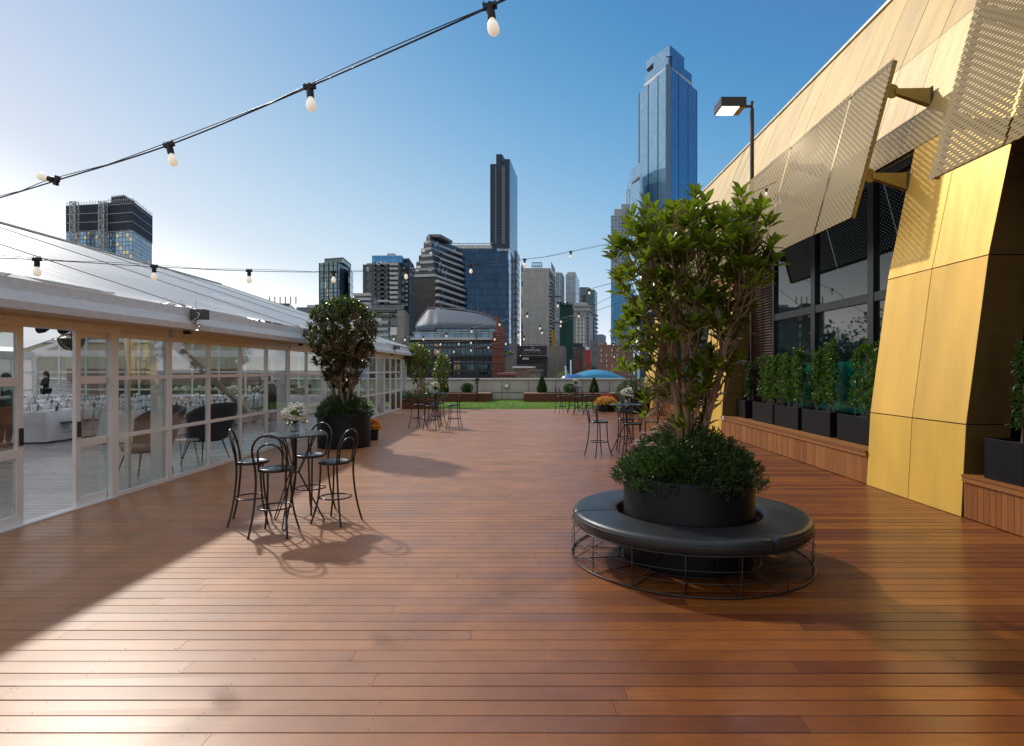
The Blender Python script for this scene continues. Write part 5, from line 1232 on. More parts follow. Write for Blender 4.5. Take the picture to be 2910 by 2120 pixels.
# bentwood chairs
def make_chair():
    t = E('bentwood_chair', 'x', 'chair', (0,0,0), 0, 'silver bentwood chairs along the banquet tables')
    mb = MB(); mb.lathe([(.0001,.445),(.19,.445),(.205,.452),(.205,.47),(.19,.478),(.0001,.478)], (0,0,0), 18); mb.build('seat', M['cushion'], t, smooth=False, world=False)
    l = [(-.17,-.21,0),(-.165,-.19,.25),(-.17,-.185,.46),(-.185,-.20,.62)]
    ar = [(-.185*math.cos(a), -.20-.05*math.sin(a), .66+.24*math.sin(a)) for a in np.linspace(0, math.pi, 9)]
    mb = MB(); mb.tube(smooth_path(l+ar+[(-x,y,z) for x,y,z in l[::-1]], 2), .014, 6); mb.build('back_hoop', M['chairgrey'], t, smooth=True, world=False)
    l2 = [(-.12,-.18,.46),(-.12,-.19,.62)]; ar = [(-.115*math.cos(a), -.195-.04*math.sin(a), .66+.14*math.sin(a)) for a in np.linspace(0, math.pi, 7)]
    mb = MB(); mb.tube(smooth_path(l2+ar+[(-x,y,z) for x,y,z in l2[::-1]], 2), .011, 5); mb.build('inner_hoop', M['chairgrey'], t, smooth=True, world=False)
    for s in (-1,1):
        mb = MB(); mb.tube([(s*.14,.14,.45),(s*.16,.17,0)], [.014,.010], 6); mb.build('leg', M['chairgrey'], t, smooth=True, world=False)
    mb = MB(); mb.tube([(.155*math.cos(a), -.01+.155*math.sin(a), .22) for a in np.linspace(0,6.283,14,endpoint=False)], .009, 5, closed=True); mb.build('stretcher', M['chairgrey'], t, smooth=True, world=False)
    return t
mb = MB(); mb.lathe([(.0001,0),(.033,.001),(.033,.003),(.004,.008),(.0035,.085),(.02,.095),(.036,.12),(.038,.15),(.031,.195)], (0,0,0), 12)
m, nt, lk, b = newmat('sparkling_glass'); nt.remove(b)
tr = N(nt,'ShaderNodeBsdfTransparent'); gl = N(nt,'ShaderNodeBsdfGlossy'); gl.inputs['Roughness'].default_value = .08; gl.inputs[0].default_value = (.95,.97,1,1); mx = N(nt,'ShaderNodeMixShader'); mx.inputs[0].default_value = .45; lk.new(tr.outputs[0], mx.inputs[1]); lk.new(gl.outputs[0], mx.inputs[2]); lk.new(mx.outputs[0], nt['Material Output'].inputs[0])
M['spark'] = m
def at_mesh(mb, name, mat, smooth=True):
    o = mb.build(name, mat, smooth=smooth); return o
glass0 = at_mesh(mb, 'wine_glass', M['spark']); tag(glass0, 'x', 'wine glass', 'wine glasses set along the banquet tables')
mb = MB(); mb.lathe([(.0001,0),(.04,.0),(.03,.02),(.012,.05),(.03,.09),(.05,.11),(.0001,.07)], (0,0,0), 7)
nap0 = at_mesh(mb, 'folded_napkin', pm('dark_napkin', (.07,.07,.08), .8), False); tag(nap0, 'x', 'napkin', 'folded napkins set along the banquet tables')
mb = MB(); mb.lathe([(.0001,0),(.13,.003),(.14,.010),(.09,.006),(.0001,.005)], (0,0,0), 18)
pl0 = at_mesh(mb, 'plate', pm('white_china', (.78,.78,.78), .2)); tag(pl0, 'x', 'plate', 'white plates set along the banquet tables')
M['wax'] = pm('ivory_wax', (.85,.74,.45), .5, emit=(1,.78,.4), es=.12)
cd0 = E('pillar_candle', 'x', 'candle', (0,0,0), 0, 'ivory pillar candles in clear cylinders along the banquet tables')
mb = MB(); mb.lathe([(.0001,.004),(.036,.004),(.036,.13),(.0001,.125)], (0,0,0), 14); mb.build('candle', M['wax'], cd0, world=False)
mb = MB(); mb.lathe([(.05,0),(.05,.19),(.048,.19),(.048,.002)], (0,0,0), 16); mb.build('glass_cylinder', M['spark'], cd0, smooth=True, world=False)
ch0 = make_chair(); used = {}
def put(proto, key, loc, rz, label, group=None):
    if key not in used: used[key] = 1; o = proto; o.location = loc; o.rotation_euler = (0,0,rz); o['label'] = label
    else: o = dup(proto, loc, rz, label)
    return o
on = ['nearest the glass wall', 'second from the glass wall', 'third from the glass wall', 'fourth from the glass wall', 'fifth from the glass wall', 'farthest from the glass wall']
random.seed(12)
ORD = ['front', 'second', 'third', 'fourth', 'fifth', 'sixth', 'seventh', 'eighth', 'ninth', 'tenth', 'rearmost']
TN = ['nearest the glass', 'second from the glass', 'third from the glass', 'fourth from the glass', 'fifth from the glass', 'farthest from the glass']
for ti, x in enumerate(TX):
    ns = 11; sp = (TY1-TY0-.5)/ns
    for k in range(ns):
        y = TY0+.25+sp*(k+.5)
        for s in (-1, 1):
            w = 'right side of the table '+TN[ti] if s > 0 else 'left side of the table '+TN[ti]
            if not (ti >= 4 and s > 0 and k > 5): put(ch0, 'chair', (x+s*(.60+random.uniform(-.03,.06)), y+random.uniform(-.03,.03), 0), (R(90) if s > 0 else R(-90))+random.uniform(-.12,.12), ORD[k]+' silver bentwood chair, '+w)
            if ti < 3: put(pl0, 'pl', (x+s*.26, y, .744), 0, ORD[k]+' white plate, '+w)
            put(nap0, 'nap', (x+s*.26, y+.01, .752), random.uniform(0,3), ORD[k]+' dark folded napkin, '+w)
            put(glass0, 'gl', (x+s*.13, y+.12, .743), 0, ORD[k]+' inner wine glass, '+w)
            if ti < 4: put(glass0, 'gl', (x+s*.19, y-.13, .743), 0, ORD[k]+' outer wine glass, '+w)
    for k in range(5): put(cd0, 'cd', (x+random.uniform(-.05,.05), TY0+.35+k*(TY1-TY0-.7)/4+random.uniform(-.2,.2), .743), 0, ORD[k]+' ivory pillar candle on the table '+TN[ti])
# flower troughs along the head table
for k in range(7):
    x = -15.0+k*.95; t = E('table_flowers', 'low arrangement of white hydrangea and greenery on the head table', 'flower arrangement', (x, 24.3, .743), 0, 'white flower arrangements along the head table')
    mb = MB(); mb.lathe([(.0001,0),(.10,0),(.13,.12),(.12,.12),(.09,.02)], (0,0,0), 14); mb.build('bowl', M['clear'], t, world=False)
    mb = MB()
    for j in range(14): a = random.uniform(0,6.28); rr = random.uniform(.05,.34); mb.ball((rr*math.cos(a), .6*rr*math.sin(a), .22+random.uniform(-.05,.14)), random.uniform(.05,.085), 8, 6, 0, jit=.012)
    mb.build('blossoms', M['petalcream'], t, world=False)
    kk = 160; d = rng.normal(0,1,(kk,3)); leafmesh('greenery', np.column_stack([rng.normal(0,.18,kk), rng.normal(0,.12,kk), rng.uniform(.1,.34,kk)]), d, .12, .04, M['fillgrn'], t, tmpl=LEAF2, world=False)
# pyramid of coupe glasses
mb = MB(); mb.lathe([(.0001,0),(.034,.002),(.005,.008),(.004,.055),(.02,.062),(.045,.078),(.048,.10)], (0,0,0), 12); cp0 = at_mesh(mb, 'coupe_glass', pm('bright_coupe_glass', (.8,.82,.84), .06, metal=.55)); tag(cp0, 'x', 'coupe glass', 'coupe glasses stacked in a pyramid')
pc = P(166, 1108, 24.2); first = True; rowsn = ['bottom layer','second layer','third layer','fourth layer','fifth layer','sixth layer','top layer']
tw = E('serving_table', 'small serving table holding the pyramid of glasses', 'table', (pc.x, 24.5, 0)); mb = MB(); mb.box(pc.x-.6, 24.05, .74, pc.x+.6, 25.1, .78); mb.build('tabletop', M['cloth'], tw)
for xx in (-.5,.5):
    for yy in (24.12, 25.0): MB().box(pc.x+xx-.02, yy-.02, 0, pc.x+xx+.02, yy+.02, .74).build('leg', M['aluin'], tw)
for L in range(7):
    nn = 7-L
    for i in range(nn):
        for j in range(nn):
            if L < 5 and 0 < i < nn-1 and 0 < j < nn-1: continue
            put(cp0, 'cp', (pc.x+(i-(nn-1)/2)*.098, 24.55+(j-(nn-1)/2)*.098, .781+L*.1), 0, 'silvery coupe glass in the %s of the glass pyramid' % rowsn[L])
# chandelier
ca = P(203, 965, 12.6); t = E('chandelier', 'bell shaped beaded chandelier hanging inside the marquee', 'chandelier', (ca.x, ca.y, ca.z))
M['bead'] = pm('dull_silver_beads', (.20,.17,.13), .25, metal=.6, var=.4, scale=60)
mb = MB(); prof = [(.05,.60),(.06,.45),(.10,.28),(.17,.10),(.235,.02)]
for k in range(40):
    a = 2*math.pi*k/40; mb.tube(smooth_path([(r_*math.cos(a), r_*math.sin(a), z_) for r_, z_ in prof], 2), .005, 4)
    mb.tube(smooth_path([(r_*math.cos(a), r_*math.sin(a), z_) for r_, z_ in [(.235,0),(.21,-.10),(.13,-.19),(.02,-.23)]], 2), .006, 4)
for r_, z_ in ((.235,.01),(.17,.10),(.21,-.1)): mb.tube([(r_*math.cos(a), r_*math.sin(a), z_) for a in np.linspace(0,6.283,30,endpoint=False)], .009, 5, closed=True)
mb.lathe([(.19,.005),(.16,-.09),(.08,-.16),(.0001,-.18)], (0,0,0), 18); mb.build('beads', M['bead'], t, world=False)
mb = MB(); mb.tube([(0,0,.0),(0,0,1.35)], .012, 6); 
for k in range(8): a = k*.785; mb.tube(smooth_path([(.23*math.cos(a),.23*math.sin(a),0),(.29*math.cos(a),.29*math.sin(a),-.02),(.31*math.cos(a),.31*math.sin(a),.03)],3), .006, 4)
mb.build('frame', M['dark'], t, world=False)
for i, (px, py, lb) in enumerate(((26,925,'dark stage light at the far left under the marquee ceiling'),(122,934,'dark stage light pointing left under the marquee ceiling'),(184,936,'dark stage light beside the chandelier'))):
    v = P(px, py, 12.0); t = E('stage_light', lb, 'stage light', tuple(v), 0, 'stage lights under the marquee ceiling'); mb = MB(); mb.tube([(-.10,0,-.03),(.0,0,0),(.13,0,.06)], [.07,.085,.06], 14); o = mb.build('can', M['dark'], t, world=False)
    mb = MB(); mb.tube([(0,0,.06),(0,0,.95)], .012, 6); mb.box(-.02,-.1,.02,.02,.1,.10); mb.build('yoke', M['dark'], t, world=False)
    if i == 0: t.rotation_euler = (0, R(70), R(20))
# lounge chairs
M['navy'] = pm('navy_velvet', (.010,.018,.045), .6, var=.3, scale=3); 
m = M['navy'].node_tree.nodes['Principled BSDF']; m.inputs['Sheen Weight'].default_value = .1
def lounge(label, loc, rz):
    t = E('lounge_chair', label, 'armchair', loc, rz, 'navy lounge chairs inside the glass wall')
    mb = MB(); n = 18
    for k in range(n):
        for i in range(8):
            def q(k_, i_):
                a = R(-100)+R(200)*k_/n; v = i_/8; h = .42+(.72-.22*abs(a/R(100))**2)*v; rr = .36+.10*v+(.05*v if abs(a) < 1 else 0)
                return (rr*math.sin(a), -rr*math.cos(a)*.85-.05-.12*v, h)
            mb.face([q(k,i), q(k+1,i), q(k+1,i+1), q(k,i+1)])
    o = mb.build('shell_back', M['navy'], t, smooth=True, world=False, merge=True); md = o.modifiers.new('s','SOLIDIFY'); md.thickness = .06; md.offset = 0
    mb = MB(); mb.lathe([(.0001,.36),(.30,.36),(.36,.40),(.36,.46),(.30,.49),(.0001,.50)], (0,.0,0), 28); mb.build('seat', M['navy'], t, smooth=True, world=False)
    for sx in (-1,1):
        for sy in (-1,1): mb = MB(); mb.tube([(sx*.20,sy*.2,.40),(sx*.29,sy*.31,0)], [.016,.010], 7); mb.build('leg', M['dark'], t, smooth=True, world=False)
    return t
lounge('navy velvet armchair seen from behind through the left glass pane', (-6.72, 10.45, 0), R(155))
lounge('navy velvet armchair with winged back facing left behind the glass', (-6.55, 12.1, 0), R(62))
t = E('side_table', 'small white side table between the two navy armchairs', 'side table', (-6.45, 11.25, 0)); mb = MB(); mb.lathe([(.0001,.48),(.2,.48),(.2,.46),(.0001,.46)], (0,0,0), 24); mb.build('tabletop', M['opal'], t, world=False)
for k in range(3): a = k*2.09; MB().tube([(.13*math.cos(a),.13*math.sin(a),.46),(.19*math.cos(a+.6),.19*math.sin(a+.6),0)], .008, 6).build('leg', M['dark'], t, world=False)

# ------------------------------------------------------------------ people
M['skin'] = pm('skin', (.42,.24,.16), .5, var=.05); M['hair'] = pm('black_hair', (.012,.009,.008), .45); M['wshirt'] = pm('white_shirt', (.62,.62,.64), .7, bump=.3, bscale=20); M['bvest'] = pm('black_cloth', (.010,.010,.012), .75, bump=.3, bscale=20); M['shoe'] = pm('black_shoes', (.01,.01,.01), .3)
def skinmesh(name, nodes, edges, mat, parent, sub=2, root=0):
    me = bpy.data.meshes.new(name); me.from_pydata([n_[0] for n_ in nodes], edges, []); o = bpy.data.objects.new(name, me); col.objects.link(o)
    setpar(o, parent); me.materials.append(mat)
    md = o.modifiers.new('skin', 'SKIN'); md.use_smooth_shade = True
    if not me.skin_vertices: me.attributes.new
    return o, me, nodes, root, sub
def grow(name, nodes, edges, mat, parent, sub=1, root=0):
    """skin modifier on a joint skeleton, radius per joint"""
    import bmesh
    me = bpy.data.meshes.new(name); bm = bmesh.new(); lay = bm.verts.layers.skin.verify(); vs = []
    for i, (p, r_) in enumerate(nodes):
        v = bm.verts.new(p); rr = r_ if hasattr(r_, '__len__') else (r_, r_); v[lay].radius = rr; v[lay].use_root = (i == root); vs.append(v)
    for a, b_ in edges: bm.edges.new((vs[a], vs[b_]))
    bm.to_mesh(me); bm.free(); me.materials.append(mat)
    o = bpy.data.objects.new(name, me); col.objects.link(o); setpar(o, parent)
    md = o.modifiers.new('skin', 'SKIN'); md.use_smooth_shade = True; md.branch_smoothing = .3
    s_ = o.modifiers.new('sub', 'SUBSURF'); s_.levels = sub; s_.render_levels = sub
    return o
def person(label, loc, rz, pose, top, vest=None, apron=None, hairlen=0):
    """figure faces +Y; 1.72 m; pose: dict of joint positions overriding the standing ones"""
    J = dict(pel=(0,0,.93), wai=(0,.005,1.08), che=(0,0,1.28), nb=(0,-.01,1.44), nk=(0,.0,1.50), hd=(0,.02,1.60), cr=(0,.0,1.68), nose=(0,.115,1.60), chin=(0,.085,1.535),
             sL=(-.17,-.01,1.40), eL=(-.22,-.02,1.13), wL=(-.21,.08,.90), sR=(.17,-.01,1.40), eR=(.22,-.02,1.13), wR=(.21,.08,.90),
             hL=(-.09,0,.90), kL=(-.10,.02,.50), aL=(-.10,-.02,.09), tL=(-.11,.14,.035), hR=(.09,0,.90), kR=(.10,.02,.50), aR=(.10,-.02,.09), tR=(.11,.14,.035))
    J.update(pose); V = {k: Vector(v) for k, v in J.items()}
    t = E('person', label, 'person', loc, rz)
    n = []; idx = {}; e = []
    def add(k, p, r_): idx[k] = len(n); n.append((tuple(p), r_)); return idx[k]
    add('pel', V['pel'], (.135,.10)); add('wai', V['wai'], (.125,.09)); add('che', V['che'], (.15,.10)); add('nb', V['nb'], (.09,.07)); add('nk', V['nk'], (.052,.052)); add('hd', V['hd'], (.072,.085)); add('cr', V['cr'], (.058,.07)); add('nose', V['nose'], (.012,.014)); add('chin', V['chin'], (.028,.028))
    e += [(0,1),(1,2),(2,3),(3,4),(4,5),(5,6),(5,7),(4,8)]
    for s in 'LR':
        add('s'+s, V['s'+s], .058); add('e'+s, V['e'+s], .042); add('w'+s, V['w'+s], .027)
        d = (V['w'+s]-V['e'+s]).normalized(); pm_ = V['w'+s]+d*.055; add('p'+s, pm_, (.034,.017))
        e += [(idx['nb'], idx['s'+s]), (idx['s'+s], idx['e'+s]), (idx['e'+s], idx['w'+s]), (idx['w'+s], idx['p'+s])]
        sd = d.cross(Vector((0,0,1))); sd = sd.normalized() if sd.length > .2 else Vector((0,1,0)); cu = sd.cross(d)
        for f, L in enumerate((.072,.08,.075,.06)):
            b0 = pm_+sd*(.026-.017*f)+d*.02; q1 = add('f%s%d' % (s,f), b0+d*L*.5, .009); q2 = add('g%s%d' % (s,f), b0+d*L*.9-cu*.022, .0075); e += [(idx['p'+s], q1), (q1, q2)]
        th = add('th'+s, V['w'+s]+d*.045+sd*.045-cu*.015, .010); e.append((idx['w'+s], th))
        add('h'+s, V['h'+s], .085); add('k'+s, V['k'+s], .056); add('a'+s, V['a'+s], .038); add('t'+s, V['t'+s], (.04,.03)); e += [(0, idx['h'+s]), (idx['h'+s], idx['k'+s]), (idx['k'+s], idx['a'+s]), (idx['a'+s], idx['t'+s])]
    grow('body', n, e, M['skin'], t)
    # clothes follow the same joints
    q = ['pel','wai','che','nb','sL','eL','wL','sR','eR','wR']; g = .014
    nn = [(tuple(V[k]), tuple(x+g for x in ((n[idx[k]][1]) if hasattr(n[idx[k]][1], '__len__') else (n[idx[k]][1],)*2))) for k in q]
    grow('shirt', nn, [(0,1),(1,2),(2,3),(3,4),(4,5),(5,6),(3,7),(7,8),(8,9)], top, t)
    q = ['pel','hL','kL','aL','hR','kR','aR']; nn = [(tuple(V[k]), tuple(x+.022 for x in ((n[idx[k]][1]) if hasattr(n[idx[k]][1], '__len__') else (n[idx[k]][1],)*2))) for k in q]
    grow('trousers', nn, [(0,1),(1,2),(2,3),(0,4),(4,5),(5,6)], M['bvest'], t)
    if vest:
        nn = [(tuple(V['pel']+Vector((0,0,.02))), (.172,.128)), (tuple(V['wai']), (.160,.122)), (tuple(V['che']), (.178,.128)), (tuple(V['nb']-Vector((0,0,.05))), (.10,.09))]
        grow('vest', nn, [(0,1),(1,2),(2,3)], vest, t)
    if apron:
        mb = MB(); c = V['pel']; mb.lathe([(.19,c.z+.10),(.20,c.z-.1),(.23,c.z-.35),(.25,c.z-.52)], (c.x,c.y,0), 20, a0=R(-10), a1=R(190), sy=.8); mb.build('apron', apron, t, smooth=True, world=False)
    for s in 'LR': 
        a = V['a'+s]; b_ = V['t'+s]; mb = MB(); mb.tube([a+Vector((0,-.03,-.045)), a+Vector((0,.05,-.04)), b_+Vector((0,.05,.0))], [.045,.048,.035], 10); mb.build('shoe', M['shoe'], t, smooth=True, world=False)
    h = V['hd']; mb = MB(); mb.ball((h.x, h.y-.022, h.z+.035), .102, 18, 12, sz=1.05, jit=.004)
    if hairlen: mb.ball((h.x, h.y-.09, h.z-.02-hairlen/2), .06, 10, 8, sz=1.4)
    mb.build('hair', M['hair'], t, smooth=True, world=False)
    for s in (-1,1): MB().ball((h.x+s*.032, h.y+.084, h.z+.012), .010, 8, 6).build('eye', M['hair'], t, world=False); MB().ball((h.x+s*.082, h.y, h.z-.0), .02, 8, 6, sz=1.5).build('ear', M['skin'], t, world=False)
    MB().ball((h.x, h.y+.088, h.z-.052), .012, 8, 6, sz=.4).build('mouth', pm('lips', (.25,.09,.07), .5), t, world=False)
    return t
v = P(14, 1200, 13.8)
person('waiter in white shirt and black vest looking down at the left edge of the photo', (v.x, v.y, 0), R(-95), dict(hd=(0,.05,1.585), cr=(0,.03,1.67), nose=(0,.145,1.565), chin=(0,.10,1.515), eL=(-.23,.06,1.14), wL=(-.12,.30,1.16), eR=(.23,.06,1.14), wR=(.10,.30,1.17)), M['wshirt'], M['bvest'], M['bvest'])
v = P(131, 1180, 25.2)
person('person in black standing with arms folded near the glass pyramid', (v.x, v.y, 0), R(150), dict(eL=(-.24,.08,1.17), wL=(.02,.20,1.22), eR=(.24,.08,1.15), wR=(-.04,.22,1.17)), M['bvest'], None, None, hairlen=.1)
v = P(779, 1190, 20.6)
person('waiter in white shirt and dark apron leaning over a table behind the glass', (v.x, v.y, 0), R(60), dict(wai=(0,.05,1.08), che=(0,.16,1.24), nb=(0,.24,1.34), nk=(0,.28,1.38), hd=(0,.36,1.45), cr=(0,.36,1.53), nose=(0,.47,1.41), chin=(0,.42,1.37), sL=(-.17,.22,1.30), eL=(-.2,.42,1.18), wL=(-.16,.66,1.16), sR=(.17,.22,1.30), eR=(.24,.18,1.06), wR=(.22,.30,.90)), M['wshirt'], M['bvest'], M['bvest'])
# behind the marquee: brick wall, hedge, cream building, trees beyond the parapet
m, nt, lk, b = newmat('red_brick'); uv = N(nt,'ShaderNodeUVMap'); br = N(nt,'ShaderNodeTexBrick'); br.inputs['Scale'].default_value = 4.2; br.inputs['Color1'].default_value = (.22,.075,.045,1); br.inputs['Color2'].default_value = (.32,.12,.07,1); br.inputs['Mortar'].default_value = (.3,.27,.23,1); br.inputs['Mortar Size'].default_value = .02; lk.new(uv.outputs[0], br.inputs[0]); lk.new(br.outputs[0], b.inputs['Base Color']); b.inputs['Roughness'].default_value = .85; M['brick'] = m
tag(MB().box(-26, 33.5, -.07, -15.2, 33.8, 1.85).build('brick_wall', M['brick'], uvwall=True), 'red brick wall seen through the far end of the marquee', 'wall')
M['cream'] = panelmat('cream_render', (.50,.44,.32), 2.4, 1.4, line=(.3,.27,.2), rough=.8)
t = E('cream_building', 'low cream rendered building behind the brick wall, seen through the marquee', 'building', (-23, 42, -14)); MB().box(-34, 40, -14, -12.5, 46, 3.6).build('wall', M['cream'], t, uvwall=True); MB().box(-34.2, 39.8, 3.6, -12.3, 46.2, 3.8).build('roof', M['coping'], t)
M['hedge'] = leafmat('hedge_leaf', (.01,.03,.006), (.035,.075,.012), trans=.15, rough=.5)
k = 5000; t = E('hedge', 'dark clipped hedge in front of the brick wall beyond the marquee', 'hedge', (-18, 32.6, 0))
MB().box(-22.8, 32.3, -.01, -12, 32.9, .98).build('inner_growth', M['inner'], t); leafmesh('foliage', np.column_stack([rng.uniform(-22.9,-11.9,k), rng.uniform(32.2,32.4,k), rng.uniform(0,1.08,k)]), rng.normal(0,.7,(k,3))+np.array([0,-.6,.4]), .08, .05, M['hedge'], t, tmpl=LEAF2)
M['fartree'] = leafmat('far_tree_leaf', (.008,.022,.006), (.032,.068,.014), trans=.15, rough=.6)
M['fartree2'] = leafmat('lime_tree_leaf', (.05,.11,.015), (.17,.27,.04), trans=.35, rough=.6)
def far_tree(label, x, y, zb, zt, w, mat, seed, n=2600, cat='tree', ls=None, nb=9):
    r_ = np.random.default_rng(seed); t = E('broadleaf_tree', label, cat, (x, y, zb)); h = zt-zb; th = h*.30; ls = ls or w*.045
    mb = MB(); mb.tube([(x,y,zb),(x+.02*w,y,zb+th),(x,y,zb+h*.7)], [w*.04,w*.03,w*.012], 7)
    bl = []
    for k in range(nb):
        a = r_.uniform(0,6.28); q = r_.uniform(.1,.75)**.6; zz = zb+th+(h-th)*r_.uniform(.2,.86); sq = math.sqrt(max(.08,1-((zz-zb-th)/(h-th)*1.5-.7)**2)); c = np.array([x+w*.42*q*sq*math.cos(a), y+w*.42*q*sq*math.sin(a), zz]); bl.append((c, w*r_.uniform(.14,.26)))
        mb.tube([(x,y,zb+th*.8), tuple((c+np.array([x,y,zb+th]))/2+np.array([0,0,-.02*h])), tuple(c)], [w*.018,w*.012,w*.005], 5)
    mb.build('trunk', M['bark'], t)
    ps = []; 
    for k in range(n):
        c, rr = bl[r_.integers(nb)]; d = r_.normal(0,1,3); d /= np.linalg.norm(d); ps.append(c+d*rr*(r_.random()**.35)*np.array([1,1,.8]))
    ps = np.array(ps); ps[:,2] = np.minimum(ps[:,2], zt)
    leafmesh('crown', ps, r_.normal(0,.8,(n,3))+np.array([0,0,.2]), ls*r_.uniform(.7,1.3,n), ls*.7, mat, t, tmpl=LEAF2, rnd=np.clip(r_.random(n)*.7+.3*(ps[:,2]-zb)/h, 0, 1))
    return t
for i, (x, y, zt, w) in enumerate(((-31,62,7.2,11),(-24,66,8.4,12),(-37,70,9,13),(-18.5,60,6.2,9),(-13.2,62,4.8,8),(-43,74,9,13))):
    far_tree(['dark tree beyond the parapet seen through the marquee, left of centre','tallest dark tree beyond the parapet seen through the marquee','wide dark tree beyond the cream building','dark tree beyond the parapet behind the marquee columns','low dark tree beyond the parapet near the right end of the marquee','dark tree far left beyond the marquee'][i], x, y, -14, zt, w, M['fartree'], 60+i, n=2200, ls=.5)

# ------------------------------------------------------------------ the city behind
GZ = -14.0
def zz(py, D): return H-(py-CY)*D/F
def XY(px, D): return Vector(((px-CX)*D/F, D))
def box_tower(t, pl, pc_, pr, D, ytop, Dl=None, Dr=None, mat=None, name='wall', z0=GZ, top=None, ybot=None, mr=None):
    """plan from three image columns: left end, corner, right end of the two visible walls; real depths"""
    C = XY(pc_, D); zt = zz(ytop, D); A = XY(pl, Dl or D); B = XY(pr, Dr or D*1.0)
    if ybot is not None: z0 = zz(ybot, D)
    if pr <= pc_+.5: B = C+Vector((.04*D*.6, D*.15)) if False else Vector((C.x*1.0+abs(C.x-A.x)*.0, D+abs(C.x-A.x)*.8))
    Dd = A+B-C
    mb = MB(); poly = [A, C, B, Dd]
    ar = sum(poly[i].x*poly[(i+1)%4].y-poly[(i+1)%4].x*poly[i].y for i in range(4))
    if ar < 0: poly = poly[::-1]
    mb.prism(poly, z0, zt, 0, 1)
    o = mb.build(name, [mat, M['roofgrey']], t, uvwall=True)
    return dict(A=A, C=C, B=B, D=Dd, z0=z0, zt=zt, o=o)
def slabs(t, a, b_, zs, depth, th, mat, name, out=1):
    """thin ledges or balcony fronts along the wall a-b, one part per floor"""
    d = (b_-a); L = d.length; d.normalize(); nr = Vector((d.y, -d.x))
    if nr.y > 0: nr = -nr
    for z in zs:
        mb = MB(); q = [a+nr*depth, b_+nr*depth, b_-nr*.05, a-nr*.05]
        ar = sum(q[i].x*q[(i+1)%4].y-q[(i+1)%4].x*q[i].y for i in range(4))
        if ar < 0: q = q[::-1]
        mb.prism(q, z, z+th); mb.build(name, mat, t)
def fins(t, a, b_, z0, z1, n, w, dep, mat, name):
    d = (b_-a); u = d.normalized(); nr = Vector((u.y, -u.x))
    if nr.y > 0: nr = -nr
    for k in range(n+1):
        p = a+d*k/n; q = [p-u*w/2+nr*dep, p+u*w/2+nr*dep, p+u*w/2, p-u*w/2]
        ar = sum(q[i].x*q[(i+1)%4].y-q[(i+1)%4].x*q[i].y for i in range(4))
        if ar < 0: q = q[::-1]
        MB().prism(q, z0, z1).build(name, mat, t)
def wins(t, a, b_, rows, cols, z0, fh, wh, wf, mat, frame, name='window', proud=.12, skip=None):
    """separate windows: frame with a pane set in it"""
    d = (b_-a); u = d.normalized(); nr = Vector((u.y, -u.x)); L = d.length/cols
    if nr.y > 0: nr = -nr
    for r_ in range(rows):
        for c in range(cols):
            if skip and skip(r_, c): continue
            p = a+u*L*(c+.5); zc = z0+fh*(r_+.5); w = L*wf; ctr = (p.x+nr.x*proud, p.y+nr.y*proud, zc)
            def bx(x0, x1, za, zb_, o0, o1, mb):
                q = [p+u*x0+nr*o1, p+u*x1+nr*o1, p+u*x1+nr*o0, p+u*x0+nr*o0]
                ar = sum(q[i].x*q[(i+1)%4].y-q[(i+1)%4].x*q[i].y for i in range(4)); mb.prism(q if ar > 0 else q[::-1], za, zb_)
            mb = MB(); e = min(w, wh)*.08
            bx(-w/2, w/2, zc-wh/2, zc-wh/2+e, .0, proud, mb); bx(-w/2, w/2, zc+wh/2-e, zc+wh/2, 0, proud, mb); bx(-w/2, -w/2+e, zc-wh/2+e, zc+wh/2-e, 0, proud, mb); bx(w/2-e, w/2, zc-wh/2+e, zc+wh/2-e, 0, proud, mb)
            f = mb.build(name, frame, t); f['label'] = ''; del f['label']
            mb = MB(); bx(-w/2+e, w/2-e, zc-wh/2+e, zc+wh/2-e, .01, proud*.4, mb)
            o = mb.build('pane', mat, None); o.location = (0,0,0)
            setpar(o, f); o.location = -wloc(f)
M['roofgrey'] = pm('roof_grey', (.22,.22,.22), .8, scale=.1)
M['whitem'] = pm('white_masonry', (.55,.53,.49), .7, scale=.1, var=.1)
M['steelw'] = pm('pale_steel', (.48,.48,.46), .5); M['rust'] = pm('rust_red_steel', (.22,.065,.035), .65, var=.25); M['ochre'] = pm('ochre_steel', (.50,.28,.02), .55)
M['poles'] = pm('rust_pole', (.25,.10,.06), .6)
def lattice(mb, x, y, z0, z1, w, st, r, mi=0):
    cs = [(x-w/2,y-w/2),(x+w/2,y-w/2),(x+w/2,y+w/2),(x-w/2,y+w/2)]
    for c in cs: mb.bar((*c, z0), (*c, z1), r, mi=mi)
    n = max(1, int((z1-z0)/st)); st = (z1-z0)/n
    for k in range(n):
        a = z0+k*st; b_ = a+st
        for i in range(4):
            j = (i+1) % 4
            if i in (0, 1, 3): mb.bar((*cs[i], a if k % 2 else b_), (*cs[j], b_ if k % 2 else a), r*.7, mi=mi); mb.bar((*cs[i], b_), (*cs[j], b_), r*.7, mi=mi)

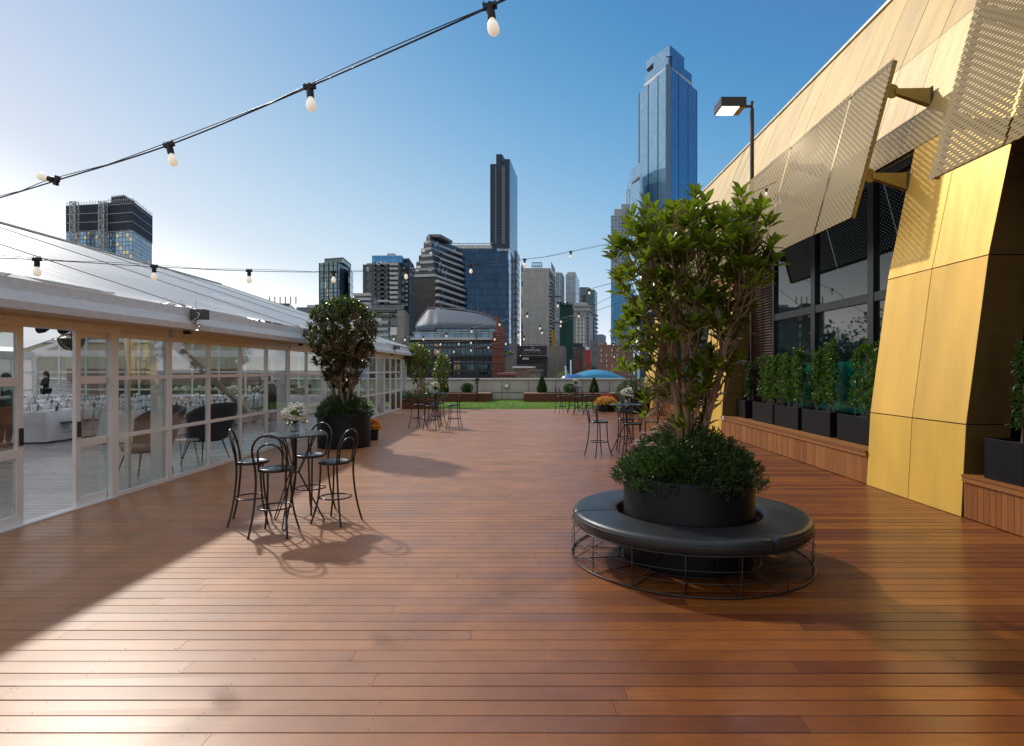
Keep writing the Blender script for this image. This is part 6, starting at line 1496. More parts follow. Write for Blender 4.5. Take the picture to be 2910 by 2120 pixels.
# B1 tower under construction, far left
D = 430.; t = E('tower_under_construction', 'dark twin block tower still under construction behind the marquee roof', 'tower', (*XY(310, D), GZ))
mesh_ = facade('construction_mesh', 3.2, 3.1, (.015,.02,.025), (.018,.025,.035), (.035,.045,.06), .10, .12, metal=0, rough=.8, frough=.8, wob=0)
lowg = facade('blue_curtain_wall', 3.0, 3.1, (.10,.11,.12), (.05,.13,.24), (.18,.30,.42), .16, .16, span=.0, metal=.5, rough=.12, blind=.22, blindc=(.42,.36,.22))
for (l, c, r_, yt, DD, dr) in ((188, 300, 318, 578, D, D+24), (302, 376, 432, 570, D-6, D+38)):
    a = box_tower(t, l, c, r_, DD, 655, Dl=DD+6, Dr=dr, mat=lowg, name='glazed_storeys'); b2 = box_tower(t, l-1, c, r_+1.5, DD-.4, yt, Dl=DD+5.5, Dr=dr-.4, mat=mesh_, name='wrapped_storeys', ybot=655)
    slabs(t, b2['A'], b2['C'], list(np.arange(b2['z0'], b2['zt'], 6.4)), .25, .35, M['steelw'], 'floor_slab'); slabs(t, b2['C'], b2['B'], list(np.arange(b2['z0'], b2['zt'], 6.4)), .25, .35, M['steelw'], 'floor_slab')
    mb = MB()
    for (p, q) in ((b2['A'], b2['C']), (b2['C'], b2['B'])):
        for k in range(14):
            s = p+(q-p)*(k+.5)/14; mb.bar((s.x, s.y, b2['zt']-1), (s.x, s.y, b2['zt']+random.uniform(1.6,3.2)), .22)
        mb.bar((*p, b2['zt']+1.4), (*q, b2['zt']+1.4), .14)
    mb.build('scaffold_posts', M['steelw'], t)
a = box_tower(t, 316, 352, 383, D-2, 556, Dl=D+2, Dr=D+14, mat=mesh_, name='crown', ybot=582); a = box_tower(t, 315.5, 352, 384, D-3, 553, Dl=D+1, Dr=D+14, mat=M['whitem'], name='crown_cap', ybot=557)
for px in (211, 293):
    p = XY(px, D-3); mb = MB(); lattice(mb, p.x, p.y, 0, zz(578, D), 3.6, 3.4, .55); mb.build('hoist_mast', M['steelw'], t)

# B2 low brown block and greys by the marquee ridge
t = E('apartment_block', 'low brown apartment block with roof poles just above the marquee ridge', 'building', (*XY(800, 210.), GZ))
fb = facade('brown_block', 3.4, 3.1, (.16,.11,.08), (.03,.035,.04), (.10,.12,.13), .35, .3, metal=.3, blind=.2)
a = box_tower(t, 760, 822, 842, 210., 862, Dr=232, mat=fb)
[MB().bar((XY(px,208.).x,208.,zz(864,208.)),(XY(px,208.).x,208.,zz(843,208.)),.28).build('roof_pole', M['poles'], t) for px in range(766, 850, 15)]
t = E('low_grey_building', 'grey low building between the marquee ridge and the near tree', 'building', (*XY(870, 190.), GZ)); a = box_tower(t, 842, 935, 960, 190., 873, Dr=200, mat=facade('grey_block', 5., 3.3, (.16,.17,.18), (.05,.07,.09), (.14,.17,.19), .2, .35, metal=.3)); box_tower(t, 872, 905, 912, 191., 866, Dr=196, mat=M['whitem'], name='plant_room', ybot=874)

# B3 slim glass apartment tower
D = 250.; t = E('glass_apartment_tower', 'slim blue green glass apartment tower left of the others', 'tower', (*XY(940, D), GZ))
f3 = facade('apartment_glass', 1.75, 3.25, (.02,.035,.04), (.04,.10,.115), (.12,.21,.23), .12, .10, metal=.35, rough=.1, blind=.10, blindc=(.35,.35,.28)); f3b = facade('apartment_glass_shade', 1.75, 3.25, (.02,.03,.03), (.02,.05,.05), (.10,.17,.15), .14, .12, metal=.3, blind=.2, blindc=(.45,.42,.30))
a = box_tower(t, 908, 960, 998, D, 744, Dl=D+3, Dr=D+20, mat=f3); box_tower(t, 922, 975, 998, D+3, 731, Dl=D+6, Dr=D+19, mat=f3b, name='upper_storeys', ybot=746); box_tower(t, 990, 995, 1003.5, D+10, 762, Dl=D+9, Dr=D+24, mat=f3b, name='side_wing')
zl = list(np.arange(a['zt']-6.5*8, a['zt'], 6.5)); slabs(t, a['A'], a['C'], zl, .3, .35, M['frame'], 'ledge'); slabs(t, a['C'], a['B'], zl, .3, .35, M['frame'], 'ledge')
fins(t, a['A'], a['C'], GZ, a['zt'], 4, .3, .25, M['frame'], 'mullion'); fins(t, a['C'], a['B'], GZ, a['zt'], 4, .3, .25, M['frame'], 'mullion')
mb = MB(); [mb.bar((XY(px,D+8).x,D+8,zz(731,D)),(XY(px,D+8).x,D+8,zz(724,D)),.15) for px in (936,940,944)]; mb.build('aerial', M['steelw'], t)

# B4 charcoal apartment tower with balconies
D = 235.; t = E('charcoal_apartment_tower', 'charcoal apartment tower with pale balconies and blue glass crown', 'tower', (*XY(1090, D), GZ))
g4 = pm('charcoal_panels', (.085,.09,.095), .6, scale=.2); f4 = facade('charcoal_windows', 4.2, 3.25, (.10,.105,.11), (.03,.05,.055), (.12,.18,.19), .38, .42, metal=.3, blind=.25, blindc=(.35,.45,.42)); bl = facade('blue_crown_glass', 1.6, 1.7, (.05,.20,.38), (.06,.25,.5), (.12,.36,.62), .10, .12, metal=.35, rough=.15)
f4b = facade('teal_side_windows', 3.0, 3.25, (.06,.07,.08), (.06,.16,.20), (.22,.38,.42), .3, .45, metal=.3)
a = box_tower(t, 1034, 1133, 1150, D, 752, Dl=D, Dr=D+14, mat=f4); box_tower(t, 1042, 1133, 1150, D+.5, 748, Dr=D+14, mat=M['roofgrey'], name='upper_storeys', ybot=753)
b2 = box_tower(t, 1057, 1142, 1152, D+1, 726, Dr=D+12, mat=bl, name='blue_crown', ybot=747); box_tower(t, 1100, 1122, 1127, D+6, 720, Dr=D+12, mat=M['whitem'], name='lift_room', ybot=727)
c2_ = box_tower(t, 1149, 1162, 1177, D+8, 733, Dl=D+9, Dr=D+26, mat=f4b, name='rear_wing')
zl = [zz(756+13.4*k, D) for k in range(9)]
slabs(t, XY(1110, D-.3), XY(1132, D-.3), zl, 1.6, 1.0, M['whitem'], 'balcony'); slabs(t, XY(1066, D-.1), XY(1108, D-.1), [z-.4 for z in zl], .5, .9, g4, 'spandrel_band')
fins(t, XY(1066, D-.1), XY(1108, D-.1), GZ, a['zt'], 2, 1.4, .5, g4, 'pier'); fins(t, XY(1036, D-.1), XY(1064, D-.1), GZ, a['zt'], 1, 1.2, .3, g4, 'pier')
slabs(t, XY(1150, D+7.5), XY(1153, D+8), zl[2:], 1.0, .9, M['whitem'], 'side_balcony')
def text(name, body, p, size, mat, parent, rz=0, font_shear=0, ext=.02, align='CENTER'):
    cu = bpy.data.curves.new(name, 'FONT'); cu.body = body; cu.size = size; cu.extrude = ext; cu.align_x = align; cu.shear = font_shear; cu.materials.append(mat)
    tmp = bpy.data.objects.new(name, cu); me = bpy.data.meshes.new_from_object(tmp); bpy.data.objects.remove(tmp); o = bpy.data.objects.new(name, me); col.objects.link(o); setpar(o, parent); o.location = Vector(p)-wloc(parent); o.rotation_euler = (R(90), 0, rz); return o
M['signw'] = pm('white_sign', (.85,.85,.85), .5, var=.02)
p = P(1091, 751, D-.6); text('sign_lettering', 'Adina', p, 1.6, M['signw'], t, font_shear=.4, ext=.1)
mb = MB(); mb.tube(smooth_path([tuple(P(1077+6*math.cos(q), 748+4*math.sin(q), D-.6)) for q in np.linspace(-.5, -4.6, 9)], 3), .22, 5); mb.build('sign_swoosh', M['signw'], t)
# B4 podium and beige block
D = 200.; t = E('terraced_apartments', 'beige terraced apartment building with balconies behind the marquee end', 'building', (*XY(1090, D), GZ))
f5 = facade('beige_block_glass', 2.6, 3.2, (.12,.13,.13), (.035,.06,.065), (.14,.21,.21), .12, .18, metal=.3, blind=.15)
beige = panelmat('beige_panels', (.30,.27,.21), 2.2, 3.2, line=(.12,.11,.09), lw=.08, stain=.2)
a = box_tower(t, 1010, 1128, 1140, D, 884, Dr=D+6, mat=f5); box_tower(t, 1128.5, 1150, 1162, D-2, 882, Dr=D+12, mat=beige, name='end_wall')
box_tower(t, 1000, 1145, 1150, D-.5, 874, Dr=D+8, mat=M['roofgrey'], name='roof', ybot=880)
for py, x0, x1 in ((889,1010,1126),(902,1010,1118),(921,1030,1105),(940,1030,1105),(957,1030,1105)): slabs(t, XY(x0, D-.3), XY(x1, D-.3), [zz(py, D)], 1.5, .95, beige if py < 910 else M['steelw'], 'balcony')
mb = MB(); z = zz(869, D); mb.bar((XY(1010,D).x, D, z), (XY(1150,D).x, D, z), .12)
for px in range(1012, 1150, 6): mb.bar((XY(px,D).x, D, z-.7), (XY(px,D).x, D, z), .10)
mb.build('roof_rail', M['steelw'], t)
t = E('podium_terraces', 'small white fronted terraces below the charcoal tower', 'building', (*XY(1040, 222.), GZ)); box_tower(t, 1006, 1055, 1072, 222., 842, Dr=228, mat=f5, ); slabs(t, XY(1007,221.8), XY(1056,221.8), [zz(842,222.), zz(855,222.), zz(868,222.)], 2, .9, M['whitem'], 'balcony'); slabs(t, XY(1077,221.8), XY(1107,221.8), [zz(860,222.)], 2, .8, M['whitem'], 'balcony')

# B5 faceted tower with white balcony bands
D = 290.; t = E('faceted_balcony_tower', 'brown tower with chamfered top and long white balcony bands', 'tower', (*XY(1240, D), GZ))
br5 = facade('brown_mesh_facade', 1.5, 3.3, (.04,.032,.03), (.05,.042,.04), (.085,.072,.07), .12, .12, metal=.1, rough=.4)
dk5 = facade('dark_balcony_glass', 2.2, 3.3, (.03,.03,.03), (.02,.025,.03), (.07,.08,.09), .12, .12, metal=.4, blind=.08)
A5, C5, B5 = XY(1176, D+2), XY(1237, D), XY(1310, D+34)
zc = zz(782, D); mb = MB(); mb.prism([A5, C5, B5, A5+B5-C5], GZ, zc, 0, 1); mb.build('wall', [br5, M['roofgrey']], t, uvwall=True)
# upper chamfered storeys: each smaller
for k in range(6):
    f = k/6; A = XY(1176+7*k, D+2+f*4); C = XY(1237-3.0*k, D+f*3); B = XY(1310-(0 if k < 4 else 3), D+34)
    z0 = zc+k*3.35; mb = MB(); mb.prism([A, C, B, A+B-C], z0+.5, z0+3.3, 0, 1); mb.build('upper_storey', [dk5, M['roofgrey']], t, uvwall=True)
    mb = MB(); mb.prism([A+Vector((-1,-.5)), C+Vector((0,-1)), B+Vector((1.4,0)), A+B-C], z0-.7, z0+.45); mb.build('roof_band', M['whitem'], t)
mb = MB(); mb.prism([XY(1217,D+5), XY(1252,D+5), XY(1286,D+20), XY(1240,D+22)], zc+6*3.35-.4, zc+6*3.35+1.0); mb.build('roof_cap', M['roofgrey'], t)
zs = [zc-3.35*(k+1) for k in range(8)]
for k, z in enumerate(zs):
    d = (B5-C5).normalized(); nr = Vector((d.y, -d.x)); nr = nr if nr.y < 0 else -nr
    q = [C5+nr*2.2-d*.5, B5+nr*2.2, B5, C5]; mb = MB(); mb.prism(q if sum(q[i].x*q[(i+1)%4].y-q[(i+1)%4].x*q[i].y for i in range(4)) > 0 else q[::-1], z-.2, z+.95); mb.build('balcony', M['whitem'], t)
mb = MB(); d = B5-C5; q = [C5+nr*.1, B5+nr*.1, B5, C5]; mb.prism(q if sum(q[i].x*q[(i+1)%4].y-q[(i+1)%4].x*q[i].y for i in range(4)) > 0 else q[::-1], zs[-1]-10, zc-.1); mb.build('recessed_glazing', dk5, t, uvwall=True)

# B6 dark blue office block with slab tower
D = 330.; t = E('dark_glass_office', 'broad dark blue glass office block with roof sign', 'office block', (*XY(1350, D), GZ))
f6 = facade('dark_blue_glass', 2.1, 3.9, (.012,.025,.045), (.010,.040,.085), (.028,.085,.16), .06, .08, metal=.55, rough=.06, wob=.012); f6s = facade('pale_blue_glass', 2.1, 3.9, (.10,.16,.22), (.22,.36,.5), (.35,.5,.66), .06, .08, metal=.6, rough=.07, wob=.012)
a = box_tower(t, 1262, 1447, 1461, D, 707, Dr=D+30, mat=f6)
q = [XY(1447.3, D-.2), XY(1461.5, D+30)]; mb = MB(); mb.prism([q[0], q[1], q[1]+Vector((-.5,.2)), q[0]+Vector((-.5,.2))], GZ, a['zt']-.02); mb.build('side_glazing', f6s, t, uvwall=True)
box_tower(t, 1461.5, 1470, 1477, D+28, 713, Dl=D+27, Dr=D+44, mat=facade('grey_core', 3, 3.9, (.06,.065,.07), (.05,.07,.09), (.14,.17,.2), .2, .2), name='rear_core')
b2 = box_tower(t, 1273, 1396, 1400, D+8, 697, Dr=D+18, mat=facade('plant_screen', 3.2, 6, (.35,.33,.28), (.55,.52,.42), (.7,.66,.55), .12, .05, metal=0, rough=.6), name='roof_plant', ybot=706); 
mb = MB(); z = zz(692, D+8); mb.bar((XY(1273,D+8).x, D+8, z), (XY(1398,D+8).x, D+8, z), .4)
for px in range(1275, 1398, 7): mb.bar((XY(px,D+8).x, D+8, zz(700,D+8)), (XY(px,D+8).x, D+8, z), .25)
mb.build('roof_frame', M['steelw'], t)
p = P(1434, 713, D-.6); text('sign_lettering', 'Jemena', p, 2.5, M['signw'], t, ext=.15)
M['signblue'] = pm('blue_sign', (.08,.45,.65), .5); mb = MB(); c = P(1415.0, 710, D-.5); mb.lathe([(.0001,.05),(.8,.05),(.8,-.05),(.0001,-.05)], (0,0,0), 12, a0=0, a1=4.4); o = mb.build('sign_emblem', M['signblue'], t, world=False); o.rotation_euler = (R(90),0,0); o.location = c-wloc(t)
D = 360.; t = E('charcoal_slab_tower', 'tall thin charcoal tower rising behind the dark blue office', 'tower', (*XY(1420, D), GZ))
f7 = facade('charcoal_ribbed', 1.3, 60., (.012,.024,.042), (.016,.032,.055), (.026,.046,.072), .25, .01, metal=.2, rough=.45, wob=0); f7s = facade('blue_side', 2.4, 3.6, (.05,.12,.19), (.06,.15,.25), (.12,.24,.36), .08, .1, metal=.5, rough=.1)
a = box_tower(t, 1393, 1431, 1437, D, 466, Dr=D+10, mat=f7); b2 = box_tower(t, 1430, 1449, 1470, D-.3, 452, Dr=D+34, mat=f7, name='right_wall'); box_tower(t, 1410, 1427, 1437, D+1, 438, Dr=D+12, mat=f7, name='lift_core', ybot=466)
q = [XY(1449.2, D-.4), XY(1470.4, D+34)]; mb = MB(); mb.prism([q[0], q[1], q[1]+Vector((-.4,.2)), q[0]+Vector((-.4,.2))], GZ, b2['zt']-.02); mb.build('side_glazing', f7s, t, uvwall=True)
bal = pm('small_window_light', (.30,.32,.33), .4)
for px, w in ((1408.5, 1.0), (1430.5, 2.0)):
    for k in range(48):
        p = P(px, 474+4.6*k, D-.6); MB().box(p.x-w*.5, p.y, p.z-.2, p.x+w*.5, p.y+.5, p.z+.22).build('slot_window', bal, t)

# B7 blank concrete building with hoist and crane mast
D = 270.; t = E('unfinished_concrete_building', 'pale blank concrete building with open right side under construction', 'building', (*XY(1530, D), GZ))
pc7 = panelmat('blank_concrete_panels', (.40,.385,.35), 3.6, 3.3, line=(.22,.21,.19), lw=.09, stain=.28, var=.04)
op = facade('open_floors', 6, 3.3, (.30,.29,.26), (.02,.02,.02), (.09,.07,.05), .06, .2, metal=0, rough=.8, blind=.25, blindc=(.35,.28,.1))
a = box_tower(t, 1486, 1562, 1578, D, 762, Dr=D+26, mat=pc7); q = [XY(1562.3, D-.1), XY(1578.4, D+26)]; mb = MB(); mb.prism([q[0], q[1], q[1]+Vector((-.5,.2)), q[0]+Vector((-.5,.2))], GZ, a['zt']-.02); mb.build('open_side', op, t, uvwall=True)
box_tower(t, 1480.5, 1483, 1486.5, D+6, 757, Dl=D+7, Dr=D+4, mat=op, name='left_scaffold'); mb = MB(); p0 = P(1567, 748, D-1); q0 = XY(1578,D+24); mb.prism([XY(1566.5,D+2), XY(1577.5,D+22), XY(1577,D+22.5), XY(1566,D+2.5)], a['zt'], a['zt']+3.4); mb.prism([XY(1482,D), XY(1488,D), XY(1488,D+.5), XY(1482,D+.5)], a['zt'], a['zt']+1.6); mb.build('safety_screen', pc7, t, uvwall=True)
mb = MB(); p0 = XY(1512, D+4); p1 = XY(1540, D+4)
for k in range(6):
    x = p0.x+(p1.x-p0.x)*k/5; mb.bar((x, D+4, a['zt']), (x, D+4, a['zt']+3.2), .3); mb.bar((x, D+7, a['zt']), (x, D+7, a['zt']+3.2), .3)
for z in (1.6, 3.2): mb.bar((p0.x, D+4, a['zt']+z), (p1.x, D+4, a['zt']+z), .3)
mb.build('roof_scaffold', M['frame'], t)
slabs(t, q[0], q[1], [zz(800+9.8*k, D) for k in range(18)], .8, .35, M['steelw'], 'floor_slab')
t = E('crane_mast', 'grey lattice crane mast beside the concrete building', 'crane mast', (*XY(1585, 250.), GZ)); p = XY(1585, 250.); mb = MB(); lattice(mb, p.x, p.y, GZ, zz(774, 250.), 1.7, 1.7, .22); mb.build('mast', M['steelw'], t)
mb = MB(); 
for py in (843, 917): z = zz(py, 250.); mb.bar((p.x-4, p.y, z), (p.x+1.5, p.y, z), .25); mb.bar((p.x-1.2, p.y-1.2, z), (p.x+1.2, p.y-1.2, z), .35)
mb.build('tie', M['frame'], t)
t = E('hoist_mast', 'ochre yellow hoist mast against the concrete building', 'hoist mast', (*XY(1573, 245.), GZ)); mb = MB(); p = XY(1573, 245.)
for s in (-.42,.0,.42): mb.bar((p.x+s, p.y, GZ), (p.x+s, p.y, zz(938,245.)), .26, .5)
mb.build('rails', M['ochre'], t)
mb = MB(); [mb.bar((p.x-.55, p.y+.1, z), (p.x+.55, p.y+.1, z), .12) for z in np.arange(GZ, zz(938,245.), 1.)]; mb.build('rungs', M['ochre'], t)

# B8-B10, B14 far glass towers
def simple(name, label, cat, pl, pc_, pr, D, yt, mat, Dr, Dl=None, cap=None):
    t = E(name, label, cat, (*XY(pc_, D), GZ)); a = box_tower(t, pl, pc_, pr, D, yt, Dl=Dl, Dr=Dr, mat=mat); return t, a
t, a = simple('glass_tower', 'narrow grey glass tower right of the crane mast', 'tower', 1580, 1597, 1604, 520., 775, facade('grey_glass_far', 2.6, 3.4, (.20,.24,.27), (.08,.13,.17), (.2,.28,.33), .2, .2, metal=.4), 545)
slabs(t, a['A'], a['C'], [a['zt']-14*k for k in range(1,6)], .4, .5, M['steelw'], 'ledge')
t, a = simple('lattice_glass_tower', 'pale glass tower with bright white square grid', 'tower', 1608, 1635, 1646, 560., 779, facade('white_grid_glass', 5.0, 5.0, (.52,.58,.62), (.10,.18,.26), (.24,.34,.44), .16, .16, metal=.35), 600)
box_tower(t, 1612, 1635, 1640, 562., 773, Dr=590, mat=M['steelw'], name='roof_cap', ybot=780); fins(t, a['A'], a['C'], GZ, a['zt'], 6, .5, .4, M['steelw'], 'mullion')
t, a = simple('dark_glass_tower', 'grey concrete and glass tower behind the pale masonry one', 'tower', 1646, 1673, 1680, 500., 816, facade('grey_mix', 8.0, 3.6, (.22,.23,.24), (.06,.09,.11), (.14,.19,.22), .5, .15, metal=.3), 515)
t, a = simple('dark_teal_tower', 'dark teal glass tower with spiky balconies at its right edge', 'tower', 1667, 1690, 1697, 480., 823, facade('teal_dark', 3.2, 3.4, (.10,.13,.13), (.02,.06,.07), (.07,.14,.15), .16, .14, metal=.4), 500)
slabs(t, a['C'], a['B'], [a['zt']-3.4*k-20 for k in range(22)], 1.2, .6, M['steelw'], 'balcony')
t, a = simple('blue_glass_tower', 'bright blue glass tower glimpsed through the left of the big tree', 'tower', 1738, 1768, 1800, 420., 812, facade('bright_blue_glass', 4., 3.8, (.10,.30,.45), (.03,.16,.33), (.07,.27,.48), .10, .12, metal=.5, rough=.12), 440)
# B11 green wrapped, B12 masonry
t = E('green_mesh_building', 'building wrapped in dark green construction mesh', 'building', (*XY(1610, 240.), GZ)); gm = facade('green_mesh', 2.6, 3.2, (.006,.05,.035), (.003,.030,.022), (.008,.055,.038), .06, .06, metal=0, rough=.8, frough=.8, wob=.05); a = box_tower(t, 1590.5, 1626, 1630, 240., 868, Dr=252, mat=gm)
mb = MB(); 
for k in range(22): x = a['A'].x+(a['C'].x-a['A'].x)*k/21; mb.bar((x, a['A'].y, a['zt']-.5), (x, a['A'].y, a['zt']+random.uniform(.2,1.6)), .3, .3)
mb.build('ragged_mesh_edge', gm, t, uvwall=True)
t = E('masonry_office', 'pale masonry office building with rows of square windows and curved top', 'building', (*XY(1655, 300.), GZ)); D = 300.
wm = panelmat('pale_masonry', (.44,.42,.38), 4., 3.3, line=(.33,.31,.28), lw=.08, stain=.15); a = box_tower(t, 1629, 1675, 1685, D, 868, Dr=D+22, mat=wm)
mb = MB(); cx_ = XY(1649, D+8); mb.lathe([(4.2*1.0,zz(870,D)),(4.2,zz(857,D)),(3.9,zz(855,D)),(.0001,zz(855,D))], (cx_.x, cx_.y+3, 0), 24); mb.build('curved_top', M['steelw'], t, smooth=False)
slabs(t, a['A'], a['C'], [zz(870,D), zz(883,D), zz(901,D)], .7, .5, M['whitem'], 'cornice'); slabs(t, a['C'], a['B'], [zz(870,D), zz(883,D)], .7, .5, M['whitem'], 'cornice')
M['brightglass'] = pm('bright_window', (.55,.57,.5), .15, var=.25, scale=1, metal=.2); M['darkglass2'] = pm('dark_window', (.03,.05,.07), .1, metal=.3)
wins(t, XY(1634, D-.05), XY(1664, D-.05), 7, 3, zz(976,D), (zz(898,D)-zz(976,D))/7, 1.75, .62, M['brightglass'], M['whitem'], proud=.15); wins(t, XY(1667, D-.05), XY(1674, D-.05), 11, 1, zz(990,D), (zz(880,D)-zz(990,D))/11, 1.6, .75, M['darkglass2'], M['whitem'], proud=.15)
# curved roof office B16
D = 118.; t = E('curved_roof_office', 'low dark glass office with a curved silver metal roof', 'office building', (*XY(1290, D), GZ))
f16 = facade('office_glass_bands', 1.35, 3.45, (.025,.03,.035), (.015,.035,.045), (.07,.14,.18), .07, .24, span=0, metal=.55, rough=.05, blind=.07, blindc=(.30,.19,.11), wob=.05)
f16u = facade('upper_office_glass', 1.35, 2.3, (.04,.05,.06), (.06,.13,.18), (.18,.30,.38), .07, .12, metal=.55, rough=.05, wob=.04)
a = box_tower(t, 1168, 1399, 1402, D, 966, Dr=D+20, mat=f16); u1 = box_tower(t, 1175, 1401, 1404, D+1.5, 945, Dr=D+20, mat=f16u, name='upper_floor', ybot=960.5); u2 = box_tower(t, 1181, 1412, 1416, D+2.5, 925, Dr=D+20, mat=f16u, name='top_floor', ybot=945.5)
slabs(t, XY(1168,D), XY(1399,D), [zz(966,D)], .8, .42, M['whitem'], 'concrete_band'); slabs(t, XY(1175,D+1.5), XY(1412,D+1.5), [zz(945.5,D)], .6, .15, M['steelw'], 'parapet_band'); slabs(t, XY(1168,D), XY(1399,D), [zz(y,D) for y in (991,1015,1036,1058)], .5, .5, pm('dark_spandrel',(.025,.028,.035),.4), 'spandrel_band')
fins(t, XY(1168,D), XY(1399,D), GZ, zz(968,D), 18, .12, .22, M['frame'], 'mullion')
prof = [(1181,932),(1185,922),(1196,906),(1208,890),(1218,880),(1240,880.5),(1280,883),(1320,887),(1360,894),(1390,903),(1405,914),(1417,927)]
m, nt, lk, b = newmat('ribbed_zinc_roof'); tc = N(nt,'ShaderNodeTexCoord'); sp = N(nt,'ShaderNodeSeparateXYZ'); lk.new(tc.outputs['Object'], sp.inputs[0]); fr = mth(nt,lk,'FRACT',mth(nt,lk,'DIVIDE',sp.outputs[0],.6)); rib = mth(nt,lk,'LESS_THAN',fr,.14)
lk.new(mixc(nt,lk,rib,(.115,.13,.15),(.08,.09,.105)), b.inputs['Base Color']); b.inputs['Metallic'].default_value = .1; b.inputs['Roughness'].default_value = .6; b.inputs['Specular IOR Level'].default_value = .2; bq = N(nt,'ShaderNodeBump'); bq.inputs['Distance'].default_value = .1; lk.new(rib, bq.inputs['Height']); lk.new(bq.outputs[0], b.inputs['Normal'])
# the roof curves: front edge low, back edge high, in real depth
mb = MB(); Df, Db = D+1.6, D+17.
fr_ = [XY(1178+ (1417-1178)*k/40, Df) for k in range(41)]
def ridge_y(px): return float(np.interp(px, [p[0] for p in prof], [p[1] for p in prof]))
nv = 8; rows = []
for j in range(nv+1):
    q = j/nv; row = []
    for k in range(41):
        u = k/40; zf = zz(932 if u < .25 else 926.5, Df); pxr = 1181+236*u; zr_ = zz(ridge_y(pxr), Db)
        x = (pxr-CX)*Df/F*(1-q)+(pxr-CX)*Db/F*q; s = math.sin(q*math.pi/2)**.9; row.append((x, Df+(Db-Df)*q, zf+(max(zr_, zf)-zf)*s))
    rows.append(row)
for j in range(nv):
    for k in range(40): mb.face([rows[j][k], rows[j][k+1], rows[j+1][k+1], rows[j+1][k]])
for k in range(40): mb.face([rows[0][k+1], rows[0][k], (rows[0][k][0], rows[0][k][1], rows[0][k][2]-.5), (rows[0][k+1][0], rows[0][k+1][1], rows[0][k+1][2]-.5)])
mb.build('metal_roof', m, t, smooth=True, merge=True)
mb = MB(); ry = [Vector(r_) for r_ in rows[nv]]
mb.tube([p+Vector((0,0,.55)) for p in ry], .05, 5)
for k in range(0, 41, 1): mb.bar(ry[k], ry[k]+Vector((0,0,.55)), .06)
mb.build('roof_rail', M['steelw'], t)
for px in (1218,1237,1255,1298,1319,1341,1362,1381,1396,1409): k = (px-1181)/236*40; p = ry[min(40, max(0, int(k)))]; MB().bar(p-Vector((0,0,.5)), p+Vector((0,0,1.3)), .22).build('roof_pole', M['poles'], t)
for px0, px1, py in ((1226,1230,889),(1241,1248,889),(1226,1239,921)): 
    pass
t = E('rust_steel_frame', 'rust red steel frame screen beside the curved roof office', 'steel frame', (*XY(1418, 114.), GZ)); D = 114.; mb = MB(); x0, x1 = XY(1400.5, D).x, XY(1432, D).x
for k in range(9): x = x0+(x1-x0)*k/8; mb.bar((x, D, GZ), (x, D, zz(944 if k > 0 else 946, D)), .14)
for py in np.arange(946, 1085, 7): mb.bar((x0, D, zz(py, D)), (x1, D, zz(py, D)), .12)
for py in np.arange(946, 1085, 21): mb.bar((x0, D-.1, zz(py, D)), (x1, D-.1, zz(py, D)), .3, .22)
mb.build('grid', M['rust'], t)
mb = MB(); 
for k, (px, pt_) in enumerate(((1409,893),(1413,897),(1418,904),(1423,914),(1427,922),(1431,934))): p = XY(px, D); q = XY(px+3.5, D); mb.bar((p.x, D+1, zz(pt_, D)), (q.x, D+1, zz(946, D)), .24)
mb.build('leaning_posts', M['rust'], t); MB().box(x0, D+1.5, GZ, x1, D+6, zz(948, D)).build('core', pm('dark_core',(.04,.03,.03),.7), t)
# billboard and buildings around it
D = 150.; t = E('dark_low_building', 'low dark building carrying the billboard', 'building', (*XY(1512, D), GZ)); a = box_tower(t, 1469, 1556, 1560, D, 1013, Dr=D+8, mat=facade('dark_brick_low', 5, 3.2, (.03,.028,.028), (.02,.02,.025), (.07,.06,.055), .3, .5, metal=.1))
mb = MB(); p0 = P(1485,1022,D-.3); p1 = P(1503,1016,D-.3); mb.box(p0.x, p0.y, p0.z, p1.x, p0.y+.25, p1.z); mb.build('window', M['brightglass'], t)
for py in (1018, 1027, 1036): p0 = P(1505,py,D-.3); p1 = P(1520,py,D-.3); MB().box(p0.x, p0.y-.2, p0.z-.12, p1.x, p0.y+.28, p0.z+.12).build('lintel', M['rust'], t)
t = E('billboard', 'dark billboard with white lettering above the low dark building', 'billboard', (*XY(1512, D-1), zz(1012, D-1))); p0 = P(1469.5, 1010, D-1); p1 = P(1554.5, 983, D-1)
MB().box(p0.x, p0.y, p0.z, p1.x, p0.y+.3, p1.z).build('panel', pm('billboard_print', (.025,.027,.035), .5, scale=.4, var=.5), t)
text('lettering', 'ADVENTURE', P(1512, 997.5, D-1.05), .70, M['signw'], t, ext=.02); text('small_lettering', 'The', P(1512, 989.5, D-1.05), .55, M['signw'], t, ext=.02, font_shear=.3); text('small_lettering', 'Park of Sorts', P(1512, 1001.5, D-1.05), .36, pm('dim_sign', (.4,.4,.4), .6), t, ext=.02, font_shear=.4)
M['copper'] = pm('copper_print', (.22,.11,.06), .5, var=.5, scale=1.5)
for x_, y_, w_, h_ in ((1485,1003,4,9),(1494,1005,5,6),(1533,1002,6,10),(1475,992,7,3)): p = P(x_, y_, D-1.02); MB().box(p.x-w_*.04, p.y-.012, p.z-h_*.04, p.x+w_*.04, p.y+.01, p.z+h_*.04).build('printed_figure', M['copper'], t)
mb = MB(); z = zz(1011.5, D-1); mb.box(p0.x, p0.y-.8, z-.15, p1.x, p0.y+.1, z)
for k in range(9): x = p0.x+(p1.x-p0.x)*(k+.5)/9; mb.bar((x, p0.y, p1.z), (x, p0.y-.7, p1.z+.35), .07); mb.box(x-.2, p0.y-.9, p1.z+.3, x+.2, p0.y-.6, p1.z+.42)
mb.build('walkway_and_lamps', M['frame'], t)
